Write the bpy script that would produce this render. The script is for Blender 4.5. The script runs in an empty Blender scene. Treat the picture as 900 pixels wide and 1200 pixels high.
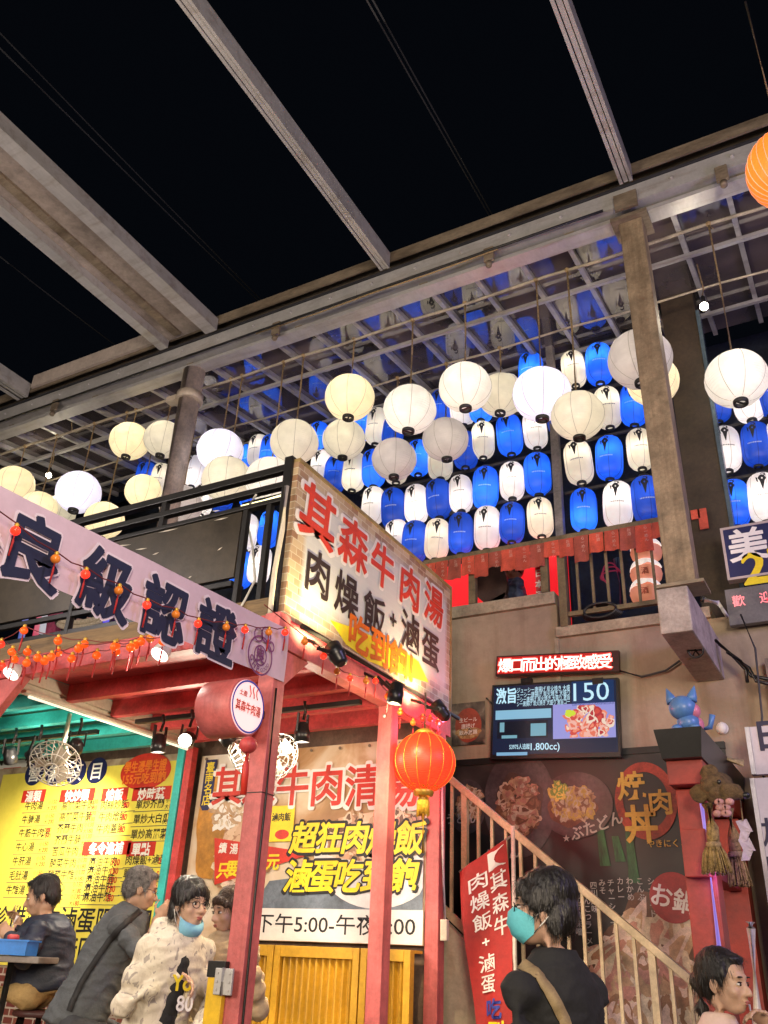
import bpy, bmesh, math, random
from mathutils import Vector as V, Matrix, noise
random.seed(11)
SC = bpy.context.scene
COL = SC.collection
# ---------------------------------------------------------------- camera
FPX = 1016.0                      # focal length in pixels of the 900x1200 photograph
PITCH, ROLL, AZ, CZ = math.radians(27.75), math.radians(2.76), math.radians(30.06), 1.43
_fh = V((-math.sin(AZ), math.cos(AZ), 0)); _r0 = V((math.cos(AZ), math.sin(AZ), 0)); Z = V((0, 0, 1))
FWD = math.cos(PITCH)*_fh + math.sin(PITCH)*Z
_u0 = -math.sin(PITCH)*_fh + math.cos(PITCH)*Z
RGT = math.cos(ROLL)*_r0 + math.sin(ROLL)*_u0
UPV = -math.sin(ROLL)*_r0 + math.cos(ROLL)*_u0
CAMP = V((0, 0, CZ))
cd = bpy.data.cameras.new('camera'); cam = bpy.data.objects.new('camera', cd); COL.objects.link(cam)
cd.sensor_fit = 'VERTICAL'; cd.sensor_height = 36; cd.lens = FPX/1200*36; cd.clip_start = .05; cd.clip_end = 500
m3 = Matrix((RGT, UPV, -FWD)).transposed()
cam.matrix_world = Matrix.Translation(CAMP) @ m3.to_4x4()
SC.camera = cam
# ---------------------------------------------------------------- world, exposure
w = bpy.data.worlds.new('World'); SC.world = w; w.use_nodes = True
bg = w.node_tree.nodes['Background']
bg.inputs[0].default_value = (.45, .62, 1, 1); bg.inputs[1].default_value = .0032      # night sky over a lit town
SC.view_settings.view_transform = 'Standard'; SC.view_settings.look = 'None'
SC.view_settings.exposure = 0; SC.view_settings.gamma = 1
SC.render.engine = 'CYCLES'
cy = SC.cycles
cy.use_denoising = True; cy.max_bounces = 6; cy.diffuse_bounces = 3; cy.glossy_bounces = 4
cy.transmission_bounces = 6; cy.transparent_max_bounces = 8
cy.sample_clamp_indirect = 3.0; cy.caustics_reflective = False; cy.caustics_refractive = False
cy.use_adaptive_sampling = True
def light(name, kind, loc, energy, col, size=.1, target=None, spot=None, blend=.6, parent=None):
    d = bpy.data.lights.new(name, kind); d.energy = energy; d.color = col
    if kind == 'AREA': d.size = size
    else: d.shadow_soft_size = size
    if spot: d.spot_size = math.radians(spot); d.spot_blend = blend
    o = bpy.data.objects.new(name, d); COL.objects.link(o); o.location = loc
    if target is not None:
        o.rotation_euler = (V(target)-V(loc)).to_track_quat('-Z', 'Y').to_euler()
    if parent is not None:
        bpy.context.view_layer.update(); o.parent = parent; o.matrix_parent_inverse = parent.matrix_world.inverted()
    return o
# lamps of the market lane behind and beside the photographer (outside the frame)
light('lane_lamp', 'AREA', (2.2, -2.2, 3.0), 430, (1, .82, .62), 1.6, (-1.5, 6, 3.4))
light('lane_lamp', 'AREA', (-4.5, -1.8, 3.0), 260, (1, .83, .66), 1.6, (-4.5, 4.5, 3.6))
light('lane_lamp', 'AREA', (3.2, 4.2, 4.2), 120, (.62, .5, 1), .9, (-.6, 6.2, 4.3))
light('lane_lamp', 'POINT', (-1.0, .6, 4.6), 170, (1, .93, .88), .4)
light('lane_lamp', 'POINT', (-6.5, 1.0, 4.4), 230, (1, .90, .88), .4)
# ---------------------------------------------------------------- helpers
def ray(px, py): return FWD*FPX + RGT*(px-450) - UPV*(py-600)
def PX(px, py, X=None, Y=None, Zz=None, W=None):
    d = ray(px, py)
    if X is not None: t = X/d.x
    elif Y is not None: t = Y/d.y
    elif Zz is not None: t = (Zz-CZ)/d.z
    else: t = W/FPX
    return CAMP + d*t
class Plane:
    """a flat panel: origin o, right vector u, up vector v, facing n"""
    def __init__(s, o, u, v):
        s.o = V(o); s.u = V(u).normalized(); s.n = s.u.cross(V(v)).normalized(); s.v = s.n.cross(s.u)
    def uv(s, px, py):
        d = ray(px, py); t = (s.o-CAMP).dot(s.n)/d.dot(s.n); p = CAMP+d*t-s.o
        return p.dot(s.u), p.dot(s.v)
    def box(s, *pts):
        q = [s.uv(*p) for p in pts]
        return min(a for a, b in q), min(b for a, b in q), max(a for a, b in q), max(b for a, b in q)
    def p(s, u, v, n=0): return s.o + s.u*u + s.v*v + s.n*n
def M(name, col, rough=.6, metal=0., var=.18, scale=6., bump=0., bscale=40., spec=.5, col2=None, stretch=None, sss=0.):
    m = bpy.data.materials.new(name); m.use_nodes = True; nt = m.node_tree; N = nt.nodes; L = nt.links
    b = N['Principled BSDF']; b.inputs['Roughness'].default_value = rough; b.inputs['Metallic'].default_value = metal
    b.inputs['Specular IOR Level'].default_value = spec
    tc = N.new('ShaderNodeTexCoord'); mp = N.new('ShaderNodeMapping'); L.new(tc.outputs['Object'], mp.inputs[0])
    if stretch: mp.inputs['Scale'].default_value = stretch
    n1 = N.new('ShaderNodeTexNoise'); n1.inputs['Scale'].default_value = scale; n1.inputs['Detail'].default_value = 6
    n1.inputs['Roughness'].default_value = .65; L.new(mp.outputs[0], n1.inputs['Vector'])
    r = N.new('ShaderNodeValToRGB'); c2 = col2 if col2 else tuple(c*(1-var*1.6) for c in col)
    c1 = col if col2 else tuple(min(1, c*(1+var*.6)) for c in col)
    r.color_ramp.elements[0].position = .33; r.color_ramp.elements[1].position = .62
    r.color_ramp.elements[0].color = (*c2, 1); r.color_ramp.elements[1].color = (*c1, 1)
    L.new(n1.outputs['Fac'], r.inputs[0])
    nf = N.new('ShaderNodeTexNoise'); nf.inputs['Scale'].default_value = scale*9; nf.inputs['Detail'].default_value = 5; nf.inputs['Roughness'].default_value = .7; L.new(mp.outputs[0], nf.inputs['Vector'])
    rf = N.new('ShaderNodeMapRange'); rf.inputs[1].default_value = .3; rf.inputs[2].default_value = .7; rf.inputs[3].default_value = 1-var*1.1; rf.inputs[4].default_value = 1+var*.5; L.new(nf.outputs['Fac'], rf.inputs[0])
    ml = N.new('ShaderNodeVectorMath'); ml.operation = 'SCALE'; L.new(r.outputs[0], ml.inputs[0]); L.new(rf.outputs[0], ml.inputs['Scale']); L.new(ml.outputs[0], b.inputs['Base Color'])
    if sss: b.inputs['Subsurface Weight'].default_value = sss; b.inputs['Subsurface Radius'].default_value = (.012, .005, .003)
    if bump:
        n2 = N.new('ShaderNodeTexNoise'); n2.inputs['Scale'].default_value = bscale; n2.inputs['Detail'].default_value = 4
        L.new(mp.outputs[0], n2.inputs['Vector'])
        bp = N.new('ShaderNodeBump'); bp.inputs['Strength'].default_value = bump; bp.inputs['Distance'].default_value = .02
        L.new(n2.outputs['Fac'], bp.inputs['Height']); L.new(bp.outputs[0], b.inputs['Normal'])
        rr = N.new('ShaderNodeMapRange'); rr.inputs[3].default_value = max(.02, rough-.12); rr.inputs[4].default_value = min(1, rough+.12)
        L.new(n1.outputs['Fac'], rr.inputs[0]); L.new(rr.outputs[0], b.inputs['Roughness'])
    return m
def streak(m, amt, sc=(7, 7, .6), lo=.45, hi=.7, tint=(.25, .17, .11)):
    """runs of dirt down a surface: a stretched noise mixed over the base colour"""
    nt = m.node_tree; N, L = nt.nodes, nt.links; b = N['Principled BSDF']; src = b.inputs['Base Color'].links[0].from_socket
    tc = N.new('ShaderNodeTexCoord'); mp = N.new('ShaderNodeMapping'); mp.inputs['Scale'].default_value = sc; L.new(tc.outputs['Object'], mp.inputs[0])
    n = N.new('ShaderNodeTexNoise'); n.inputs['Scale'].default_value = 1; n.inputs['Detail'].default_value = 7; n.inputs['Roughness'].default_value = .7; L.new(mp.outputs[0], n.inputs['Vector'])
    r = N.new('ShaderNodeMapRange'); r.inputs[1].default_value = lo; r.inputs[2].default_value = hi; r.inputs[4].default_value = amt; L.new(n.outputs['Fac'], r.inputs[0])
    mx = N.new('ShaderNodeMixRGB'); mx.blend_type = 'MULTIPLY'; L.new(r.outputs[0], mx.inputs[0]); L.new(src, mx.inputs[1]); mx.inputs[2].default_value = (*tint, 1); L.new(mx.outputs[0], b.inputs['Base Color'])
    return m
def EM(name, col, strength, base=(.5, .5, .5), rough=.6):
    m = bpy.data.materials.new(name); m.use_nodes = True; b = m.node_tree.nodes['Principled BSDF']
    b.inputs['Base Color'].default_value = (*base, 1); b.inputs['Roughness'].default_value = rough
    b.inputs['Emission Color'].default_value = (*col, 1); b.inputs['Emission Strength'].default_value = strength
    return m
def tag(o, label=None, cat=None, group=None, kind=None):
    if label: o['label'] = label
    if cat: o['category'] = cat
    if group: o['group'] = group
    if kind: o['kind'] = kind
    return o
def thing(name, label, cat, loc=(0, 0, 0), group=None):
    o = bpy.data.objects.new(name, None); COL.objects.link(o); o.location = loc; o.empty_display_size = .1
    return tag(o, label, cat, group)
def adopt(o, parent):
    if parent is not None:
        o.parent = parent
        # parents are only ever translated; subtract the chain's offset
        off = V((0, 0, 0)); q = parent
        while q is not None:
            off += V(q.location) + (q.matrix_parent_inverse.translation if q.parent else V((0, 0, 0))); q = q.parent
        o.matrix_parent_inverse = Matrix.Translation(-off)
    return o
def link(name, me, parent=None):
    o = bpy.data.objects.new(name, me); COL.objects.link(o); adopt(o, parent); return o
def dup(root, loc, label=None, group=None):
    r = root.copy(); COL.objects.link(r); r.location = loc
    if label: r['label'] = label
    if group: r['group'] = group
    for ch in list(root.children):
        if ch.type == 'LIGHT' or ch.name.startswith('cord'): continue     # every lantern gets its own cord and bulb
        c = ch.copy(); COL.objects.link(c); c.parent = r
        for g in list(ch.children):
            d = g.copy(); COL.objects.link(d); d.parent = c
    return r
def basis(d):
    d = V(d).normalized(); a = V((0, 0, 1)) if abs(d.z) < .95 else V((1, 0, 0))
    x = d.cross(a).normalized(); return x, x.cross(d).normalized(), d
class MB:
    def __init__(s): s.bm = bmesh.new(); s.mi = 0
    def _f(s, vs, smooth=False):
        try:
            f = s.bm.faces.new(vs); f.material_index = s.mi; f.smooth = smooth; return f
        except ValueError: return None
    def boxc(s, c, size, R=None, bev=0):
        c = V(c); h = V(size)/2; vs = []
        for i in (-1, 1):
            for j in (-1, 1):
                for k in (-1, 1):
                    q = V((i*h.x, j*h.y, k*h.z)); q = R @ q if R is not None else q; vs.append(s.bm.verts.new(c+q))
        fs = [s._f([vs[i] for i in a]) for a in ((0, 1, 3, 2), (4, 6, 7, 5), (0, 4, 5, 1), (2, 3, 7, 6), (0, 2, 6, 4), (1, 5, 7, 3))]
        if bev:
            es = list({e for f in fs for e in f.edges})
            bmesh.ops.bevel(s.bm, geom=es, offset=bev, segments=2, affect='EDGES', profile=.6)
        return s
    def box(s, a, b, bev=0):
        a, b = V(a), V(b); return s.boxc((a+b)/2, [abs(q) for q in (b-a)], None, bev)
    def bar(s, a, b, wd, ht, up=Z, bev=0):
        """rectangular bar from a to b, wd wide, ht high"""
        a, b = V(a), V(b); y = (b-a); L_ = y.length; y.normalize(); up = V(up)
        x = y.cross(up).normalized(); z = x.cross(y)
        return s.boxc((a+b)/2, (wd, L_, ht), Matrix((x, y, z)).transposed(), bev)
    def tube(s, pts, r, n=8, smooth=True, caps=True):
        pts = [V(p) for p in pts]; rings = []
        rs = r if isinstance(r, (list, tuple)) else [r]*len(pts)
        ref = None
        for i, p in enumerate(pts):
            d = (pts[min(i+1, len(pts)-1)]-pts[max(i-1, 0)])
            if d.length < 1e-9: d = V((0, 0, 1))
            d.normalize()
            if ref is None: x, y, _ = basis(d)
            else:
                x = (ref - d*ref.dot(d)).normalized(); y = d.cross(x)
            ref = x
            rings.append([s.bm.verts.new(p+(x*math.cos(2*math.pi*k/n)+y*math.sin(2*math.pi*k/n))*rs[i]) for k in range(n)])
        for a, b in zip(rings, rings[1:]):
            for k in range(n): s._f((a[k], a[(k+1) % n], b[(k+1) % n], b[k]), smooth)
        if caps: s._f(rings[0][::-1]); s._f(rings[-1])
        return s
    def lathe(s, prof, c=(0, 0, 0), axis=Z, n=24, smooth=True, capa=True, capb=True):
        """prof: (radius, height along axis)"""
        c = V(c); x, y, d = basis(axis); rings = []
        for r, h in prof:
            rings.append([s.bm.verts.new(c+d*h+(x*math.cos(2*math.pi*k/n)+y*math.sin(2*math.pi*k/n))*max(r, 1e-4)) for k in range(n)])
        for a, b in zip(rings, rings[1:]):
            for k in range(n): s._f((a[k], a[(k+1) % n], b[(k+1) % n], b[k]), smooth)
        if capa: s._f(rings[0][::-1])
        if capb: s._f(rings[-1])
        return s
    def ell(s, c, r, R=None, n=16, m=10, smooth=True):
        c = V(c); rx, ry, rz = r if isinstance(r, (list, tuple)) else (r, r, r); rings = []
        def pt(a, b):
            q = V((rx*math.sin(b)*math.cos(a), ry*math.sin(b)*math.sin(a), rz*math.cos(b))); return c+(R @ q if R is not None else q)
        top = s.bm.verts.new(pt(0, 0)); bot = s.bm.verts.new(pt(0, math.pi))
        for j in range(1, m): rings.append([s.bm.verts.new(pt(2*math.pi*k/n, math.pi*j/m)) for k in range(n)])
        for k in range(n):
            s._f((top, rings[0][k], rings[0][(k+1) % n]), smooth); s._f((bot, rings[-1][(k+1) % n], rings[-1][k]), smooth)
        for a, b in zip(rings, rings[1:]):
            for k in range(n): s._f((a[k], b[k], b[(k+1) % n], a[(k+1) % n]), smooth)
        return s
    def prism(s, pts, off):
        """closed polygon pts extruded by vector off"""
        pts = [V(p) for p in pts]; off = V(off)
        a = [s.bm.verts.new(p) for p in pts]; b = [s.bm.verts.new(p+off) for p in pts]; n = len(pts)
        s._f(a[::-1]); s._f(b)
        for k in range(n): s._f((a[k], a[(k+1) % n], b[(k+1) % n], b[k]))
        return s
    def face(s, pts): s._f([s.bm.verts.new(V(p)) for p in pts]); return s
    def panel(s, P, box, n0=0, n1=.002):
        u0, v0, u1, v1 = box
        return s.prism([P.p(u0, v0, n0), P.p(u1, v0, n0), P.p(u1, v1, n0), P.p(u0, v1, n0)], P.n*(n1-n0))
    def disc(s, P, c, ru, rv, n0, n1, k=40, a0=0, a1=2*math.pi):
        return s.prism([P.p(c[0]+ru*math.cos(a0+(a1-a0)*i/k), c[1]+rv*math.sin(a0+(a1-a0)*i/k), n0) for i in range(k)], P.n*(n1-n0))
    def ringflat(s, P, c, r0, r1, n0, n1, k=48, asp=1):
        for i in range(k):
            a, b = 2*math.pi*i/k, 2*math.pi*(i+1)/k
            q = [P.p(c[0]+r*asp*math.cos(t), c[1]+r*math.sin(t), n1) for r, t in ((r0, a), (r1, a), (r1, b), (r0, b))]
            s.face(q)
        return s
    def build(s, name, mat, parent=None, recalc=True, label=None):
        if recalc: bmesh.ops.recalc_face_normals(s.bm, faces=s.bm.faces)
        me = bpy.data.meshes.new(name); s.bm.to_mesh(me); s.bm.free()
        for m_ in (mat if isinstance(mat, (list, tuple)) else [mat]): me.materials.append(m_)
        o = link(name, me, parent)
        if label: o['label'] = label
        return o
# ---- lettering: font curves turned into meshes and laid on a Plane
_tc = bpy.data.curves.new('lettering', 'FONT'); _to = bpy.data.objects.new('lettering', _tc); COL.objects.link(_to)
_tcache = {}
def glyphs(txt, bold):
    k = (txt, bold)
    if k not in _tcache:
        _tc.body = txt; _tc.offset = bold; _tc.resolution_u = 3
        dg = bpy.context.evaluated_depsgraph_get(); dg.update()
        me = bpy.data.meshes.new_from_object(_to.evaluated_get(dg))
        vs = [tuple(v.co) for v in me.vertices]; fs = [tuple(p.vertices) for p in me.polygons]
        bpy.data.meshes.remove(me)
        x0 = min(v[0] for v in vs); x1 = max(v[0] for v in vs); y0 = min(v[1] for v in vs); y1 = max(v[1] for v in vs)
        _tcache[k] = (vs, fs, x0, x1, y0, y1)
    return _tcache[k]
class TX:
    """collects writing on one plane, as one mesh"""
    def __init__(s, P, n=.004): s.P = P; s.n = n; s.bm = bmesh.new()
    def fit(s, txt, box, bold=0., slant=0., rot=0.):
        off = min(bold, .012); sh = bold-off; u0, v0, u1, v1 = box
        vs, fs, x0, x1, y0, y1 = glyphs(txt, off)
        kx, ky = (u1-u0)/(x1-x0), (v1-v0)/max(1e-6, y1-y0); nlen = max(1, len(txt)*.92)
        em = min(kx, ky) if y1-y0 > .3 else kx
        cu, cv = (u0+u1)/2, (v0+v1)/2; cr, sr = math.cos(rot), math.sin(rot)
        steps = [(0, 0)] if sh <= 0 else [(0, 0)]+[(math.cos(a)*sh*em, math.sin(a)*sh*em) for a in [2*math.pi*q/(8 if sh > .03 else 6) for q in range(8 if sh > .03 else 6)]]
        for si, (dx, dy) in enumerate(steps):
            nv = []; nn = s.n+si*.00012
            for x, y, _ in vs:
                a = u0+(x-x0)*kx; b = v0+(y-y0)*ky; a += slant*(b-v0)
                a, b = cu+(a-cu)*cr-(b-cv)*sr+dx, cv+(a-cu)*sr+(b-cv)*cr+dy
                nv.append(s.bm.verts.new(s.P.p(a, b, nn)))
            for f in fs:
                try: s.bm.faces.new([nv[i] for i in f])
                except ValueError: pass
        return s
    def at(s, txt, u, v, h, bold=0., align='l', wide=1., slant=0., rot=0.):
        """h = size of a full CJK character"""
        vs, fs, x0, x1, y0, y1 = glyphs(txt, bold); k = h/.92
        wd = (x1-x0)*k*wide; u0 = u if align == 'l' else (u-wd/2 if align == 'c' else u-wd)
        return s.fit(txt, (u0, v+y0*k, u0+wd, v+y1*k), bold, slant, rot)
    def column(s, txt, u, vtop, h, step=None, bold=0., wide=1., slant=0.):
        for i, ch in enumerate(txt):
            if ch != ' ': s.at(ch, u, vtop-(i+1)*(step or h*1.08)+h*.12, h, bold, 'c', wide, slant)
        return s
    def build(s, name, mat, parent=None, label=None):
        me = bpy.data.meshes.new(name); s.bm.to_mesh(me); s.bm.free(); me.materials.append(mat)
        return link(name, me, parent)
ORD = ['first', 'second', 'third', 'fourth', 'fifth', 'sixth', 'seventh', 'eighth', 'ninth', 'tenth', 'eleventh', 'twelfth',
       'thirteenth', 'fourteenth', 'fifteenth', 'sixteenth', 'seventeenth', 'eighteenth', 'nineteenth', 'twentieth', 'twenty-first', 'twenty-second', 'twenty-third', 'twenty-fourth', 'twenty-fifth', 'twenty-sixth', 'twenty-seventh', 'twenty-eighth']
# ---------------------------------------------------------------- materials
steel = M('galvanised_steel', (.50, .485, .47), .4, .35, .09, 5, .04, 30, stretch=(1, .35, 1))
steel_dk = M('stained_steel', (.27, .215, .15), .55, .3, .22, 6, .1, 30, stretch=(.4, 1, 1))
post_tan = M('painted_post', (.30, .225, .14), .6, .1, .25, 5, .15, 50)
black = M('black_metal', (.018, .017, .016), .4, .3, .2, 6)
blackp = M('black_plastic', (.012, .012, .013), .35, 0, .2, 10)
red_paint = M('red_paint', (.55, .06, .06), .5, 0, .25, 5, .08, 60)
pink_paint = M('faded_red_paint', (.54, .125, .12), .5, 0, .2, 3, .08, 70)
teal_paint = M('teal_paint', (.05, .50, .47), .5, 0, .15, 5, .05, 60)
white_p = M('white_print', (.78, .76, .72), .5, 0, .05, 4)
cream = M('cream_paint', (.62, .55, .42), .55, 0, .12, 5)
gold = M('gold_thread', (.75, .45, .06), .4, .4, .15, 30)
rope = M('straw_rope', (.36, .25, .12), .9, 0, .35, 60, .4, 150)
ink = M('black_ink', (.012, .012, .016), .6, 0, .1, 8)
navy = M('navy_print', (.012, .016, .085), .5, 0, .1, 8)
red_ink = M('red_ink', (.62, .035, .02), .5, 0, .15, 9)
yellow_ink = M('yellow_ink', (.86, .68, .02), .5, 0, .08, 9)
white_ink = M('white_ink', (.82, .80, .76), .5, 0, .05, 9)
orange_ink = M('orange_ink', (.80, .20, .02), .5, 0, .1, 9)
streak(steel, .55, (1.2, 9, 9), .5, .72, (.42, .30, .2)); streak(steel_dk, .6, (1.5, 8, 6)); streak(post_tan, .5, (14, 14, .8)); streak(pink_paint, .45, (22, 22, 1.5), .48, .72, (.5, .3, .28)); streak(red_paint, .4, (2, 9, 9), .5, .72, (.45, .3, .3))
lamp_white = EM('lamp_face', (1, .93, .8), 14)
lamp_hot = EM('bare_bulb', (1, .9, .72), 22)
# ================================================================ ground and concrete building
asph = M('lane_asphalt', (.055, .052, .05), .8, 0, .3, 2, .3, 120)
tag(MB().box((-60, -60, -.3), (60, 60, 0)).build('ground', asph), kind='structure')
conc = M('stained_concrete', (.38, .30, .215), .85, 0, .12, 1.1, .22, 22)
streak(conc, .55, (5, 5, .45), .5, .74, (.5, .38, .28))
conc_lt = M('pale_concrete_edge', (.42, .35, .25), .8, 0, .25, 4, .2, 30)
YB = 7.0
bld = thing('concrete_building', 'bare tan concrete shop building with an upper balcony behind the stairs', 'building', (-1.9, YB, 0))
m = MB(); m.box((-3.9, YB, 0), (-2.235, YB+.22, 4.36)); m.box((-2.235, YB, 0), (-.34, YB+.22, 4.04)); m.build('wall', conc, bld)
m = MB(); m.box((-3.9, YB-.05, 4.36), (-2.235, YB+.30, 4.47)); m.box((-2.235, YB-.05, 4.04), (-.95, YB+.30, 4.13))
m.box((-2.262, YB-.022, 2.95), (-2.225, YB-.002, 4.04)); m.build('ledge', conc_lt, bld)
m = MB(); m.box((-3.9, YB+.31, 3.95), (1.4, 9.4, 4.08)); m.build('balcony_floor', conc, bld)
# projecting beam end that carries the roof post
m = MB(); m.box((-1.13, 5.80, 3.53), (-.915, YB-.002, 3.86), .012); m.build('beam_end', M('plastered_beam', (.42, .36, .33), .75, 0, .25, 5, .15, 30), bld)
# upper storey: dark side column, back wall, ceiling edge
dkbrown = M('dark_brown_cladding', (.045, .030, .018), .6, 0, .3, 4, .1, 30)
m = MB(); m.box((-1.06, 7.32, 4.09), (-.74, 7.62, 8.2)); m.build('column', dkbrown, bld)
m = MB(); m.box((-.735, 7.30, 4.09), (-.70, 7.42, 7.4)); m.build('column_trim', M('glass_edge_trim', (.14, .2, .24), .25, .5, .2, 5), bld)
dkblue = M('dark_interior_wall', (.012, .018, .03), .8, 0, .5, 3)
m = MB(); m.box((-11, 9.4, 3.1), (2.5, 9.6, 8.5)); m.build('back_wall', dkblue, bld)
m = MB(); m.box((-2.395, 7.60, 4.09), (-2.315, 7.68, 7.9)); m.build('inner_post', M('grey_post', (.22, .2, .19), .6, .2, .25, 6), bld)
m = MB(); m.box((-.52, 7.02, 4.6), (2.2, 7.10, 4.67)); m.boxc((.8, 7.4, 4.36), (2.5, .7, .03), Matrix.Rotation(math.radians(-12), 3, 'X'))
m.build('awning', steel_dk, bld)
m = MB(); m.box((-.34, YB+.10, 0), (2.4, YB+.3, 3.95)); m.build('side_wall', M('mustard_ribbed_wall', (.33, .24, .03), .6, 0, .2, 6, .25, 8, stretch=(.2, .2, 14)), bld)
m = MB(); m.box((-.60, 6.86, 0), (-.34, YB-.002, 3.62)); m.build('pilaster', M('weathered_pilaster', (.26, .20, .16), .8, 0, .3, 3, .2, 25, stretch=(3, 3, .6)), bld)
# ================================================================ steel roof frame
YF = 5.85
frame = thing('steel_canopy', 'grey steel roof frame with open girders against the night sky and a glazed lean-to', 'canopy', (-3.4, YF, 0))
def prof_x(P2, x0, x1, name, mat, dz=0):       # profile (y,z) extruded along x
    MB().prism([(x0, y, z) for y, z in P2], (x1-x0, 0, 0)).build(name, mat, frame)
X0, X1 = -11.5, 2.6
def cbeam(x0, x1):
    prof_x([(5.70, 7.80), (5.70, 7.92), (5.98, 7.92), (5.98, 7.905), (5.72, 7.905), (5.72, 7.80)], x0, x1, 'top_flange', steel_dk)
    prof_x([(5.72, 7.70), (5.721, 7.72), (5.90, 7.72), (5.90, 7.904), (5.98, 7.904), (5.98, 7.70)], x0, x1, 'web', M('shadowed_web', (.035, .035, .04), .6, .2, .2, 4))  # web and soffit near black: the recess shade is put into their colour
    prof_x([(5.74, 7.50), (5.74, 7.695), (5.755, 7.695), (5.755, 7.515), (5.97, 7.515), (5.97, 7.69), (5.985, 7.69), (5.985, 7.50)], x0, x1, 'gutter', steel)
    prof_x([(5.80, 7.40), (5.80, 7.44), (5.96, 7.44), (5.96, 7.40)], x0, x1, 'lower_flange', steel)
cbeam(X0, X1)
for k in range(9):
    x = -10.6+k*1.5
    MB().box((x, 5.84, 7.441), (x+.09, 5.93, 7.499)).build('beam_spacer', steel_dk, frame)
def girder(x, wd, z0, z1, name='girder'):      # paired channel along y, beyond the camera
    m = MB(); y0, y1 = -3, 5.692
    m.box((x-wd/2, y0, z0), (x-wd/2+.012, y1, z1)); m.box((x+wd/2-.012, y0, z0), (x+wd/2, y1, z1))
    m.box((x-wd/2+.0121, y0, z0), (x-.25*wd, y1, z0+.012)); m.box((x+.25*wd, y0, z0), (x+wd/2-.0121, y1, z0+.012))
    m.box((x-wd/2+.0121, y0, z1-.03), (x+wd/2-.0121, y1, z1-.015)); m.box((x-.02, y0, z0+.01), (x+.02, y1, z1-.031))
    m.build(name, steel, frame)
girder(-.97, .115, 7.70, 7.90); girder(-3.42, .105, 7.70, 7.90); girder(-8.75, .2, 7.72, 7.92)
# wide double girder with a pan between
m = MB()
for xa, xb in ((-5.74, -5.58), (-6.42, -6.30)):
    m.box((xa, -3, 7.70), (xb, 5.692, 7.715)); m.box((xa, -3, 7.716), (xa+.014, 5.692, 7.86)); m.box((xb-.014, -3, 7.716), (xb, 5.692, 7.86))
m.build('wide_girder', steel, frame)
m = MB(); m.box((-6.299, -3, 7.80), (-5.741, 5.692, 7.815)); m.build('girder_pan', M('warm_sheet', (.36, .30, .26), .6, .2, .25, 2, .05, 20), frame)
m = MB(); m.box((-6.16, -3, 7.77), (-6.06, 5.63, 7.799)); m.build('pan_rib', steel_dk, frame)
m = MB(); m.box((-8.6, 5.66, 7.83), (-6.45, 5.695, 8.02)); m.build('fascia_plate', M('pale_fascia', (.5, .42, .36), .6, .1, .15, 3), frame)
# posts
m = MB(); m.bar((-.955, 5.9, 3.865), (-1.0, 5.9, 7.39), .20, .18, up=(0, 1, 0), bev=.008); pst = m.build('post', post_tan, frame)
MB().box((-1.12, 5.78, 3.861), (-.80, 6.04, 3.885)).build('base_plate', steel_dk, frame)
MB().box((-1.16, 5.75, 7.36), (-.84, 6.05, 7.395)).build('cap_plate', steel_dk, frame)
MB().box((-1.10, 5.70, 7.42), (-.9, 5.729, 7.60)).build('splice_plate', steel_dk, frame)
m = MB(); m.tube([(-6.03, 5.9, 3.15), (-6.02, 5.9, 7.4)], .125, 20); m.build('round_post', M('brown_pipe_paint', (.72, .60, .48), .5, 0, .25, 4, .1, 30), frame)
m = MB(); m.lathe([(.15, 0), (.15, .1)], (-6.02, 5.9, 6.98), Z, 20); m.boxc((-6.2, 5.84, 7.02), (.14, .1, .07)); m.build('post_clamp', M('clamp_paint', (.5, .42, .33), .5, .1, .2, 8), frame)
# glazed lean-to: rafters, cross rails, panes
def roofz(y): return 7.47+(y-5.95)*.145
m = None
xs = [-11+.47*k for k in range(29)]
for x in xs:
    m = MB(); m.bar((x, 5.99, roofz(5.99)-.01), (x, 8.25, roofz(8.25)-.01), .045, .06); m.build('rafter', steel, frame)
for y in (6.62, 7.75):
    m = MB(); m.box((X0, y-.02, roofz(y)-.085), (X1, y+.02, roofz(y)-.045)); m.build('cross_rail', steel, frame)
glass = bpy.data.materials.new('smoked_glazing'); glass.use_nodes = True
nt = glass.node_tree; b = nt.nodes['Principled BSDF']
b.inputs['Base Color'].default_value = (.05, .045, .05, 1); b.inputs['Roughness'].default_value = .035; b.inputs['IOR'].default_value = 2.3
tx = nt.nodes.new('ShaderNodeTexNoise'); tx.inputs['Scale'].default_value = 1.4; tx.inputs['Detail'].default_value = 5
rp = nt.nodes.new('ShaderNodeValToRGB'); rp.color_ramp.elements[0].color = (.045, .04, .045, 1); rp.color_ramp.elements[1].color = (.17, .13, .13, 1)
rp.color_ramp.elements[0].position = .35; rp.color_ramp.elements[1].position = .75
tcg = nt.nodes.new('ShaderNodeTexCoord'); nt.links.new(tcg.outputs['Object'], tx.inputs['Vector'])
nt.links.new(tx.outputs['Fac'], rp.inputs[0]); nt.links.new(rp.outputs[0], b.inputs['Base Color'])
n2 = nt.nodes.new('ShaderNodeTexNoise'); n2.inputs['Scale'].default_value = 3; bp = nt.nodes.new('ShaderNodeBump'); bp.inputs['Strength'].default_value = .03; bp.inputs['Distance'].default_value = .03
nt.links.new(tcg.outputs['Object'], n2.inputs['Vector']); nt.links.new(n2.outputs['Fac'], bp.inputs['Height']); nt.links.new(bp.outputs[0], b.inputs['Normal'])
for i, x in enumerate(xs[:-1]):
    m = MB(); y0, y1 = 5.99, 8.25
    m.prism([(x+.025, y0, roofz(y0)+.022), (x+.445, y0, roofz(y0)+.022), (x+.445, y1, roofz(y1)+.022), (x+.025, y1, roofz(y1)+.022)], (0, 0, .008))
    m.build('roof_pane', glass, frame)
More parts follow.
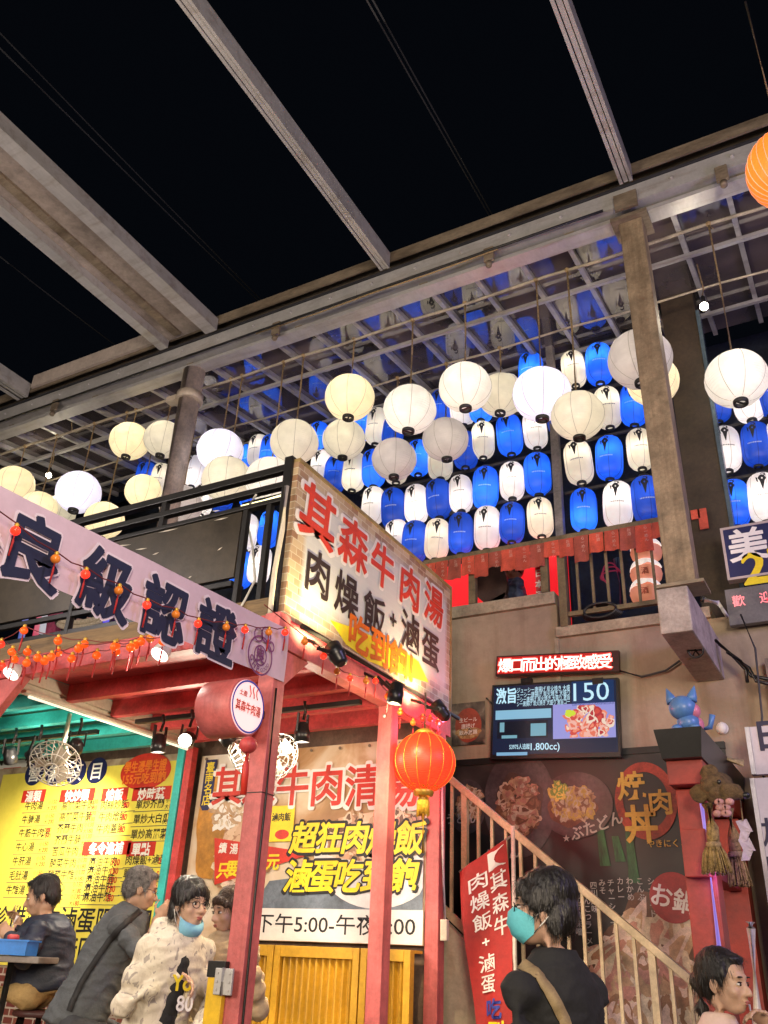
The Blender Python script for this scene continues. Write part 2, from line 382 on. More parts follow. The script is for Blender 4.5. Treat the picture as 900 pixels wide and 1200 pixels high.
# hanging wires of the round lanterns
def wire(name, label, y, z, r=.012):
    m = MB(); pts = []
    for k in range(29):
        x = -11+k*.48; pts.append((x, y, z+.012*math.sin(k*2.1)))
    m.tube(pts, r, 6)
    return tag(m.build(name, M('pale_conduit', (.42, .36, .27), .6, .1, .25, 6)), label, 'wire')
WY1, WZ1, WY2, WZ2 = 6.2, 7.40, 6.9, 7.30
wire('lantern_wire', 'pale conduit nearer the roof beam with round lanterns hanging from it', WY1, WZ1, .016)
wire('lantern_wire', 'thin pale conduit further back under the glazed roof', WY2, WZ2, .012)
# overhead cables against the sky
cabm = M('cable_sheath', (.05, .05, .055), .6, 0, .1, 5)
for lab, pa, pb, za, zb in (('thin overhead cable crossing the sky beyond the middle girder', (430, 0), (575, 255), 11, 11),
        ('second thin overhead cable just right of the one beyond the middle girder', (437, 0), (583, 262), 11.2, 11.2),
        ('faint overhead cable crossing the dark sky left of the middle girder', (0, 38), (300, 345), 11.4, 11.4),
        ('faint lower overhead cable left of the middle girder', (0, 56), (290, 340), 11, 11),
        ('faint overhead cable in the sky corner below the wide girder', (0, 300), (130, 400), 10.5, 10.5)):
    a, b_ = PX(*pa, Zz=za), PX(*pb, Zz=zb); d = b_-a
    tag(MB().tube([a-d*.15, a+d*.3+V((0, 0, -.02)), a+d*.7+V((0, 0, -.02)), b_+d*.3], .011, 6).build('overhead_cable', cabm), lab, 'cable')

# bolts, clamps and a conduit along the roof beam
for k in range(24):
    x = -9.6+k*.5
    MB().lathe([(.018, 0), (.018, .012), (.009, .016)], (x, 5.739, 7.62), (0, -1, 0), 8, smooth=False).build('bolt', steel, frame)
for x in (-8.1, -4.75, -2.3, -.2):
    MB().box((x-.05, 5.70, 7.36), (x+.05, 5.735, 7.52), .006).build('clamp', steel_dk, frame)
    MB().lathe([(.03, 0), (.03, .05), (.015, .06)], (x, 5.72, 7.34), (0, -.3, -1), 10).build('clamp_nut', steel_dk, frame)
for x in (-7.2, -3.9, .35): MB().box((x-.13, 5.731, 7.52), (x+.13, 5.739, 7.68)).build('splice_plate', steel, frame)
tag(MB().tube([(-11, 5.70, 7.475), (-7, 5.70, 7.47), (-3, 5.70, 7.478), (-1.2, 5.70, 7.472)], .013, 8).build('beam_conduit', black), 'black conduit running along the underside of the main roof beam', 'conduit')
tag(MB().tube([(-5, 5.69, 7.44), (-4.2, 5.69, 7.425), (-3.5, 5.69, 7.44), (-2.9, 5.69, 7.43), (-2.2, 5.69, 7.44)], .008, 6).build('beam_cable', rope), 'thin tan cable tied below the main roof beam above the signboard', 'cable')
# ================================================================ lanterns
def paper(name, col, glow, ribs=90., transl=.55):
    """thin ribbed paper: lets the bulb inside shine through"""
    m = bpy.data.materials.new(name); m.use_nodes = True; nt = m.node_tree; N, L = nt.nodes, nt.links
    for n in list(N): N.remove(n)
    out = N.new('ShaderNodeOutputMaterial'); tc = N.new('ShaderNodeTexCoord')
    wv = N.new('ShaderNodeTexWave'); wv.bands_direction = 'Z'; wv.inputs['Scale'].default_value = ribs/6.283*1.0; wv.inputs['Distortion'].default_value = .4
    ns = N.new('ShaderNodeTexNoise'); ns.inputs['Scale'].default_value = 7; ns.inputs['Detail'].default_value = 5
    L.new(tc.outputs['Object'], wv.inputs['Vector']); L.new(tc.outputs['Object'], ns.inputs['Vector'])
    b2 = N.new('ShaderNodeBump'); b2.inputs['Strength'].default_value = .35; b2.inputs['Distance'].default_value = .02; n3 = N.new('ShaderNodeTexNoise'); n3.inputs['Scale'].default_value = 11; n3.inputs['Detail'].default_value = 4; L.new(tc.outputs['Object'], n3.inputs['Vector']); L.new(n3.outputs['Fac'], b2.inputs['Height'])
    bp = N.new('ShaderNodeBump'); bp.inputs['Strength'].default_value = .4; bp.inputs['Distance'].default_value = .005
    L.new(wv.outputs['Fac'], bp.inputs['Height']); L.new(b2.outputs[0], bp.inputs['Normal'])
    rp = N.new('ShaderNodeValToRGB'); rp.color_ramp.elements[0].color = (*[c*.86 for c in col], 1); rp.color_ramp.elements[1].color = (*col, 1)
    rp.color_ramp.elements[0].position = .3; rp.color_ramp.elements[1].position = .6
    L.new(ns.outputs['Fac'], rp.inputs[0])
    d = N.new('ShaderNodeBsdfDiffuse'); t = N.new('ShaderNodeBsdfTranslucent'); g = N.new('ShaderNodeBsdfGlossy'); g.inputs['Roughness'].default_value = .45
    mx = N.new('ShaderNodeMixShader'); mx.inputs[0].default_value = transl; m2 = N.new('ShaderNodeMixShader'); m2.inputs[0].default_value = .05
    for s_ in (d, t): L.new(rp.outputs[0], s_.inputs['Color']); L.new(bp.outputs[0], s_.inputs['Normal'])
    L.new(d.outputs[0], mx.inputs[1]); L.new(t.outputs[0], mx.inputs[2]); L.new(mx.outputs[0], m2.inputs[1]); L.new(g.outputs[0], m2.inputs[2])
    e = N.new('ShaderNodeEmission'); L.new(rp.outputs[0], e.inputs[0]); e.inputs[1].default_value = glow
    ad = N.new('ShaderNodeAddShader'); L.new(m2.outputs[0], ad.inputs[0]); L.new(e.outputs[0], ad.inputs[1]); L.new(ad.outputs[0], out.inputs[0])
    return m
RL = .25
seam_m = M('lantern_seam', (.45, .42, .36), .7, 0, .1, 6); seam_blue = M('blue_lantern_seam', (.01, .03, .22), .7, 0, .1, 6)
PROTO = {}
def round_proto(key, col, glow, seam):
    t = thing('round_lantern', 'x', 'lantern')
    prof = [(RL*math.cos(a)*1.0, RL*.94*math.sin(a)) for a in [math.radians(-77+154*k/40) for k in range(41)]]
    m = MB().lathe(prof, n=48, capa=False, capb=False)
    for v_ in m.bm.verts: v_.co *= 1+.018*noise.noise(v_.co*7+V((len(key), 0, 3)))+.006*noise.noise(v_.co*24)
    m.build('shade', paper('lantern_paper_'+key, col, glow), t)
    for k in range(8):
        a = math.pi/8+k*math.pi/4; pts = [V((math.cos(a)*(r+.0008), math.sin(a)*(r+.0008), z)) for r, z in prof[1:-1:2]]; pts = [p*(1+.018*noise.noise(p*7+V((len(key), 0, 3)))+.006*noise.noise(p*24)) for p in pts]
        MB().tube(pts, .0022, 4).build('seam', seam, t)
    z = -RL*.94*math.sin(math.radians(77))
    m = MB(); m.lathe([(.057, .012), (.060, -.004), (.058, -.03), (.045, -.032), (.043, -.004), (.046, .010)], (0, 0, z), capa=False, capb=False)
    m.box((-.044, -.007, z-.022), (.044, .007, z-.012)); m.build('bottom_ring', black, t)
    m = MB(); m.lathe([(.052, -.004), (.055, .012), (.05, .024), (.01, .03)], (0, 0, -z)); m.build('top_ring', black, t)
    PROTO[key] = t
    return t
round_proto('lilac', (.88, .86, .96), .28, seam_m)
round_proto('warm', (.96, .88, .64), .22, seam_m)
round_proto('white', (.90, .87, .80), .19, seam_m)
round_proto('dull', (.84, .81, .70), .17, seam_m)
round_proto('grey', (.72, .68, .65), .16, seam_m)
ROUND = [  # px, py, radius px, kind, distance row, label
    (410, 466, 30, 'warm', 'bright warm round paper lantern above the signboard, highest of the cluster left of the middle'),
    (403, 515, 26, 'dull', 'cream round paper lantern directly under the bright warm one above the signboard'),
    (345, 518, 29, 'dull', 'unlit cream round lantern just above the black corner of the signboard'),
    (480, 480, 32, 'white', 'soft white round lantern hanging between the warm one and the big middle one'),
    (462, 538, 27, 'grey', 'dull grey round lantern with a stained top, lowest over the signboard'),
    (545, 454, 32, 'white', 'big white round lantern in the middle with its cord tied to the front conduit'),
    (522, 515, 28, 'grey', 'pinkish grey round lantern tucked under the big white middle one'),
    (587, 463, 28, 'dull', 'dull yellow round lantern half behind the brightest white one'),
    (635, 462, 35, 'lilac', 'brightest white round lantern, right of the middle and in front of a yellowish one'),
    (677, 487, 32, 'dull', 'yellowish round lantern tucked behind the right side of the brightest white one'),
    (750, 421, 38, 'grey', 'largest greyish round lantern crossed by the square steel post'),
    (765, 447, 31, 'warm', 'cream round lantern peeking out below the one crossed by the steel post'),
    (863, 444, 37, 'white', 'white round lantern alone on the far right above the blue shop sign'),
    (152, 517, 24, 'warm', 'small warm round lantern left of the round brown pipe post'),
    (192, 515, 24, 'dull', 'cream round lantern half hidden by the round brown pipe post'),
    (258, 528, 28, 'lilac', 'bright lilac white round lantern just right of the brown pipe post'),
    (168, 576, 22, 'warm', 'warm round lantern hanging just above the black railing left of the pipe post'),
    (92, 577, 27, 'lilac', 'bright lilac white round lantern on the left over the pink banner'),
    (17, 568, 24, 'warm', 'warm round lantern cut by the left edge of the photo'),
    (45, 596, 22, 'warm', 'warm round lantern low behind the pink banner, left of the dull one'),
    (68, 600, 21, 'dull', 'dull round lantern low behind the pink banner under the lilac one'),
    (266, 562, 30, 'dull', 'dull round lantern seen through the black railing below the lilac one'),
    (316, 563, 30, 'white', 'white round lantern seen through the black railing at the signboard corner'),
    (212, 592, 26, 'grey', 'greyish round lantern behind the foot of the brown pipe post'),
    (122, 610, 24, 'warm', 'warm round lantern cut off by the dark panel of the railing'),
]
BULB = {'lilac': 2.1, 'warm': 2.6, 'white': 2.0, 'dull': 1.6, 'grey': .9}
BCOL = {'lilac': (1, .95, .98), 'warm': (1, .86, .6), 'white': (1, .92, .78), 'dull': (1, .86, .62), 'grey': (1, .85, .7)}
first = set()
for px, py, r, kd, lab in ROUND:
    # distance row from the apparent size, snapped to the two conduits
    lo = PX(px, py, Y=WY1); wl = (lo-CAMP).dot(FWD)
    y = WY1 if r*wl/FPX > .232 else WY2
    zt = WZ1 if y == WY1 else WZ2
    c = PX(px, py, Y=y); s = r*((c-CAMP).dot(FWD))/FPX/RL*.97
    s = min(1.16, max(.88, s))
    pr = PROTO[kd]
    if kd in first: t = dup(pr, c, lab, 'round paper lanterns under the glazed roof')
    else: pr.location = c; pr['label'] = lab; pr['group'] = 'round paper lanterns under the glazed roof'; t = pr; first.add(kd)
    t.scale = (s, s, s); t.rotation_euler = (math.radians(random.uniform(-4, 4)), math.radians(random.uniform(-4, 4)), random.uniform(0, 6))
    bpy.context.view_layer.update()
    top = c+V((0, 0, .255*s)); ztop = max(zt+.016, top.z+.10)
    m = MB(); m.tube([top, top.lerp(V((c.x, y, ztop)), .5)+V((.006, 0, 0)), V((c.x, y, ztop))], .009, 6)
    m.ell((c.x, y, ztop-.01), (.028, .03, .022), n=8, m=6); m.tube([V((c.x, y, ztop-.02)), V((c.x+.03, y-.01, ztop-.09))], .006, 5)
    o = m.build('cord', rope); o.parent = t; o.matrix_parent_inverse = t.matrix_world.inverted()
    l = light('lantern_bulb', 'POINT', c+V((random.uniform(-.03, .03), random.uniform(-.08, -.02), random.uniform(-.02, .07))), BULB[kd]*s*s, BCOL[kd], .035); l.parent = t; l.matrix_parent_inverse = t.matrix_world.inverted()
# ---- tall lanterns
RT, HT = .139, .24
tprof = [(.045, -HT)]+[(RT*(1-abs(z)**4.5)**.40, z*HT) for z in [-.985+1.97*k/30 for k in range(31)]]+[(.045, HT)]
def tsurf(s, z, d=.0035):
    zz = max(-.98, min(.98, z/HT)); r = RT*(1-abs(zz)**4.5)**.40+d; a = -math.pi/2+s/r
    return V((r*math.cos(a), r*math.sin(a), z))
def tall_proto(key, col, glow, mark, seam):
    t = thing('tall_lantern', 'x', 'lantern')
    MB().lathe(tprof, n=32, capa=False, capb=False).build('shade', paper('tall_paper_'+key, col, glow, 150., .5), t)
    for k in range(6):
        a = math.pi/6+.25+k*math.pi/3
        MB().tube([V((math.cos(a)*(r+.001), math.sin(a)*(r+.001), z)) for r, z in tprof[1:-1]], .002, 4).build('seam', seam, t)
    MB().lathe([(.046, .004), (.05, -.006), (.047, -.024), (.035, -.026), (.034, 0)], (0, 0, -HT), capa=False, capb=False).build('bottom_ring', black, t)
    MB().lathe([(.046, -.004), (.05, .006), (.046, .022), (.008, .03)], (0, 0, HT)).build('top_ring', black, t)
    m = MB()     # brushed emblem: round head with a curl, tapering to a point, wings either side
    sh = [(.150, -.008, .005), (.142, -.014, .008), (.13, -.022, .018), (.118, -.026, .024), (.106, -.022, .022), (.094, -.016, .015), (.08, -.013, .012), (.066, -.011, .010), (.05, -.008, .007), (.03, -.005, .004), (.012, -.001, .001)]
    sh = [(.03+(z_-.03)*1.18, a_*1.4, b_*1.4) for z_, a_, b_ in sh]
    for (z0, a0, b0), (z1, a1, b1) in zip(sh, sh[1:]):
        m.face([tsurf(a0, z0), tsurf(b0, z0), tsurf(b1, z1), tsurf(a1, z1)])
    for q in range(10):
        a, b = 2.6-q*.4, 2.2-q*.4
        m.face([tsurf(.006+rr*math.cos(c_), .175+rr*math.sin(c_)) for rr, c_ in ((.012, a), (.024, a), (.024, b), (.012, b))])
    m.face([tsurf(-.056, .150), tsurf(-.040, .142), tsurf(-.036, .09), tsurf(-.048, .105)])
    m.build('emblem', ink, t)
    m = MB(); u = -.06
    rnd = random.Random(3)
    while u < .062:
        wd = rnd.choice((.006, .010, .014)); m.face([tsurf(u, -.044), tsurf(u+wd, -.043), tsurf(u+wd, -.030), tsurf(u, -.031)]); u += wd+.004
    m.build('caption', mark, t)
    PROTO['t'+key] = t
grey_mark = M('grey_print', (.30, .29, .28), .6, 0, .1, 8); pale_mark = M('pale_print', (.5, .58, .75), .6, 0, .1, 8)
tall_proto('white', (.90, .86, .84), .21, grey_mark, seam_m)
tall_proto('warm', (.90, .84, .69), .20, grey_mark, seam_m)
tall_proto('bluelit', (.015, .13, .78), .42, pale_mark, seam_blue)
tall_proto('bluedim', (.012, .075, .50), .34, pale_mark, seam_blue)
TALL = [
 ('lowest row above the balcony rail', [(465, 631, 'white'), (486, 635, 'bluedim'), (512, 632, 'warm'), (540, 625, 'bluedim'), (571, 619, 'white'), (600, 613, 'bluedim'), (633, 607, 'warm')]),
 ('second row above the middle balcony rail', [(437, 593, 'white'), (461, 596, 'bluedim'), (488, 591, 'white'), (514, 585, 'bluedim'), (540, 579, 'white'), (569, 572, 'bluelit'), (600, 564, 'white'), (630, 556, 'bluelit')]),
 ('third row over the signboard', [(376, 549, 'white'), (393, 556, 'bluedim'), (415, 553, 'warm'), (438, 549, 'bluelit'), (464, 545, 'warm'), (490, 537, 'bluelit'), (516, 540, 'warm'), (546, 528, 'bluedim'), (566, 516, 'warm'), (597, 510, 'bluelit'), (627, 504, 'white')]),
 ('fourth row over the signboard', [(374, 514, 'bluelit'), (425, 497, 'bluelit'), (442, 500, 'warm'), (461, 505, 'bluedim'), (517, 478, 'bluedim'), (541, 477, 'white'), (564, 474, 'bluelit'), (596, 462, 'warm')]),
 ('top row below the glazed roof', [(622, 436, 'bluelit'), (672, 433, 'warm'), (702, 427, 'bluelit'), (733, 420, 'warm')]),
 ('row behind the yellowish round lantern', [(655, 488, 'bluedim'), (712, 478, 'warm'), (743, 474, 'bluelit')]),
 ('second-lowest row left of the steel post', [(678, 542, 'warm'), (714, 537, 'bluelit'), (750, 527, 'warm')]),
 ('lowest row left of the steel post', [(684, 598, 'bluelit'), (724, 592, 'white'), (758, 586, 'bluedim')]),
 ('top row right of the brown column', [(840, 470, 'bluedim'), (876, 470, 'white'), (903, 462, 'bluedim')]),
 ('middle row right of the brown column', [(850, 527, 'white'), (886, 521, 'bluedim'), (920, 516, 'white')]),
 ('lowest row right of the brown column', [(861, 590, 'bluelit'), (895, 584, 'white')]),
 ('lower row seen through the black railing', [(283, 668, 'bluelit'), (304, 662, 'white'), (3, 690, 'bluelit'), (12, 700, 'white')]),
 ('upper row seen through the black railing', [(289, 624, 'white'), (316, 620, 'bluelit'), (238, 586, 'white'), (262, 583, 'bluedim'), (294, 577, 'bluelit')]),
 ('row behind the lilac round lantern', [(215, 556, 'bluelit'), (228, 553, 'white'), (188, 562, 'warm'), (170, 560, 'bluedim'), (290, 540, 'bluelit'), (303, 529, 'warm'), (317, 530, 'bluelit')]),
]
YL = 7.7
TB = {'white': 1.8, 'warm': 1.4, 'bluelit': 3.2, 'bluedim': 1.2}
cword = {'white': 'white', 'warm': 'cream', 'bluelit': 'bright blue', 'bluedim': 'dark blue'}
frail = M('lantern_bar', (.05, .045, .04), .6, .2, .2, 5)
for row, items in TALL:
    items = sorted(items); zs = []
    for i, (px, py, kd) in enumerate(items):
        y = YL+random.uniform(-.03, .03)
        c = PX(px, py, Y=y); zs.append(c)
        lab = '%s tall lantern, %s from left in the %s' % (cword[kd], ORD[i], row)
        k = 't'+kd; pr = PROTO[k]
        if k in first: t = dup(pr, c, lab, 'tall blue and white paper lanterns')
        else: pr.location = c; pr['label'] = lab; pr['group'] = 'tall blue and white paper lanterns'; t = pr; first.add(k)
        t.rotation_euler = (math.radians(random.uniform(-6, 5)), math.radians(random.uniform(-5, 5)), math.radians(random.uniform(-4, 26))); q_ = random.uniform(.94, 1.05); t.scale = (q_, q_, q_*random.uniform(.97, 1.03))
        bpy.context.view_layer.update()
        l = light('lantern_bulb', 'POINT', c+V((0, random.uniform(-.05, -.01), random.uniform(-.11, .06))), TB[kd]*random.uniform(.55, 1.3), (1, .9, .75) if kd in ('white', 'warm') else (1, 1, 1), .03)
        l.parent = t; l.matrix_parent_inverse = t.matrix_world.inverted()
    xa, xb = min(c.x for c in zs)-.2, max(c.x for c in zs)+.2; zt = sum(c.z for c in zs)/len(zs)+HT+.055
    tag(MB().box((xa, YL+.05, zt-.015), (xb, YL+.075, zt+.015)).build('lantern_bar', frail), 'thin dark bar of the %s' % row, 'bar', 'bars behind the tall lanterns')
# bare bulbs under the roof
def bare_bulb(px, py, y, zt, lab, e):
    c = PX(px, py, Y=y); t = thing('bare_bulb', lab, 'light bulb', c, 'bare bulbs under the glazed roof')
    MB().ell(c, .038, n=14, m=10).build('bulb', lamp_hot, t)
    MB().lathe([(.02, 0), (.022, .02), (.022, .07), (.008, .09)], c+V((0, 0, .034)), n=12).build('socket', black, t)
    MB().tube([c+V((0, 0, .12)), c+V((.02, 0, .2)), V((c.x, y, max(zt, c.z+.2)))], .008, 6).build('cord', rope, t)
    light('bulb_glow', 'POINT', c-V((0, 0, .05)), e, (1, .88, .65), .04, parent=t)
bare_bulb(825, 359, 6.6, 7.35, 'glowing bare bulb hanging on the right beside the square steel post', 14)
bare_bulb(57, 557, 6.6, 7.5, 'glowing bare bulb on the left under the glazed roof above the lilac lantern', 10)
# ================================================================ food stall (X = -2.84 is its lane side, Y = 3.76 its front)
XS, Y1, Y3 = -2.84, 3.76, 5.86
plat_m = M('deck_boards', (.30, .22, .17), .7, 0, .3, 5, .1, 30, stretch=(1, 8, 1))
plat = tag(MB().box((-10, 2.6, .002), (-3.0, 6.4, .45), .01).build('wooden_platform', plat_m), 'raised boarded floor under the red food stall', 'platform')
st = thing('food_stall', 'red painted timber food stall with red and teal joists under an upper terrace', 'stall', (-5, 4.8, 0))
def post(x, y, z1, wd=.10, mat=pink_paint, z0=.0): return MB().box((x-wd/2, y-wd/2, z0), (x+wd/2, y+wd/2, z1), .004).build('pillar', mat, st)
post(XS, Y1, 3.19, .105); post(XS, 5.10, 3.0, .10); post(XS, Y3, 3.0, .10); post(-5.22, Y1, 3.05, .13); post(-8.2, Y1, 3.05, .13)
post(-5.145, 5.70, 3.02, .075, teal_paint); post(-5.065, 5.71, 3.02, .07, red_paint)
m = MB(); m.box((XS-.05, Y1+.06, 3.0), (XS+.045, 6.0, 3.15), .004); m.build('side_beam', pink_paint, st)
m = MB(); m.box((-9.5, Y1-.045, 3.05), (XS-.06, Y1+.045, 3.185), .004); m.build('front_beam', red_paint, st)
for y in (4.28, 4.72, 5.16, 5.58):
    MB().box((-5.02, y-.03, 3.03), (XS-.055, y+.03, 3.15)).build('joist', red_paint, st)
    MB().box((-9.5, y-.03, 3.03), (-5.16, y+.03, 3.13)).build('joist', teal_paint, st)
m = MB(); m.box((-5.155, Y1+.05, 3.02), (-5.125, 5.70, 3.07)); m.box((-5.085, Y1+.05, 3.02), (-5.055, 5.70, 3.07)); m.box((-5.155, Y1+.05, 3.071), (-5.03, 5.7, 3.15)); m.build('ceiling_trim', cream, st)
MB().box((-5.02, Y1+.05, 3.151), (XS+.045, 6.0, 3.178)).build('ceiling', red_paint, st)
MB().box((-9.5, Y1+.05, 3.151), (-5.021, 6.0, 3.178)).build('ceiling', teal_paint, st)
for x, dx in ((XS, 1), (-5.22, 1)):      # knee braces
    m = MB()
    if x == XS: m.prism([(x-.03, Y1+.055, 2.78), (x-.03, Y1+.055, 2.995), (x-.03, Y1+.30, 2.995)], (.06, 0, 0))
    else: m.prism([(x+.067, Y1-.03, 2.72), (x+.067, Y1-.03, 3.048), (x+.36, Y1-.03, 3.048)], (0, .06, 0))
    m.build('brace', pink_paint, st)
m = MB(); m.lathe([(.03, 0), (.032, .012), (.012, .02)], (-5.20, Y1-.066, 2.84), (0, -1, 0), 12); m.build('bolt', steel, st)
back_m = M('stall_back_board', (.16, .10, .07), .8, 0, .3, 3)
MB().box((-9.5, 5.87, .45), (XS+.03, 5.91, 3.15)).build('back_board', back_m, st)
brick = bpy.data.materials.new('painted_brick'); brick.use_nodes = True; nt = brick.node_tree
bt = nt.nodes.new('ShaderNodeTexBrick'); bt.inputs['Scale'].default_value = 4.2; bt.inputs['Color1'].default_value = (.16, .035, .03, 1); bt.inputs['Color2'].default_value = (.28, .09, .06, 1)
bt.inputs['Mortar'].default_value = (.5, .42, .34, 1); bt.inputs['Mortar Size'].default_value = .03
tcb = nt.nodes.new('ShaderNodeTexCoord'); mpb = nt.nodes.new('ShaderNodeMapping'); mpb.inputs['Rotation'].default_value = (math.radians(90), 0, 0)
nt.links.new(tcb.outputs['Object'], mpb.inputs[0]); nt.links.new(mpb.outputs[0], bt.inputs[0]); nt.links.new(bt.outputs[0], nt.nodes['Principled BSDF'].inputs[0])
MB().box((-9.4, 5.75, .452), (-5.3, 5.868, 1.40)).build('brick_skirting', brick, st)
# yellow counter fronts
yel = M('yellow_corrugated', (.50, .27, .015), .5, .0, .18, 3, .05, 40)
yfr = M('yellow_frame', (.55, .30, .02), .5, 0, .15, 4, .05, 40)
def cabinet(x0, x1, lab):
    t = thing('counter_cabinet', lab, 'counter', ((x0+x1)/2, 5.7, 0), 'yellow corrugated counters below the soup banner')
    z0, z1, y = .455, 1.545, 5.62
    m = MB()
    for a, b in (((x0, y, z0), (x0+.05, y+.06, z1)), ((x1-.05, y, z0), (x1, y+.06, z1)), ((x0+.051, y, z1-.07), (x1-.051, y+.06, z1)), ((x0+.051, y, z0), (x1-.051, y+.06, z0+.08))): m.box(a, b, .003)
    m.build('frame', yfr, t)
    m = MB(); n = int((x1-x0-.1)/.05); xa = x0+.05; dx = (x1-x0-.1)/n; pts = []
    for i in range(n*8+1): pts.append((xa+dx*i/8, y+.03+.020*math.cos(i*math.pi/4)))
    for (ax, ay), (bx, by) in zip(pts, pts[1:]): m.face([(ax, ay, z0+.08), (bx, by, z0+.08), (bx, by, z1-.07), (ax, ay, z1-.07)])
    m.build('corrugated_panel', yel, t)
    MB().box((x0, y+.062, z1-.02), (x1, 5.80, z1), .003).build('worktop', yfr, t)
cabinet(-4.62, -3.98, 'yellow corrugated counter cabinet half hidden by the front red pillar')
cabinet(-3.97, -3.28, 'yellow corrugated counter cabinet between the two front red pillars')
cabinet(-3.27, XS-.055, 'narrow yellow corrugated counter cabinet at the rear red pillar')
# glowing tube added along the ceiling seam to brighten the joists
t = thing('added_glow_tube', 'slim added glow tube along the seam between red and teal ceilings', 'lamp', (-5.05, 4.7, 3.0))
MB().tube([(-5.045, 3.95, 2.985), (-5.045, 5.62, 2.985)], .010, 10).build('tube', EM('added_tube_glow', (1, .88, .66), 1.3), t)
MB().box((-5.075, 3.9, 3.0), (-5.02, 5.66, 3.019)).build('batten', cream, t)
# ================================================================ banners inside the stall
PB = Plane((0, 5.80, 0), (1, 0, 0), (0, 0, 1))
def print_mat(name, stops, scale, detail=6, dist=.6, stretch=None, rough=.45):
    m = bpy.data.materials.new(name); m.use_nodes = True; nt = m.node_tree; N, L = nt.nodes, nt.links; b = N['Principled BSDF']
    tc = N.new('ShaderNodeTexCoord'); mp = N.new('ShaderNodeMapping'); L.new(tc.outputs['Object'], mp.inputs[0])
    if stretch: mp.inputs['Scale'].default_value = stretch
    n = N.new('ShaderNodeTexNoise'); n.inputs['Scale'].default_value = scale; n.inputs['Detail'].default_value = detail; n.inputs['Distortion'].default_value = dist
    r = N.new('ShaderNodeValToRGB'); e = r.color_ramp.elements
    e[0].position, e[0].color = stops[0][0], (*stops[0][1], 1); e[1].position, e[1].color = stops[-1][0], (*stops[-1][1], 1)
    for p, c in stops[1:-1]: q = e.new(p); q.color = (*c, 1)
    L.new(mp.outputs[0], n.inputs['Vector']); L.new(n.outputs['Fac'], r.inputs[0]); L.new(r.outputs[0], b.inputs['Base Color']); b.inputs['Roughness'].default_value = rough
    n2 = N.new('ShaderNodeTexNoise'); n2.inputs['Scale'].default_value = 3.5; bp = N.new('ShaderNodeBump'); bp.inputs['Strength'].default_value = .25; bp.inputs['Distance'].default_value = .02
    L.new(tc.outputs['Object'], n2.inputs['Vector']); L.new(n2.outputs['Fac'], bp.inputs['Height']); L.new(bp.outputs[0], b.inputs['Normal'])
    return m
def food_mat(name, cols, scale=28, rough=.4):
    """printed photo of chopped food: coloured irregular cells"""
    m = bpy.data.materials.new(name); m.use_nodes = True; nt = m.node_tree; N, L = nt.nodes, nt.links; b = N['Principled BSDF']
    tc = N.new('ShaderNodeTexCoord'); ns = N.new('ShaderNodeTexNoise'); ns.inputs['Scale'].default_value = scale*.35; ns.inputs['Detail'].default_value = 6
    vo = N.new('ShaderNodeTexVoronoi'); vo.inputs['Scale'].default_value = scale
    ad = N.new('ShaderNodeMixRGB'); ad.blend_type = 'LINEAR_LIGHT'; ad.inputs[0].default_value = .14
    L.new(tc.outputs['Object'], ns.inputs['Vector']); L.new(tc.outputs['Object'], ad.inputs[1]); L.new(ns.outputs['Color'], ad.inputs[2]); L.new(ad.outputs[0], vo.inputs['Vector'])
    sp = N.new('ShaderNodeSeparateColor'); L.new(vo.outputs['Color'], sp.inputs[0])
    mixf = N.new('ShaderNodeMath'); mixf.operation = 'MULTIPLY_ADD'; mixf.inputs[1].default_value = .55; L.new(sp.outputs[0], mixf.inputs[0])
    m2 = N.new('ShaderNodeMath'); m2.operation = 'MULTIPLY'; m2.inputs[1].default_value = .45; L.new(ns.outputs['Fac'], m2.inputs[0]); L.new(m2.outputs[0], mixf.inputs[2])
    r = N.new('ShaderNodeValToRGB'); e = r.color_ramp.elements
    e[0].position, e[0].color = .15, (*cols[0], 1); e[1].position, e[1].color = .8, (*cols[-1], 1)
    for i, c in enumerate(cols[1:-1]): q = e.new(.15+.65*(i+1)/(len(cols)-1)); q.color = (*c, 1)
    L.new(mixf.outputs[0], r.inputs[0]); L.new(r.outputs[0], b.inputs['Base Color']); b.inputs['Roughness'].default_value = rough
    return m
def blob_poly(P, c, ru, rv, n, k=36, amp=.12, seed=0):
    rr = random.Random(seed); ph = [rr.uniform(0, 6.28) for _ in range(4)]
    out = []
    for i in range(k):
        a = 2*math.pi*i/k; q = 1+amp*(math.sin(3*a+ph[0])*.5+math.sin(5*a+ph[1])*.35+math.sin(8*a+ph[2])*.3)
        out.append(P.p(c[0]+ru*q*math.cos(a), c[1]+rv*q*math.sin(a), n))
    return out
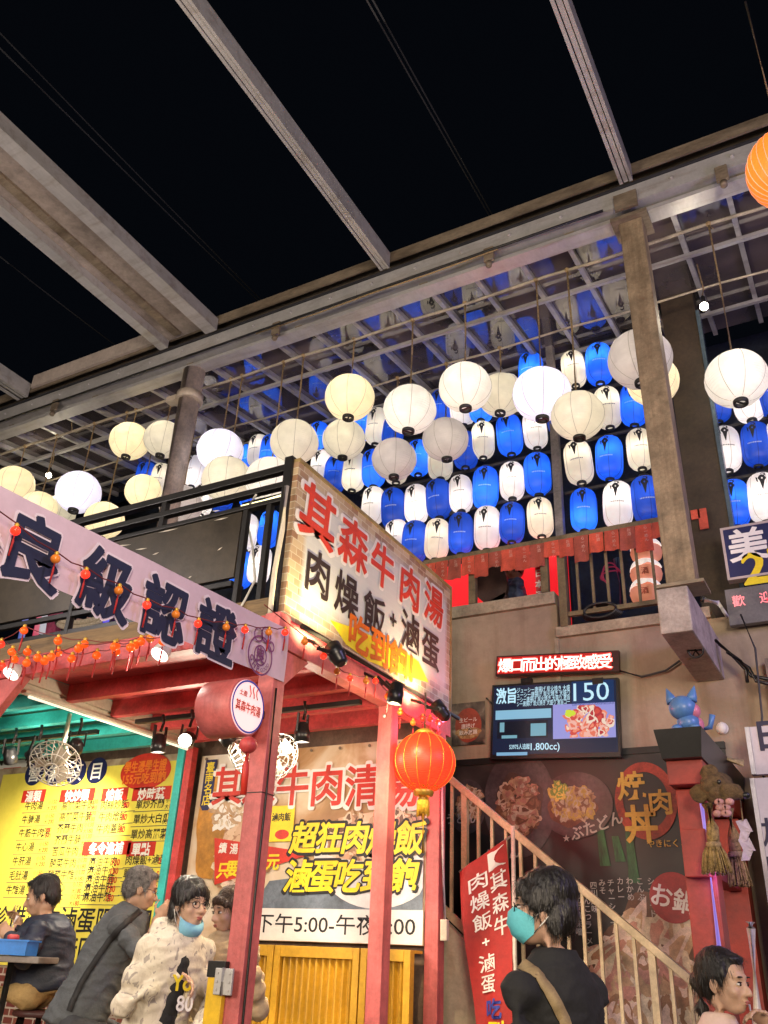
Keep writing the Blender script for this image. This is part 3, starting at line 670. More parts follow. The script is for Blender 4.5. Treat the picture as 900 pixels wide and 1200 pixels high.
def pieces(P, c, ru, rv, n0, count, size, mats, name, parent, seed=0, asp=1.6, clip=None):
    """printed photo of food: many small irregular overlapping pieces inside an ellipse"""
    rr = random.Random(seed); m = MB()
    for k in range(count):
        a = rr.uniform(0, 6.283); q = rr.random()**.55; u = c[0]+ru*q*math.cos(a); v = c[1]+rv*q*math.sin(a)
        s_ = size*rr.uniform(.55, 1.25); th = rr.uniform(0, 3.14); ph = rr.uniform(0, 6); e = rr.uniform(1, asp); pts = []; mi = rr.randrange(len(mats))
        def poly(sc, n, mi_, du=0, dv=0):
            pts = []
            for i in range(11):
                t = 2*math.pi*i/11; rad = s_*sc*(1+.22*math.sin(3*t+ph)+.12*math.sin(5*t+ph*2)); x, y = rad*e*math.cos(t), rad/e**.5*math.sin(t)
                uu = u+du+x*math.cos(th)-y*math.sin(th); vv = v+dv+x*math.sin(th)+y*math.cos(th)
                if clip: uu = min(clip[2], max(clip[0], uu)); vv = min(clip[3], max(clip[1], vv))
                pts.append(P.p(uu, vv, n))
            m.mi = mi_; m.face(pts)
        nn = n0+k*.000008
        poly(1, nn, mi); poly(.55, nn+.000004, (mi+1) % len(mats), s_*.1, s_*.14)
    return m.build(name, mats, parent, recalc=False)
def pm(name, c): return M(name, c, .45, 0, .25, 14)
brown1, brown2, brown3 = pm('print_dark_brown', (.13, .055, .025)), pm('print_brown', (.33, .17, .085)), pm('print_tan', (.52, .34, .19))
cream1, pinkm, dark1 = pm('print_cream', (.70, .58, .42)), pm('print_pink_meat', (.55, .27, .20)), pm('print_black_brown', (.05, .03, .02))
green1, yellow1, fatm = pm('print_leaf', (.20, .30, .05)), pm('print_egg', (.68, .48, .10)), pm('print_fat', (.72, .56, .46))
def cloth_panel(P, box, mat, name, parent, n=0, sag=.012, nu=24, nv=16, seed=0, thick=.004):
    """printed vinyl with a gentle ripple and a little curl on its edges"""
    m = MB(); u0, v0, u1, v1 = box; g = []
    for j in range(nv+1):
        row = []
        for i in range(nu+1):
            u, v = u0+(u1-u0)*i/nu, v0+(v1-v0)*j/nv
            row.append(m.bm.verts.new(P.p(u, v, n+sag*(noise.noise(V((u*2.2+seed, v*2.2, seed)))-.5)-sag*.4)))
        g.append(row)
    for j in range(nv):
        for i in range(nu): m._f((g[j][i], g[j][i+1], g[j+1][i+1], g[j+1][i]), True)
    return m.build(name, mat, parent, recalc=False)
# -- soup banner
sb = thing('soup_banner', 'large printed banner of a beef soup bowl with red heading and opening hours', 'banner', (-3.95, 5.8, 1.55))
B = (-5.03, 1.575, XS-.052, 2.965)
soup_bg = print_mat('soup_print', [(.30, (.20, .09, .03)), (.42, (.42, .24, .10)), (.52, (.62, .50, .34)), (.70, (.74, .70, .62))], 1.6)
cloth_panel(PB, B, soup_bg, 'sheet', sb, 0, .008, seed=3)
bowl_m = M('bowl_print', (.70, .70, .70), .4, 0, .12, 2); soup_m = food_mat('meat_print', [(.16, .07, .03), (.45, .25, .14), (.62, .42, .28), (.75, .6, .42)], 16)
blue_m = M('grey_blue_print', (.15, .19, .24), .5, 0, .3, 3); amber = M('amber_print', (.60, .28, .04), .5, 0, .3, 2); slab = M('white_strip_print', (.76, .75, .72), .5, 0, .05, 3)
m = MB(); m.prism([PB.p(-4.35, 1.78, .002), PB.p(B[2]-.01, 1.78, .002), PB.p(B[2]-.01, 2.1, .002), PB.p(-4.2, 1.98, .002)], PB.n*.001); m.build('table_print', blue_m, sb)
m = MB(); c = PB.uv(452, 992); pts = [PB.p(min(B[2]-.012, c[0]-.06+.56*math.cos(a)), c[1]+.05+.46*math.sin(a), .0035) for a in [math.pi+math.pi*i/24 for i in range(25)]]
m.prism(pts, PB.n*.001); m.build('bowl', bowl_m, sb)
m = MB(); m.prism([V((min(B[2]-.015, p_.x), p_.y, p_.z)) for p_ in blob_poly(PB, (c[0]-.06, c[1]+.07), .5, .17, .005, seed=4)], PB.n*.001); m.build('bowl_contents', soup_m, sb)
pieces(PB, (c[0]-.06, c[1]+.09), .44, .15, .0052, 150, .045, [brown2, brown3, cream1, brown1, pinkm], 'bowl_meat', sb, 3, clip=(-4.9, 1.6, B[2]-.016, 2.9))
m = MB(); m.prism(blob_poly(PB, PB.uv(255, 965), .22, .42, .003, seed=8), PB.n*.001); m.build('broth_print', amber, sb)
m = MB(); m.prism(blob_poly(PB, PB.uv(283, 1000), .24, .22, .0045, seed=9), PB.n*.001); m.build('meat_print', soup_m, sb)
pieces(PB, PB.uv(283, 1010), .24, .24, .0048, 80, .05, [brown2, brown3, cream1, fatm], 'meat_slices', sb, 5)
pieces(PB, PB.uv(275, 950), .22, .13, .0048, 40, .05, [cream1, brown3, white_p], 'garnish', sb, 6)
m = MB(); m.panel(PB, (-4.5, 1.579, B[2]-.004, 1.792), .005, .006); m.build('hours_strip', slab, sb)
q = PB.box((302, 1070), (487, 1098)); T = TX(PB, .008); T.fit('下午5:00-午夜1:00', q, .006); T.build('opening_hours', ink, sb)
def row_px(T, txt, P, a, b, h, bold=.02, wide=1., slant=0.):
    """characters spread evenly between two pixel centres"""
    ua, va = P.uv(*a); ub, vb = P.uv(*b); n = len(txt)
    for i, ch in enumerate(txt):
        f = i/(n-1) if n > 1 else 0
        T.at(ch, ua+(ub-ua)*f, va+(vb-va)*f-h*.40, h, bold, 'c', wide, slant)
    return T
Tw = TX(PB, .0075); row_px(Tw, '其森牛肉清湯', PB, (268, 921), (470, 921), .30, .05); Tw.build('heading_outline', white_ink, sb)
T = TX(PB, .010); row_px(T, '其森牛肉清湯', PB, (268, 921), (470, 921), .29, .02); T.build('heading', red_ink, sb)
Tw = TX(PB, .0075); row_px(Tw, '超狂肉燥飯', PB, (355, 982), (478, 982), .212, .06, 1, .2); row_px(Tw, '滷蛋吃到飽', PB, (347, 1027), (470, 1027), .212, .06, 1, .2); Tw.build('slogan_outline', ink, sb)
T = TX(PB, .010); row_px(T, '超狂肉燥飯', PB, (355, 982), (478, 982), .205, .03, 1, .2); row_px(T, '滷蛋吃到飽', PB, (347, 1027), (470, 1027), .205, .03, 1, .2); T.build('slogan', yellow_ink, sb)
m = MB(); m.prism([PB.p(*PB.uv(*p), .0065) for p in ((252, 982), (368, 1000), (252, 1037))], PB.n*.001); m.build('price_flag', red_ink, sb)
T = TX(PB, .0095); row_px(T, '續湯', PB, (262, 994), (275, 995), .075, .02); T.build('flag_writing', white_ink, sb)
T = TX(PB, .0095); row_px(T, '只要100元', PB, (262, 1020), (320, 1010), .11, .03, 1, .1); T.build('flag_price', yellow_ink, sb)
m = MB(); u, v = PB.uv(245, 919); m.prism([PB.p(u-.06, v-.17, .007), PB.p(u-.03, v-.21, .007), PB.p(u+.03, v-.21, .007), PB.p(u+.06, v-.17, .007), PB.p(u+.06, v+.2, .007), PB.p(u-.06, v+.2, .007)], PB.n*.001); m.build('name_tag', navy, sb)
T = TX(PB, .0095); T.column('臺南名店', u, v+.18, .085, .088, .012); T.build('tag_writing', yellow_ink, sb)
m = MB(); m.panel(PB, PB.box((318, 945), (343, 986)), .0066, .0076); m.build('coupon', yellow_ink, sb)
m = MB(); m.disc(PB, PB.uv(331, 978), .065, .035, .0078, .0084); m.build('coupon_spot', red_ink, sb)
T = TX(PB, .009); T.fit('滷肉飯', PB.box((320, 953), (341, 962)), .02); T.build('coupon_writing', ink, sb)
m = MB()
for k in range(9): m.lathe([(.012, 0), (.012, .006)], PB.p(B[0]+.06+k*.265, B[3]-.03, .006), PB.n, 10)
m.build('eyelets', steel_dk, sb)
# -- yellow menu banner
mb_ = thing('menu_banner', 'yellow printed menu banner with rows of dishes and prices, hung at the stall back', 'banner', (-6.2, 5.8, 1.2))
PM = Plane((0, 5.74, 0), (1, 0, 0), (0, 0, 1))
B = PM.box((222, 892), (16, 900)); B = (B[0]-.12, 1.32, -5.225, 2.93)
cloth_panel(PM, (B[0]-.14, B[1]-.02, B[2]+.035, B[3]+.06), print_mat('brick_border_print', [(.3, (.16, .10, .07)), (.5, (.36, .27, .18)), (.7, (.5, .42, .3))], 7), 'sheet', mb_, 0, .006)
m = MB(); m.panel(PM, B, .003, .004); m.build('yellow_ground', M('yellow_print', (.82, .70, .10), .35, 0, .06, 2), mb_)
m = MB()
hd = [PM.uv(*p) for p in ((41, 906), (65, 905), (90, 905), (114, 903))]
for u, v in hd: m.disc(PM, (u, v), .125, .115, .0055, .0062, 30)
m.build('heading_spots', navy, mb_)
T = TX(PM, .008)
for (u, v), ch in zip(hd, '營業項目'): T.at(ch, u, v-.065, .15, .015, 'c')
T.build('heading', white_ink, mb_)
m = MB(); m.disc(PM, PM.uv(171, 904), .29, .155, .0055, .0062, 40); m.build('offer_spot', red_ink, mb_)
T = TX(PM, .008); T.fit('學生憑學生證', PM.box((148, 893), (195, 903)), .03); T.fit('155元吃到飽', PM.box((146, 907), (194, 917)), .03); T.build('offer', orange_ink, mb_)
heads = [((40, 933), '湯類'), ((91, 932), '快炒類'), ((135, 931), '燴飯'), ((178, 930), '炒時蔬'), ((125, 994), '冬令進補'), ((166, 995), '單點')]
m = MB(); T = TX(PM, .008)
for p, s_ in heads:
    u, v = PM.uv(*p); wd = .062*len(s_)+.03; m.panel(PM, (u-wd, v-.055, u+wd, v+.055), .0055, .0062); T.at(s_, u, v-.04, .092, .03, 'c')
m.build('section_labels', red_ink, mb_); T.build('section_titles', white_ink, mb_)
T = TX(PM, .0065); TP = TX(PM, .0065); m = MB()
colsA = [((30, 945), (2, 1043), ['牛肉湯', '牛腩湯', '牛筋牛肉湯', '牛心湯', '牛肝湯', '毛肚湯', '牛雜湯'], .30, ('小150', '大200')),
         ((73, 945), (56, 1054), ['高麗菜牛肉', '高麗菜牛腩', '芥蘭牛肉', '芥蘭牛腩', '苦瓜牛肉', '酸菜牛肉', '酸菜牛雜', '炒牛心', '炒牛肝'], .33, ('小130', '大180')),
         ((119, 944), (113, 972), ['肉絲炒飯', '牛肉燴飯', '牛肉蓋飯'], .27, ('90', None)), ((160, 943), (154, 978), ['單炒芥蘭', '單炒大白瓜', '單炒高麗菜'], .33, ('小60', '大100')),
         ((105, 1010), (95, 1051), ['麻油牛肉', '麻油牛心', '麻油牛腩', '麻油牛肝', '麻油牛雜'], .27, ('150', None)), ((148, 1008), (143, 1040), ['肉燥飯+滷蛋', '單點滷蛋', '燙青菜'], .36, ('50', None))]
for a, b, items, wd, pr in colsA:
    ua, va = PM.uv(*a); ub, vb = PM.uv(*b)
    for i, s_ in enumerate(items):
        f = i/(len(items)-1); u, v = ua, va+(vb-va)*f
        T.at(s_, u, v-.03, .075, .012); off = wd
        if pr[1]:
            T.at(pr[0][0], u+off, v+.006, .038, .01); T.at(pr[1][0], u+off, v-.045, .038, .01)
            TP.at(pr[0][1:], u+off+.05, v+.006, .045, .02); TP.at(pr[1][1:], u+off+.05, v-.045, .045, .02)
        else: TP.at(pr[0], u+off, v-.03, .06, .02)
        m.panel(PM, (u-.02, v-.062, u+wd+.14, v-.057), .0055, .0060)
T.build('dish_names', ink, mb_); TP.build('prices', red_ink, mb_); m.build('rules', navy, mb_)
T = TX(PM, .0065); T.at('請珍惜食物滷蛋限內用', B[0]+.12, 1.60, .19, .012); T.at('吃完請自行回收', B[0]+.4, 1.38, .19, .012); T.build('notice', ink, mb_)
# -- partial banner at the far left
lb = thing('soup_banner', 'brown printed banner with one red character at the left edge of the photo', 'banner', (-8.2, 5.8, 1.9))
cloth_panel(PB, (-9.2, 1.9, -7.42, 3.0), print_mat('stew_print', [(.32, (.06, .03, .02)), (.5, (.35, .17, .07)), (.66, (.62, .42, .25)), (.8, (.6, .55, .5))], 4), 'sheet', lb)
Tw = TX(PB, .006); u, v = PB.uv(4, 925); Tw.at('湯', u, v-.2, .44, .08, 'c'); Tw.build('character_outline', white_ink, lb)
T = TX(PB, .009); T.at('湯', u, v-.19, .42, .03, 'c'); T.build('character', red_ink, lb)
# ================================================================ signboard on the lane side of the terrace
PS = Plane((XS+.02, 0, 0), (0, 1, 0), (0, 0, 1))
sg = thing('signboard', 'big slanting-in-view white signboard with brick print border and red and black characters', 'sign', (XS, 4.9, 3.17))
sg['label'] = 'big white signboard with printed brick border and red heading above black characters'
bm_ = bpy.data.materials.new('sign_print'); bm_.use_nodes = True; nt = bm_.node_tree; N, L = nt.nodes, nt.links
tc = N.new('ShaderNodeTexCoord'); mp = N.new('ShaderNodeMapping'); mp.inputs['Rotation'].default_value = (0, math.radians(-90), math.radians(-90))
sx = N.new('ShaderNodeSeparateXYZ'); L.new(tc.outputs['Object'], sx.inputs[0]); cx = N.new('ShaderNodeCombineXYZ'); L.new(sx.outputs['Y'], cx.inputs['X']); L.new(sx.outputs['Z'], cx.inputs['Y'])
bt = N.new('ShaderNodeTexBrick'); bt.inputs['Scale'].default_value = 5.2; bt.inputs['Color1'].default_value = (.27, .15, .085, 1); bt.inputs['Color2'].default_value = (.52, .41, .26, 1)
bt.inputs['Mortar'].default_value = (.56, .50, .37, 1); bt.inputs['Mortar Size'].default_value = .012; bt.inputs['Bias'].default_value = -.1
L.new(cx.outputs[0], bt.inputs['Vector'])
def edge(axis, lo, hi, soft):
    a = N.new('ShaderNodeMapRange'); a.inputs[1].default_value = lo; a.inputs[2].default_value = lo+soft
    b = N.new('ShaderNodeMapRange'); b.inputs[1].default_value = hi; b.inputs[2].default_value = hi-soft
    L.new(sx.outputs[axis], a.inputs[0]); L.new(sx.outputs[axis], b.inputs[0])
    q = N.new('ShaderNodeMath'); q.operation = 'MULTIPLY'; L.new(a.outputs[0], q.inputs[0]); L.new(b.outputs[0], q.inputs[1]); return q
e1, e2 = edge('Y', 3.90, 5.98, .05), edge('Z', 3.30, 4.16, .12)
q = N.new('ShaderNodeMath'); q.operation = 'MULTIPLY'; L.new(e1.outputs[0], q.inputs[0]); L.new(e2.outputs[0], q.inputs[1])
q2 = N.new('ShaderNodeMath'); q2.operation = 'MULTIPLY'; q2.inputs[1].default_value = .9; L.new(q.outputs[0], q2.inputs[0])
mx = N.new('ShaderNodeMixRGB'); L.new(q2.outputs[0], mx.inputs[0]); L.new(bt.outputs[0], mx.inputs[1]); mx.inputs[2].default_value = (.55, .56, .54, 1)
L.new(mx.outputs[0], N['Principled BSDF'].inputs['Base Color']); N['Principled BSDF'].inputs['Roughness'].default_value = .32
m = MB(); m.box((XS-.045, Y1+.02, 3.175), (XS+.02, 6.03, 4.225)); m.build('board', bm_, sg)
m = MB(); m.box((XS-.05, Y1+.02, 4.226), (XS+.028, 6.04, 4.25)); m.box((XS-.05, 6.031, 3.175), (XS+.028, 6.045, 4.225)); m.build('frame', M('brass_edge', (.35, .25, .1), .5, .3, .2, 8), sg)
red_l = M('red_letter', (.62, .05, .025), .45, 0, .15, 6)
ROW1 = [('其', (371, 606), 1.18), ('森', (413, 639), 1.08), ('牛', (447, 665), 1.0), ('肉', (479, 690), 1.0), ('湯', (507, 710), .98)]
Tw = TX(PS, .003); T = TX(PS, .008)
for ch, p, k in ROW1:
    u, v = PS.uv(*p); h = .30*k; Tw.at(ch, u, v-h*.38, h*1.02, .055, 'c', 1.05, .05); T.at(ch, u, v-h*.38, h, .028, 'c', 1.05, .05)
Tw.build('heading_outline', M('heading_halo', (.78, .72, .66), .4, 0, .05, 6), sg); T.build('heading', red_l, sg)
ROW2 = [('肉', (372, 674)), ('燥', (406, 699)), ('飯', (438, 722)), ('+', (460, 727)), ('滷', (480, 742)), ('蛋', (504, 762))]
T = TX(PS, .006)
for ch, p in ROW2:
    u, v = PS.uv(*p); h = .275 if ch != '+' else .17; T.at(ch, u, v-h*.38, h, .022, 'c', 1.0)
T.build('dish_name', M('brown_black_letter', (.035, .022, .018), .45, 0, .2, 6), sg)
m = MB(); sw = [PS.uv(*p) for p in ((387, 727), (412, 735), (460, 756), (490, 775), (502, 800), (470, 790), (432, 775), (405, 755))]
m.prism([PS.p(u, v, .0025) for u, v in sw], PS.n*.001); m.build('yellow_swash', yellow_ink, sg)
ROW3 = [('吃', (420, 745)), ('到', (444, 760)), ('飽', (466, 775)), ('!', (481, 783))]
T = TX(PS, .007)
for ch, p in ROW3:
    u, v = PS.uv(*p); h = .235; T.at(ch, u, v-h*.38, h, .03, 'c', 1.05)
T.build('slogan', M('orange_letter', (.72, .16, .01), .45, 0, .1, 6), sg)
# ================================================================ pink banner strung towards the lane
PN = Plane((XS+.06, 0, 0), (0, 1, .012), (0, -.012, 1))
bn = thing('cloth_banner', 'long pale pink cloth banner with four bold navy characters strung from the front pillar', 'banner', (XS+.06, 3, 2.7))
pink_cloth = M('pale_cloth', (.62, .46, .53), .7, 0, .06, 2, .1, 12)
b0 = PN.box((0, 578), (0, 672)); b1 = PN.box((325, 738), (320, 800))
U1 = 3.79; U0 = 1.2
def bn_edges(u):
    f = (u-1.92)/(3.77-1.92); return (2.721+(2.80-2.721)*f, 3.03+(3.105-3.03)*f)
m = MB(); n = 60; g = []
for i in range(n+1):
    u = U0+(U1-U0)*i/n; lo, hi = bn_edges(u); row = []
    for j in range(9):
        v = lo+(hi-lo)*j/8; row.append(m.bm.verts.new(V((XS+.06+.010*noise.noise(V((u*2.5, v*5, 1.7))), u, v))))
    g.append(row)
for i in range(n):
    for j in range(8): m._f((g[i][j], g[i+1][j], g[i+1][j+1], g[i][j+1]), True)
m.build('cloth', pink_cloth, bn, recalc=False)
PN = Plane((XS+.075, 0, 0), (0, 1, 0), (0, 0, 1))
Tw = TX(PN, 0); T = TX(PN, .003)
for ch, p in (('良', (42, 648)), ('級', (125, 686)), ('認', (193, 717)), ('證', (254, 742))):
    u, v = PN.uv(*p); h = .262; Tw.at(ch, u, v-h*.40, h*1.01, .05, 'c', 1.0); T.at(ch, u, v-h*.40, h, .036, 'c', 1.0)
u, v = PN.uv(-40, 612); T.at('優', u, v-.11, .285, .045, 'c'); Tw.at('優', u, v-.11, .29, .065, 'c')
Tw.build('character_outline', M('pale_halo', (.72, .60, .66), .6, 0, .05, 6), bn); T.build('characters', M('navy_letter', (.012, .016, .045), .6, 0, .1, 6), bn)
plum = M('plum_print', (.20, .05, .16), .6, 0, .1, 6)
u, v = PN.uv(305, 768); v += .0
m = MB(); m.ringflat(PN, (u, v), .098, .108, 0, .001); m.ringflat(PN, (u, v), .048, .056, 0, .001)
for q, (du, dv, r) in enumerate(((-.035, .105, .04), (.03, .125, .045), (.085, .075, .03))):
    m.ringflat(PN, (u+du, v+dv), r-.008, r, .001, .0015, 24)
m.build('seal', plum, bn)
T = TX(PN, .002); T.at('良', u, v-.03, .075, .03, 'c')
for ch, a in zip('GHP', (205, 235, 262)): T.at(ch, u+.078*math.cos(math.radians(a)), v+.078*math.sin(math.radians(a))-.014, .042, .02, 'c', rot=math.radians(a+90))
for ch, a in zip('GOOD', (285, 302, 318, 335)): T.at(ch, u+.078*math.cos(math.radians(a)), v+.078*math.sin(math.radians(a))-.010, .026, .01, 'c', rot=math.radians(a+90))
T.build('seal_writing', plum, bn)
m = MB(); m.tube([(XS+.06, U1-.01, 3.10), (XS+.02, Y1, 3.13)], .006, 6); m.tube([(XS+.06, U1-.01, 2.81), (XS+.02, Y1, 2.79)], .006, 6); m.build('tie', rope, bn)
# ================================================================ round light box on the front pillar
lbx = thing('round_light_box', 'round red drum shaped light box with a lit face fixed to the front pillar', 'sign', (-2.95, 3.62, 2.5))
c = PX(291, 828, X=-2.80); RB = .150
m = MB(); m.lathe([(.02, -.235), (RB-.006, -.235), (RB, -.228), (RB, -.012), (RB-.004, -.006), (RB-.012, -.006)], c, (1, 0, 0), 48, capb=False); m.build('drum', pink_paint, lbx)
PR = Plane(c, (0, 1, 0), (0, 0, 1))
face_m = EM('lit_pink_acrylic', (1, .62, .58), .75, (.8, .6, .6), .3)
m = MB(); m.disc(PR, (0, 0), RB-.012, RB-.012, -.010, -.004, 48); m.build('face', face_m, lbx)
m = MB(); m.ringflat(PR, (0, 0), RB-.024, RB-.014, 0, .0005); m.build('blue_ring', M('blue_print', (.03, .06, .45), .5, 0, .1, 5), lbx)
T = TX(PR, .001); T.fit('其森牛肉湯', (-.105, -.035, .105, .02), .03); T.fit('土産', (-.085, .045, -.02, .075), .02); T.build('shop_name', red_ink, lbx)
m = MB()
for k in range(3): m.tube([PR.p(.0+k*.03, .05+.02*i, .003) + V((0, .008*math.sin(i*1.6+k), 0)) for i in range(4)], .003, 5)
m.build('steam_mark', red_ink, lbx)
MB().box((c.x-.05, c.y+.13, c.z-.02), (c.x-.02, Y1-.055, c.z+.02)).build('bracket', black, lbx)

# yellow gate board hinged on the front pillar
t = thing('yellow_gate', 'narrow yellow gate board with a steel hinge at the foot of the front red pillar', 'gate', (-3.0, 3.7, 0))
c = PX(256, 1140, Y=3.70); MB().box((c.x-.045, 3.68, .1), (c.x+.05, 3.72, c.z-.02), .004).build('board', M('yellow_gloss', (.72, .45, .02), .4, 0, .12, 6), t)
MB().box((c.x-.05, 3.675, c.z-.019), (c.x+.055, 3.725, c.z+.05), .004).build('cap', black, t)
m = MB(); h_ = PX(258, 1150, Y=3.675); m.box((h_.x-.028, 3.665, h_.z-.055), (h_.x+.075, 3.679, h_.z+.055), .003); m.tube([(h_.x+.024, 3.662, h_.z-.057), (h_.x+.024, 3.662, h_.z+.057)], .008, 8)
for dx in (-.012, .06):
    for dz in (-.035, 0, .035): m.lathe([(.006, 0), (.006, .004)], (h_.x+dx, 3.665, h_.z+dz), (0, -1, 0), 8)
m.build('hinge', steel, t)
for x, y, z, wd in ((XS, Y1, 2.2, .0545),):
    MB().box((x-wd, y-wd, z), (x+wd, y+wd, z+.005)).build('cable_tie', black, st)
for y, z in ((Y1-.056, 2.9), (Y1-.056, 2.96), (5.045, 2.93)):
    MB().lathe([(.012, 0), (.012, .008), (.006, .012)], (XS, y+.003, z), (0, -1, 0), 8, smooth=False).build('bolt', steel, st)
tag(MB().tube([(XS+.06, Y1-.03, 2.75), (XS+.058, Y1-.02, 2.2), (XS+.06, Y1-.03, 1.7), (XS+.058, Y1-.02, 1.0), (XS+.06, Y1-.03, .02)], .006, 6).build('pillar_cable', black), 'thin black cable tied down the front red pillar', 'cable')
# ================================================================ upper terrace over the stall

terr = thing('terrace', 'dark boarded upper terrace built on top of the food stall', 'terrace', (-6, 6, 3.2))
MB().box((-10.5, Y1+.08, 3.19), (XS-.06, 6.03, 3.29)).build('floor', M('dark_boards', (.06, .04, .03), .7, 0, .3, 5), terr)
m = MB(); m.box((-10.5, Y1-.03, 3.19), (XS-.06, Y1+.075, 3.30)); m.build('edge_board', M('raw_edge_timber', (.20, .13, .06), .7, 0, .3, 4, .1, 30, stretch=(.3, 4, 4)), terr)
PF = Plane((0, 3.80, 0), (1, 0, 0), (0, 0, 1))
tr = thing('terrace_railing', 'black steel terrace railing with two top rails and a scratched dark panel', 'railing', (-5, 3.8, 3.3))
XR = XS-.05
for z, h in ((4.205, .05), (4.085, .04), (3.98, .03)): MB().box((-10.5, 3.775, z-h/2), (XR-.03, 3.825, z+h/2), .004).build('rail', black, tr)
m = MB(); m.box((XR-.03, 3.76, 3.19), (XR+.03, 3.83, 4.27), .004); m.build('corner_post', black, tr)
for x in (-3.02, -3.20, -4.62, -5.6, -7.1, -8.6): MB().box((x-.018, 3.78, 3.305), (x+.018, 3.82, 3.965), .003).build('baluster', black, tr)
for z in (3.34, 3.47): MB().box((-10.5, 3.783, z-.018), (-3.24, 3.817, z+.018), .003).build('lower_rail', black, tr)
for x in (-3.92, ): MB().box((x-.02, 3.78, 3.98), (x+.02, 3.82, 4.20)).build('rail_spacer', black, tr)
pan = M('brown_black_panel', (.045, .035, .022), .38, .1, .3, 1.2, .04, 30)
MB().box((-4.60, 3.79, 3.51), (-3.235, 3.812, 3.962)).build('panel', pan, tr)
MB().box((-5.58, 3.79, 3.51), (-4.64, 3.812, 3.962)).build('panel', pan, tr)
m = MB()
for p0, p1 in (((187, 625), (210, 620)), ((252, 611), (269, 607)), ((134, 641), (155, 639)), ((180, 651), (188, 648)), ((256, 646), (262, 642)), ((250, 600), (259, 599)), ((150, 663), (158, 659)), ((222, 678), (226, 676)), ((188, 669), (195, 671)), ((235, 605), (237, 604)), ((199, 685), (203, 681)), ((160, 645), (174, 643))):
    a, b = PF.uv(*p0), PF.uv(*p1)
    m.prism([PF.p(a[0], a[1], .0115), PF.p((a[0]+b[0])/2, (a[1]+b[1])/2-.006, .0115), PF.p(b[0], b[1], .0115), PF.p((a[0]+b[0])/2, (a[1]+b[1])/2+.004, .0115)], PF.n*.001)
sc_o = m.build('tape_scraps', M('tape_scrap', (.55, .5, .42), .5, 0, .1, 8), tr.children[-2])
# pipes and cables beside the corner
tag(MB().tube([PX(336, 570, Y=3.72), PX(331, 620, Y=3.72), PX(322, 668, Y=3.72), PX(318, 702, Y=3.72), PX(316, 726, Y=3.73)], .016, 10).build('conduit', M('cream_conduit', (.62, .56, .42), .5, 0, .1, 8)), 'cream plastic conduit running down beside the black corner post', 'conduit')
tag(MB().tube([PX(300, 580, Y=3.76), PX(292, 592, Y=3.9), PX(290, 612, Y=3.95), PX(296, 640, Y=3.9), PX(299, 680, Y=3.86), PX(286, 705, Y=3.72), PX(276, 722, Y=3.70)], .007, 6).build('loose_cable', M('white_cable', (.6, .58, .52), .5, 0, .1, 8)), 'loose white cable looping behind the railing by the corner', 'cable')
st_ = thing('strip_light', 'yellowish green tube light behind the railing next to the signboard corner', 'lamp', PX(320, 588, Y=5.6))
a, b = PX(284, 595, Y=5.6), PX(336, 581, Y=5.6)
MB().tube([a, b], .028, 10).build('tube', EM('warm_tube', (1, .9, .45), 2.2), st_)
m = MB(); m.boxc((a+b)/2+V((0, .03, .035)), ((b-a).length*1.04, .06, .03)); m.build('batten', black, st_)
# things glimpsed in the dark upper room: coloured tubes and cloths
for i, (pa, pb, col, s_, lab) in enumerate((((22, 760), (42, 672), (.12, .25, 1), .35, 'dim blue neon tube glimpsed under the pink banner, near the left edge'),
        ((36, 770), (54, 690), (.9, .02, .12), .5, 'red neon tube glimpsed under the pink banner'),
        ((116, 790), (128, 700), (.08, .08, 1), .7, 'deep blue neon tube behind the string of amber bulbs'),
        ((49, 742), (56, 700), (.9, .9, 1), .4, 'short pale neon tube under the pink banner'))):
    y = 5.2; a, b = PX(*pa, Y=y), PX(*pb, Y=y); t = thing('neon_tube', lab, 'lamp', a, 'neon tubes in the dark upper room')
    MB().tube([a, b], .03, 10).build('tube', EM('neon_%d' % i, col, s_), t)
    MB().tube([b, b+(b-a).normalized()*.06], .036, 10).build('end_cap', black, t)
def hung_cloth(pts, y, col, lab, name='hanging_cloth', em=0, cat='cloth', grp='cloths hanging in the dark upper room'):
    q = [PX(*p, Y=y) for p in pts]; n = 14; m = MB(); g = []
    for i in range(n+1):
        f = i/n; a = q[0].lerp(q[1], f); b = q[3].lerp(q[2], f); d = V((0, .03*math.sin(f*19), 0))
        g.append([m.bm.verts.new(a+d), m.bm.verts.new(a.lerp(b, .5)+d*1.2), m.bm.verts.new(b+d*1.4)])
    for i in range(n):
        for j in range(2): m._f((g[i][j], g[i+1][j], g[i+1][j+1], g[i][j+1]), True)
    mt = M('cloth_'+lab[:12], col, .8, 0, .25, 7)
    return tag(m.build(name, mt, recalc=False), lab, cat, grp)
hung_cloth([(52, 690), (78, 680), (68, 760), (40, 770)], 5.5, (.30, .04, .10), 'crimson cloth hanging in the upper room near the left edge')
hung_cloth([(84, 727), (120, 722), (114, 765), (76, 770)], 5.6, (.34, .20, .17), 'faded pink cloth hanging above the amber bulb cluster')
hung_cloth([(122, 720), (138, 716), (132, 745), (116, 748)], 5.4, (.14, .04, .45), 'purple cloth hanging behind the amber bulb cluster')
hung_cloth([(140, 742), (176, 735), (172, 748), (136, 757)], 5.7, (.12, .03, .40), 'second purple cloth lower behind the amber bulb cluster')
m = MB(); c = PX(105, 712, Y=5.3)
for k in range(2): m.tube([c+V((.42*math.cos(a), 0, .14*math.sin(a)-k*.05)) for a in [math.pi+.3+(math.pi-.6)*i/14 for i in range(15)]], .028, 8)
tag(m.build('rope_garland', M('cream_rope', (.5, .42, .3), .9, 0, .2, 40, .4, 120)), 'cream rope garland drooping under the pink banner', 'rope')
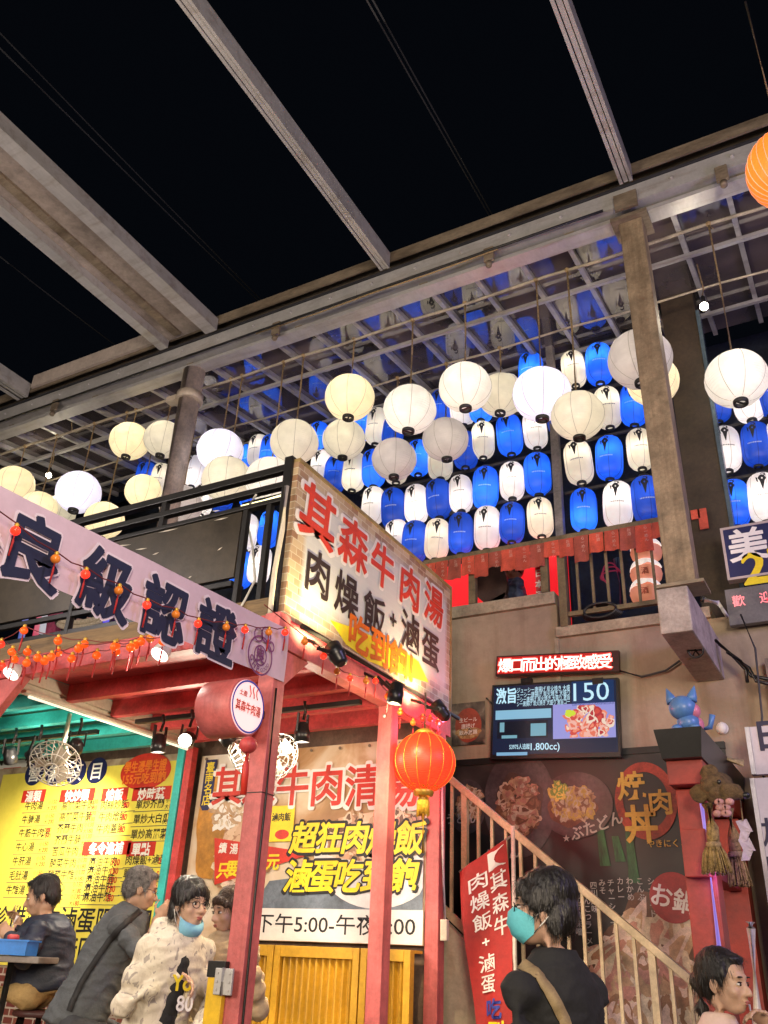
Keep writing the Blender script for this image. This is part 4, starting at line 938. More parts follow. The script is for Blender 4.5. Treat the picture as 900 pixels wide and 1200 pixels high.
# ================================================================ spotlights
def spot_can(c, d, lab, grp, lit=0, r=.048, ln=.13, stem=None, energy=0, cone=70, col=(1, .86, .66)):
    """cylindrical spotlight: can, lens, bracket"""
    c = V(c); d = V(d).normalized(); t = thing('spotlight', lab, 'spotlight', c, grp)
    MB().lathe([(r*.45, -ln/2), (r*.8, -ln/2+.012), (r*.9, -ln*.1), (r, -ln*.08), (r, ln/2), (r*.86, ln/2), (r*.80, ln/2-.03)], c, d, 20, capb=False).build('can', blackp, t)
    MB().lathe([(r*.80, ln/2-.024), (.0, ln/2-.020)], c, d, 20, capa=False).build('lens', EM('lens_%s' % lab[-6:], (1, .93, .8), lit) if lit else M('dark_lens', (.2, .2, .2), .1, 0, .1), t)
    if stem is not None:
        s_ = V(stem); m = MB(); x, y, _ = basis(d)
        for k in (-1, 1): m.bar(c+x*r*1.08*k, c+x*r*1.08*k-d*.03+(s_-c)*.45, .012, .02)
        m.build('yoke', black, t)
        MB().tube([c+(s_-c)*.40, c+(s_-c)*.7+V((.015, 0, 0)), s_], .011, 8).build('arm', black, t)
    if lit: light('spot_spill', 'POINT', c+d*(ln/2+.03), 15, col, .03, parent=t)
    if energy: light('spot_beam', 'SPOT', c+d*(ln/2+.01), energy, col, .03, c+d*3, cone, .8, parent=t)
    return t
def track(pa, pb, z, lab):
    a, b = PX(*pa, Zz=z), PX(*pb, Zz=z); b = V((b.x, a.y, z)); a.z = z
    tag(MB().box((min(a.x, b.x), a.y-.018, z-.016), (max(a.x, b.x), a.y+.018, z+.016)).build('light_track', black), lab, 'track', 'black lighting tracks under the stall joists')
    return a.y
ZT = 3.0
track((-30, 873), (104, 854), ZT, 'black lighting track below the teal joists')
track((160, 846), (252, 838), ZT, 'black lighting track below the red joists left of the front pillar')
track((318, 834), (412, 817), ZT, 'black lighting track below the red joists right of the front pillar')
G = 'black track spotlights inside the stall'
def tspot(px, py, d, lab, lit, energy, z=2.78, cone=75):
    c = PX(px, py, Zz=z)
    if len(d) == 2: d = PX(*d, Y=5.74)-c
    spot_can(c, d, lab, G, lit, .052, .13, (c.x, c.y, ZT-.016), energy, cone)
tspot(12, 884, (-.3, .5, -.6), 'black spotlight tilted away at the far left end of the teal track', 0, 0)
tspot(42, 881, (-.75, .0, -.55), 'lit black spotlight aiming left under the teal joists', 18, 130)
tspot(89, 874, (78, 988), 'black spotlight behind the wire fan, aiming at the yellow menu', 8, 700, 2.78, 46)
tspot(186, 871, (.0, .1, -1), 'black spotlight pointing straight down left of the glaring one', 12, 130)
tspot(220, 866, (.35, -.75, -.35), 'glaring lit spotlight aimed towards the viewer left of the front pillar', 26, 156)
tspot(264, 862, (.3, .5, -.6), 'black spotlight tilted beside the drum shaped light box', 0, 156)
tspot(354, 858, (-.02, .1, -1), 'black spotlight pointing down at the soup banner right of the front pillar', 10, 143)
G2 = 'black floodlights along the foot of the signboard'
for px, py, lab, d, lit, e in ((395, 768, 'black floodlight below the signboard, nearest the front pillar', (-.55, .05, .8), 0, 60),
        (464, 812, 'black floodlight with a glowing underside below the signboard', (-.15, .0, -1), 16, 120),
        (517, 834, 'black floodlight below the far end of the signboard', (-.6, -.1, .75), 0, 45)):
    c = PX(px, py, X=XS+.28); spot_can(c, d, lab, G2, lit, .05, .14, (XS+.03, c.y, 3.12), e, 120, (1, .8, .42))
MB_ = MB(); a = V((XS+.10, Y1+.1, 3.145)); b = V((XS+.10, 6.02, 3.145)); MB_.tube([a, b], .016, 8)
tag(MB_.build('lamp_rail', black), 'black pipe rail carrying the floodlights under the signboard', 'rail')
for px, py, lab in ((16, 786, 'white floodlight on the stall front under the left amber bulbs'), (190, 763, 'white floodlight under the pink banner above the red front beam')):
    c = PX(px, py, Y=3.60); t = thing('floodlight', lab, 'floodlight', c, 'white floodlights above the front beam')
    d = V((0, -.5, -.85)).normalized()
    MB().lathe([(.025, -.045), (.045, -.03), (.057, .03), (.053, .034)], c, d, 20, capb=False).build('shade', M('white_enamel', (.6, .6, .58), .4, 0, .1), t)
    MB().lathe([(.051, .022), (.0, .03)], c, d, 20, capa=False).build('lens', lamp_white, t)
    MB().tube([c-d*.04, V((c.x, Y1-.03, c.z+.10)), V((c.x, Y1, 3.2))], .008, 6).build('arm', steel, t)
    light('spot_beam', 'SPOT', c+d*.05, 70, (1, .9, .78), .05, c+d*2, 130, .9, parent=t)
# ================================================================ fans hanging in the stall
cage = M('white_fan_wire', (.72, .70, .62), .4, .1, .1, 8)
def fan(c, d, lab, r=.20):
    c = V(c); d = V(d).normalized(); x, y, _ = basis(d); t = thing('wire_fan', lab, 'fan', c, 'white wire fans hung in the stall')
    m = MB()
    for k in range(20):
        a = 2*math.pi*k/20; e = x*math.cos(a)+y*math.sin(a)
        m.tube([c+d*.10+e*.05, c+d*.085+e*r*.62, c+d*.02+e*r, c-d*.05+e*r*.7, c-d*.07+e*.05], .0035, 4)
    for q, h in ((.05, .10), (r*.62, .085), (r, .02), (r*.7, -.05)):
        m.tube([c+d*h+(x*math.cos(2*math.pi*k/28)+y*math.sin(2*math.pi*k/28))*q for k in range(29)], .0045, 5)
    m.build('cage', cage, t)
    m = MB()
    for k in range(3):
        a = 2*math.pi*k/3; e = x*math.cos(a)+y*math.sin(a); f = d.cross(e)
        m.face([c+d*.03+e*.03-f*.02, c+d*.05+e*r*.75-f*.06, c+d*.01+e*r*.8+f*.05, c+d*.0+e*.03+f*.03])
    m.build('blades', cream, t)
    MB().lathe([(.02, -.16), (.055, -.15), (.06, -.05), (.03, -.02)], c, d, 16).build('motor', cream, t)
    MB().tube([c-d*.1, c-d*.11+V((0, 0, .12)), V((c.x-d.x*.11, c.y-d.y*.11, 3.03))], .016, 8).build('hanger', cream, t)
fan(PX(66, 893, Y=4.45), (.35, -.55, -.6), 'white wire fan hanging in front of the yellow menu banner', .185)
fan(PX(322, 886, Y=4.75), (.75, -.3, -.45), 'white wire fan hanging right of the front pillar by the soup banner', .16)
fan(PX(288, 884, Y=4.85), (-.6, -.3, -.45), 'white wire fan half hidden behind the front pillar', .15)
# ================================================================ big red silk lanterns
def silk(c, r, lab, mat, gmat, glow, tassel=True, asp=.93, rib=14, up=None, cap=None):
    c = V(c); t = thing('red_lantern' if tassel else 'orange_lantern', lab, 'lantern', c)
    prof = [(r*math.cos(a), r*asp*math.sin(a)) for a in [math.radians(-74+148*k/30) for k in range(31)]]
    MB().lathe(prof, c, n=48, capa=False, capb=False).build('shade', mat, t)
    for k in range(rib):
        a = 2*math.pi*k/rib; MB().tube([c+V((math.cos(a)*(q+.002), math.sin(a)*(q+.002), z)) for q, z in prof[::2]], .0028, 4).build('gold_seam', gmat, t)
    zb = r*asp*math.sin(math.radians(74))
    MB().lathe([(r*.30, .01), (r*.33, -.004), (r*.30, -.03), (r*.2, -.035)], c+V((0, 0, -zb)), capb=False, capa=False).build('bottom_ring', cap or gold, t)
    MB().lathe([(r*.30, -.004), (r*.33, .01), (r*.2, .03), (.01, .04)], c+V((0, 0, zb))).build('top_ring', cap or gold, t)
    if tassel:
        m = MB()
        for k in range(26):
            a = 2*math.pi*k/26; q = V((math.cos(a), math.sin(a), 0))*.036; j = random.uniform(-.02, .02)
            m.tube([c+V((0, 0, -zb-.02))+q*.7, c+V((0, 0, -zb-.07))+q, c+V((0, 0, -zb-.15+j))+q*1.05], .0055, 5)
        m.build('fringe', M('yellow_fringe', (.75, .42, .03), .7, 0, .2, 40), t)
        m = MB(); m.tube([c+V((0, 0, -zb-.13)), c+V((.005, 0, -zb-.38))], .008, 6); m.build('pendant', M('yellow_ribbon', (.72, .45, .03), .7, 0, .1, 8), t)
        m = MB()
        rnd = random.Random(5)
        for k in range(60):
            a = rnd.uniform(0, 6.28); b = math.radians(rnd.uniform(-68, -54)); q = c+V((r*math.cos(b)*math.cos(a), r*math.cos(b)*math.sin(a), r*asp*math.sin(b)))*1
            n_ = (q-c).normalized(); x, y, _ = basis(n_); q = q+n_*.002; s_ = rnd.uniform(.006, .013)
            m.face([q+x*s_, q+y*s_*.6, q-x*s_, q-y*s_*.6])
        m.build('gold_pattern', gold, t)
    m = MB(); m.tube([c+V((0, 0, zb+.03)), c+V((0, 0, zb+.03+(up or .25)))], .007, 6); m.build('cord', rope, t)
    light('lantern_bulb', 'POINT', c, glow, (1, .55, .35), .05, parent=t)
    return t
red_silk = paper('red_silk', (.95, .055, .02), .42, 160., .5)
c = PX(497, 893, X=-2.62); silk(c, .205, 'big glowing red silk lantern with yellow tassel hanging in front of the rear red pillar', red_silk, gold, 4.5, up=3.1-c.z-.2)
og = bpy.data.materials.new('striped_paper')
og = paper('orange_paper', (1.0, .22, .03), .55, 60., .5)
c = PX(922, 197, W=4.6); t = silk(c, .20, 'orange striped paper lantern cut off by the right edge at the top', og, M('pale_stripe', (.9, .55, .35), .6, 0, .1), 3.0, False, 1.12, 28, 1.2, M('cream_cap', (.85, .78, .62), .6))
# ================================================================ strings of small amber bulbs
amber_b = EM('amber_globe', (1, .09, .008), .48, (.85, .12, .015), .10); red_b = EM('red_globe', (1, .03, .015), 1.3, (.85, .05, .02), .12); dull_b = EM('dull_globe', (.9, .22, .02), .10, (.75, .22, .03), .15)
tas = M('red_tassel', (.5, .02, .02), .7, 0, .15, 20)
wirem = M('dark_red_wire', (.18, .02, .02), .6)
def mini_proto(name, mt):
    t = thing(name, 'x', 'bulb')
    MB().ell((0, 0, 0), (.020, .020, .019), n=12, m=8).build('globe', mt, t)
    MB().lathe([(.008, -.004), (.010, .010), (.005, .016)], (0, 0, .017), n=8).build('cap', gold, t)
    MB().tube([(0, 0, -.021), (.002, 0, -.045), (-.002, 0, -.105)], [.003, .005, .004], 5).build('tassel', tas, t)
    return t
mini = {'a': mini_proto('string_bulb', amber_b), 'r': mini_proto('string_bulb', red_b), 'd': mini_proto('string_bulb', dull_b)}
used = set()
def bulbs(items, where, lab, grp, wname, sc_=1.):
    pts = []
    nm = {'a': 'amber', 'r': 'glowing red', 'd': 'dull gold'}
    for i, (px, py, k) in enumerate(items):
        c = where(px, py); pts.append(c+V((0, 0, .03))); l = '%s bulb, %s from left on %s' % (nm[k], ORD[i], lab)
        if k in used: dup(mini[k], c, l, grp).scale = (sc_, sc_, sc_)
        else: mini[k].location = c; tag(mini[k], l, None, grp); used.add(k)
    full = [pts[0]]
    for a, b in zip(pts, pts[1:]): full += [a.lerp(b, .5)-V((0, 0, .012)), b]
    if pts: full = [pts[0]+(pts[0]-pts[1])*2]+full
    tag(MB().tube(full, .003, 5).build('bulb_wire', wirem), wname, 'wire')
bulbs([(18, 622, 'r'), (65, 655, 'd'), (100, 673, 'r'), (139, 692, 'd'), (172, 709, 'r'), (206, 720, 'd'), (232, 731, 'r'), (265, 735, 'd'), (287, 738, 'r'), (315, 741, 'd'), (334, 741, 'r')],
      lambda x, y: PX(x, y, X=XS+.115), 'the string crossing the pink banner', 'small bulbs strung across the pink banner', 'dark red wire of bulbs crossing the pink banner')
bulbs([(357, 752, 'd'), (379, 769, 'r'), (395, 787, 'd'), (410, 795, 'r'), (429, 798, 'd'), (440, 798, 'r'), (454, 816, 'a'), (469, 835, 'a'), (484, 847, 'd'), (495, 842, 'r'), (504, 843, 'r'), (513, 847, 'r')],
      lambda x, y: PX(x, y, X=XS+.19), 'the string below the signboard', 'small bulbs strung below the signboard', 'wire of small bulbs along the foot of the signboard')
rb_ = [o for o in bpy.data.objects if o.get('label') == 'glowing red bulb, twelfth from left on the string below the signboard'][0]
light('bulb_glow', 'POINT', V(rb_.location)+V((.03, .0, -.02)), 22, (1, .03, .06), .03, parent=rb_)
bulbs([(1, 755, 'r'), (28, 739, 'a'), (68, 751, 'a'), (99, 755, 'a'), (136, 757, 'a'), (165, 752, 'a'), (191, 752, 'a')],
      lambda x, y: PX(x, y, Y=3.50), 'the topmost front string', 'small bulbs strung before the red front beam', 'topmost dark red wire of amber bulbs before the front beam', 1.32)
bulbs([(2, 781, 'r'), (17, 773, 'a'), (32, 764, 'a'), (52, 775, 'a'), (68, 765, 'a'), (84, 772, 'a'), (113, 768, 'a'), (136, 764, 'a'), (158, 757, 'a'), (176, 748, 'd')],
      lambda x, y: PX(x, y, Y=3.56), 'the lowest front string', 'small bulbs strung before the red front beam', 'lowest dark red wire of amber bulbs before the front beam', 1.32)
bulbs([(14, 764, 'a'), (31, 777, 'a'), (44, 771, 'a'), (60, 770, 'a'), (92, 760, 'a'), (134, 758, 'a'), (153, 759, 'a')],
      lambda x, y: PX(x, y, Y=3.44), 'the middle front string', 'small bulbs strung before the red front beam', 'middle dark red wire of amber bulbs before the front beam', 1.32)
c = PX(291, 873, X=XS+.1); t = thing('red_ornament', 'small round red ornament with a ribbon hanging on the front pillar below the light box', 'ornament', c)
MB().ell(c, (.045, .045, .042), n=16, m=10).build('ball', red_paint, t); m = MB(); m.tube([c-V((0, 0, .04)), c-V((0, 0, .1)), c-V((0, -.005, .24))], [.012, .018, .016], 8); m.build('ribbon', red_ink, t)
# ================================================================ things on and before the concrete wall
PW = Plane((0, YB-.03, 0), (1, 0, 0), (0, 0, 1))
def tilted(p_tl, p_tr, y):
    a, b = PX(*p_tl, Y=y), PX(*p_tr, Y=y); return Plane(a, b-a, (0, 0, 1)), (b-a).length
# LED ticker
PLd, wl = tilted((582, 769), (725, 762), 6.88)
hl = .175
led = thing('led_sign', 'red LED ticker board with glowing white and red characters above the screen', 'sign', PLd.o)
m = MB(); m.prism([PLd.p(-.0, -hl, -.05), PLd.p(wl, -hl, -.05), PLd.p(wl, 0, -.05), PLd.p(0, 0, -.05)], PLd.n*.05); m.build('case', M('dark_red_case', (.05, .008, .008), .4), led)
m = MB(); m.panel(PLd, (.012, -hl+.012, wl-.06, -.012), .0005, .0015); m.build('display', EM('led_red', (1, .012, .006), .42, (.1, .005, .005)), led)
led_w = EM('led_white', (1, .72, .62), 3.2); led_r = EM('led_halo', (1, .02, .01), 2.2)
Tw = TX(PLd, .003); T = TX(PLd, .0045); n = 9; txt = '爆口而出的極致感受'
for i, ch in enumerate(txt):
    u = .085+(wl-.20)*i/(n-1); Tw.at(ch, u, -hl/2-.050, .122, .03, 'c'); T.at(ch, u, -hl/2-.049, .118, .0, 'c')
Tw.build('character_glow', led_r, led); T.build('characters', led_w, led)
for px in (616, 700):
    a = PX(px, 795, Y=6.86); MB().boxc(a+V((0, .03, -.02)), (.09, .06, .05)).build('bracket', black, led)
light('led_glow', 'AREA', PLd.p(wl/2, -hl/2, .06), 2.2, (1, .05, .03), .9, PLd.p(wl/2, -.4, 1.5), parent=led)
# screen
PT, wt = tilted((577, 803), (724, 794), 6.87); ht = .60
tv = thing('screen', 'lit wall screen showing a price of 150, a food photo and a dark shop picture', 'screen', PT.o)
m = MB(); m.prism([PT.p(0, -ht-.03, -.06), PT.p(wt, -ht-.03, -.06), PT.p(wt, 0, -.06), PT.p(0, 0, -.06)], PT.n*.06); m.build('case', blackp, tv)
def scr(name, col, s): return EM(name, col, s, (.01, .01, .01), .2)
m = MB(); m.panel(PT, (.018, -ht+.005, wt-.018, -.018), .0005, .0012); m.build('display', scr('screen_black', (.02, .04, .12), .35), tv)
def tvb(*pts): return PT.box(*pts)
m = MB(); m.panel(PT, tvb((670, 799), (720, 825)), .0014, .0018); m.build('blue_field', scr('screen_navy', (.01, .06, .22), .5), tv)
T = TX(PT, .003); T.fit('150', tvb((672, 801), (714, 820)), .0); T.fit('1.800cc)', tvb((622, 871), (656, 881)), .01); T.fit('激旨', tvb((582, 807), (605, 824)), .03)
T.fit('53975人追蹤', tvb((597, 872), (621, 878)), .01)
for k, y in enumerate((806, 811.5, 817, 822)): T.fit('ジューシー唐揚げ 炭火焼き 大盛り 激旨コース' [k:k+16+k], tvb((606, y), (668, y+3.2)), .005)
T.build('screen_writing', scr('screen_white', (.55, .85, 1), 1.0), tv)
m = MB(); m.panel(PT, tvb((581, 833), (646, 841)), .0014, .0018); m.build('sky_strip', scr('screen_pale', (.35, .7, .95), .7), tv)
m = MB(); m.panel(PT, tvb((583, 846), (642, 864)), .0014, .0018); m.build('dark_stall_picture', scr('screen_dark', (.006, .012, .03), .5), tv)
m = MB()
for b in (((586, 847), (591, 858)), ((622, 848), (640, 862)), ((588, 862), (606, 865))): m.panel(PT, tvb(*b), .002, .0023)
m.build('pale_figures', scr('screen_cyan', (.3, .65, .8), .6), tv)
m = MB(); m.panel(PT, tvb((582, 882), (618, 885)), .0014, .0018); m.build('caption_bar', scr('screen_bar', (.3, .6, .9), .7), tv)
m = MB(); m.panel(PT, tvb((648, 826), (722, 864)), .0014, .0018); m.build('food_photo_ground', scr('screen_lilac', (.42, .42, .95), .72), tv)
fm = food_mat('screen_meat', [(.5, .02, .03), (1, .25, .12), (1, .5, .35), (1, .85, .7)], 14)
fb = fm.node_tree.nodes['Principled BSDF']; src = fb.inputs['Base Color'].links[0].from_socket
fm.node_tree.links.new(src, fb.inputs['Emission Color']); fb.inputs['Emission Strength'].default_value = .75
bx_ = tvb((650, 828), (721, 863))
pieces(PT, PT.uv(690, 847), .20, .14, .0022, 70, .035, [EM('screen_food_%d' % i, c_, .85, (.01, .01, .01), .2) for i, c_ in enumerate(((.75, .08, .06), (1, .3, .18), (1, .52, .42), (.9, .2, .12), (1, .78, .62), (.55, .04, .05)))], 'food_photo', tv, 4, 1.5, bx_)
m = MB(); m.prism(blob_poly(PT, PT.uv(668, 836), .045, .03, .0036, 16, .2, 3), PT.n*.0002); m.build('salad_leaf', scr('screen_green', (.75, .9, .05), .8), tv)
light('screen_glow', 'AREA', PT.p(wt/2, -ht/2, .08), 2.5, (.55, .7, 1), .8, PT.p(wt/2, -ht/2, 2), parent=tv)
tag(MB().tube([PX(726, 786, Y=6.93), PX(752, 793, Y=6.95), PX(780, 786, Y=6.95), PX(797, 774, Y=6.95)], .009, 6).build('wall_cable', cabm), 'black cable sagging from the LED ticker to the beam end', 'cable')
tag(MB().tube([PX(570, 818, Y=6.97), PX(576, 824, Y=6.95), PX(580, 830, Y=6.93)], .007, 6).build('wall_cable', cabm), 'short black cable left of the screen', 'cable')
# small poster
ps = thing('small_poster', 'small dark food poster with a red round spot beside the screen', 'poster', PX(548, 850, Y=YB-.03))
b = PW.box((530, 819), (569, 878)); b = (b[0], b[1]+.05, b[2], b[3]-.05)
m = MB(); m.panel(PW, b, 0, .005); m.build('sheet', print_mat('poster_print', [(.35, (.03, .025, .02)), (.55, (.16, .12, .09)), (.7, (.4, .33, .26))], 9), ps)
m = MB(); m.disc(PW, ((b[0]+b[2])/2, b[3]-.2), .125, .15, .006, .0065); m.build('red_spot', M('brick_red_print', (.35, .06, .03), .5, 0, .2, 8), ps)
m = MB(); m.prism(blob_poly(PW, ((b[0]+b[2])/2, b[1]+.10), .12, .05, .0065, seed=2), PW.n*.0005); m.build('food_print', food_mat('nugget_print', [(.05, .03, .02), (.4, .22, .08), (.55, .35, .15)], 30), ps)
T = TX(PW, .0085)
for k, s_ in enumerate(('生ビール', '唐揚げ', '飲み放題')): T.at(s_, (b[0]+b[2])/2, b[3]-.17-k*.055, .04, .01, 'c')
T.build('poster_writing', white_ink, ps)
# ---- black food mural along the stairs
mu = thing('food_mural', 'long black food mural behind the stair railing with bowls and a red ringed logo', 'mural', (-2.2, YB, 1))
MX0, MX1, MZ0, MZ1 = -3.30, -.98, .55, 3.00
cloth_panel(PW, (MX0, MZ0, MX1, MZ1), print_mat('mural_print', [(.3, (.005, .004, .004)), (.55, (.013, .011, .010)), (.75, (.045, .036, .030))], 2.2), 'sheet', mu, .008, .006)
plate = M('dark_plate_print', (.055, .046, .046), .4, 0, .4, 3); meat = food_mat('bowl_meat_print', [(.10, .04, .02), (.30, .15, .07), (.50, .30, .16), (.62, .46, .30)], 20)
egg = food_mat('fried_print', [(.12, .06, .01), (.45, .26, .04), (.6, .42, .10), (.35, .40, .06)], 22)
m = MB(); m.disc(PW, PW.uv(609, 941), .31, .42, .012, .013); m.disc(PW, PW.uv(675, 943), .30, .25, .0135, .0145); m.disc(PW, PW.uv(548, 945), .17, .22, .012, .013); m.build('plates', plate, mu)
m = MB(); m.prism(blob_poly(PW, PW.uv(609, 944), .20, .26, .016, seed=1), PW.n*.0005); m.prism(blob_poly(PW, PW.uv(551, 944), .12, .16, .016, seed=6), PW.n*.0005); mb2, mb3, mcr, mpk, myl = pm('mural_brown', (.20, .10, .05)), pm('mural_tan', (.34, .22, .12)), pm('mural_cream', (.44, .35, .24)), pm('mural_meat', (.34, .16, .11)), pm('mural_egg', (.42, .29, .06))
m.build('meat_bowls', bpy.data.materials['print_black_brown'], mu)
pieces(PW, PW.uv(609, 944), .165, .21, .0168, 130, .038, [mb2, mb3, mpk, mcr, brown1], 'meat_slices', mu, 11)
pieces(PW, PW.uv(551, 944), .10, .13, .0168, 60, .035, [mb2, mb3, mcr], 'noodle_topping', mu, 12)
m = MB(); m.prism(blob_poly(PW, PW.uv(670, 945), .20, .15, .016, seed=3), PW.n*.0005); m.build('fried_bowl', bpy.data.materials['print_dark_brown'], mu)
pieces(PW, PW.uv(672, 942), .17, .12, .0168, 90, .034, [myl, mb3, mb2, mcr], 'fried_pieces', mu, 13)
pieces(PW, PW.uv(655, 928), .07, .06, .0215, 22, .03, [green1, yellow1], 'salad', mu, 14)
m = MB(); u, v = PW.uv(757, 938)
m.ringflat(PW, (u, v), .21, .285, 0, .013, 48, .82); m.build('logo_ring', M('brush_red_print', (.38, .045, .02), .5, 0, .35, 9), mu)
T = TX(PW, .018); gy = M('gold_print', (.66, .42, .06), .5, 0, .15, 9)
T.at('焼', u-.10, v+.03, .20, .022, 'c'); T.at('丼', u-.05, v-.27, .25, .03, 'c', .9); T.at('肉', u+.11, v-.09, .175, .022, 'c'); T.at('やきにくどん', u+.16, v-.335, .055, .01, 'c'); T.build('logo_writing', gy, mu)
T = TX(PW, .018)
a = PW.uv(531, 965); T.at('うどん', a[0]-.05, a[1], .085, .015)
a = PW.uv(699, 968); T.at('ぶたどん', a[0], a[1]-.04, .10, .02, 'c', 1, 0, .30); T.at('★', a[0]-.24, a[1]-.11, .06, .0, 'c')
a = PW.uv(590, 1000); T.at('牛どん', a[0], a[1]-.04, .09, .02, 'c', 1, 0, .1)
for px, py, s_ in ((763, 1028, 'シーフード'), (750, 1028, 'こんぶ'), (738, 1028, 'わかめ'), (727, 1028, 'カレー'), (716, 1030, 'チャーシュー'), (706, 1030, 'みそ'), (696, 1033, '四川風味'), (688, 1042, 'とんこつラーメン'), (677, 1050, '北海道味噌')):
    a = PW.uv(px, py); T.column(s_, a[0], a[1], .05, .054, .012)
T.build('menu_columns', M('faded_white_print', (.42, .40, .36), .5, 0, .1, 9), mu)
m = MB(); u, v = PW.uv(790, 1052); m.disc(PW, (u, v), .17, .17, .020, .021); m.build('red_spot', M('dull_red_print', (.36, .03, .03), .5, 0, .2, 8), mu)
T = TX(PW, .024); T.at('お鍋', u, v-.07, .15, .02, 'c', 1, 0, -.25); T.build('spot_writing', white_ink, mu)
grn = M('leek_print', (.02, .12, .035), .5, 0, .5, 4, stretch=(6, 1, 1)); m = MB()
for px, a0, b0 in ((738, 975, 1035), (722, 980, 1010), (704, 968, 1015)):
    u, v = PW.uv(px, a0); u2, v2 = PW.uv(px+3, b0); m.prism([PW.p(u-.03, v, .0125), PW.p(u+.02, v, .0125), PW.p(u2+.06, v2, .0125), PW.p(u2-.02, v2, .0125)], PW.n*.0005)
m.build('leeks', grn, mu)
pkm = food_mat('pork_print', [(.22, .08, .05), (.48, .25, .16), (.60, .40, .28), (.70, .55, .42)], 7); m = MB()
m.prism(blob_poly(PW, PW.uv(775, 1120), .42, .40, .0125, 40, .14, 5), PW.n*.0005); m.prism(blob_poly(PW, PW.uv(745, 1160), .40, .33, .0135, 40, .14, 7), PW.n*.0005); m.build('pork_slices', bpy.data.materials['print_dark_brown'], mu)
pieces(PW, PW.uv(770, 1135), .40, .33, .0145, 70, .095, [pinkm, fatm, brown3, cream1], 'raw_slices', mu, 15, 2.2, (MX0, MZ0, MX1-.01, MZ1))
pieces(PW, PW.uv(742, 1165), .36, .3, .0195, 80, .085, [fatm, brown3, pinkm, cream1, brown2], 'grilled_slices', mu, 16, 2.2, (MX0, MZ0, MX1-.01, MZ1))
MB().box((MX0, YB-.05, MZ1), (MX1, YB-.004, MZ1+.05)).build('top_batten', black, mu)
# ================================================================ stairs and their railing (running along the wall)
YS = 6.25
sr = thing('stair_railing', 'cream steel stair railing sloping down to the right in front of the black mural', 'railing', (-1.8, YS, 0))
hr = M('cream_rail_paint', (.56, .46, .28), .45, .1, .2, 6)
A, Bq = PX(522, 908, Y=YS), PX(835, 1170, Y=YS); C0, D0 = PX(523, 1068, Y=YS), PX(835, 1236, Y=YS)
sl = (Bq-A)/(Bq.x-A.x)
m = MB(); m.bar(A-sl*.2, Bq, .055, .05, up=Z, bev=.006); m.build('handrail', hr, sr)
m = MB(); m.bar(C0-sl*.2, V((Bq.x, YS, C0.z+sl.z*(Bq.x-C0.x))), .04, .05, up=Z); m.build('bottom_rail', hr, sr)
x = A.x-.05; k = 0
while x < Bq.x:
    zt = A.z+sl.z*(x-A.x)-.02; zb = C0.z+sl.z*(x-C0.x)+.02
    wd = .022 if k % 6 == 2 else .0105
    MB().box((x-wd, YS-wd, zb), (x+wd, YS+wd, zt)).build('baluster', hr, sr); x += .108; k += 1
stw = thing('staircase', 'concrete staircase climbing left along the wall, with a pale side wall', 'stairs', (-2.4, YS, 0))
m = MB(); zc = C0.z-.06
x0 = A.x-.15
m.prism([(x0, YS-.05, 0), (Bq.x, YS-.05, 0), (Bq.x, YS-.05, zc+sl.z*(Bq.x-C0.x)), (x0, YS-.05, zc+sl.z*(x0-C0.x))], (0, .08, 0)); m.build('side_wall', M('pale_plaster', (.52, .44, .32), .8, 0, .15, 3, .15, 30), stw)
m = MB(); n = 9
for k in range(n):
    xa = x0+(Bq.x-x0)*k/n; xb = x0+(Bq.x-x0)*(k+1)/n; zz = zc-.05+sl.z*(xb-C0.x)
    if zz > .05: m.box((xa, YS+.035, 0), (xb+.02, YB-.06, zz))
m.build('steps', conc, stw)
# electrical bits on the rear pillar
eb = thing('switch_box', 'small cream switch box on a white conduit beside the rear red pillar', 'box', PX(522, 1090, Y=5.9))
c = PX(521, 1090, Y=5.84); MB().boxc(c, (.05, .04, .13), None, .006).build('box', cream, eb)
MB().tube([c+V((0, 0, .06)), PX(519, 1000, Y=5.84), PX(517, 880, Y=5.84)], .010, 8).build('conduit', M('white_conduit', (.7, .68, .62), .5), eb)
# ---- red vertical flag
fl = thing('vertical_flag', 'tall red cloth flag with white characters leaning against the stair railing', 'flag', PX(600, 1190, Y=5.9))
PFv = Plane((0, 5.95, 0), (1, 0, 0), (0, 0, 1))
q = [V((*PFv.uv(*p), 0)) for p in ((539, 1022), (593, 984), (604, 1200), (556, 1200))]
def flag_pt(s_, t_, d=0):   # s 0..1 across, t 0..1 down
    a = q[0].lerp(q[1], s_); b = q[3].lerp(q[2], s_); p = a.lerp(b, t_)
    return PFv.p(p.x, p.y, .03*math.sin(s_*3.2+t_*5)+.012*math.sin(s_*9+t_*3)+d)
m = MB(); g = [[m.bm.verts.new(flag_pt(i/16, j/30*1.25)) for i in range(17)] for j in range(31)]
for j in range(30):
    for i in range(16): m._f((g[j][i], g[j][i+1], g[j+1][i+1], g[j+1][i]), True)
m.build('cloth', M('flag_red', (.40, .022, .018), .7, 0, .15, 3, .1, 60), fl, recalc=False)
class FlagPlane:
    def p(s, u, v, n=0): return flag_pt(u, -v, n)
class FTX(TX): pass
T = FTX(FlagPlane(), .006)
for i, ch in enumerate('肉燥飯+滷蛋'): T.fit(ch, (.20, -(.095+.125*(i+1))+.02, .58, -(.095+.125*i)), .012) if ch != '+' else T.fit(ch, (.32, -(.095+.125*(i+1))+.05, .48, -(.095+.125*i)-.03), .012)
for i, ch in enumerate('【其森牛'): T.fit(ch, (.62, -(.02+.13*(i+1))+.02, .96, -(.02+.13*i)), .012)
T.build('characters', white_ink, fl)
T = FTX(FlagPlane(), .006); T.fit('吃', (.30, -.97, .72, -.86), .04); T.build('blue_character', M('flag_blue', (.04, .06, .35), .6), fl)
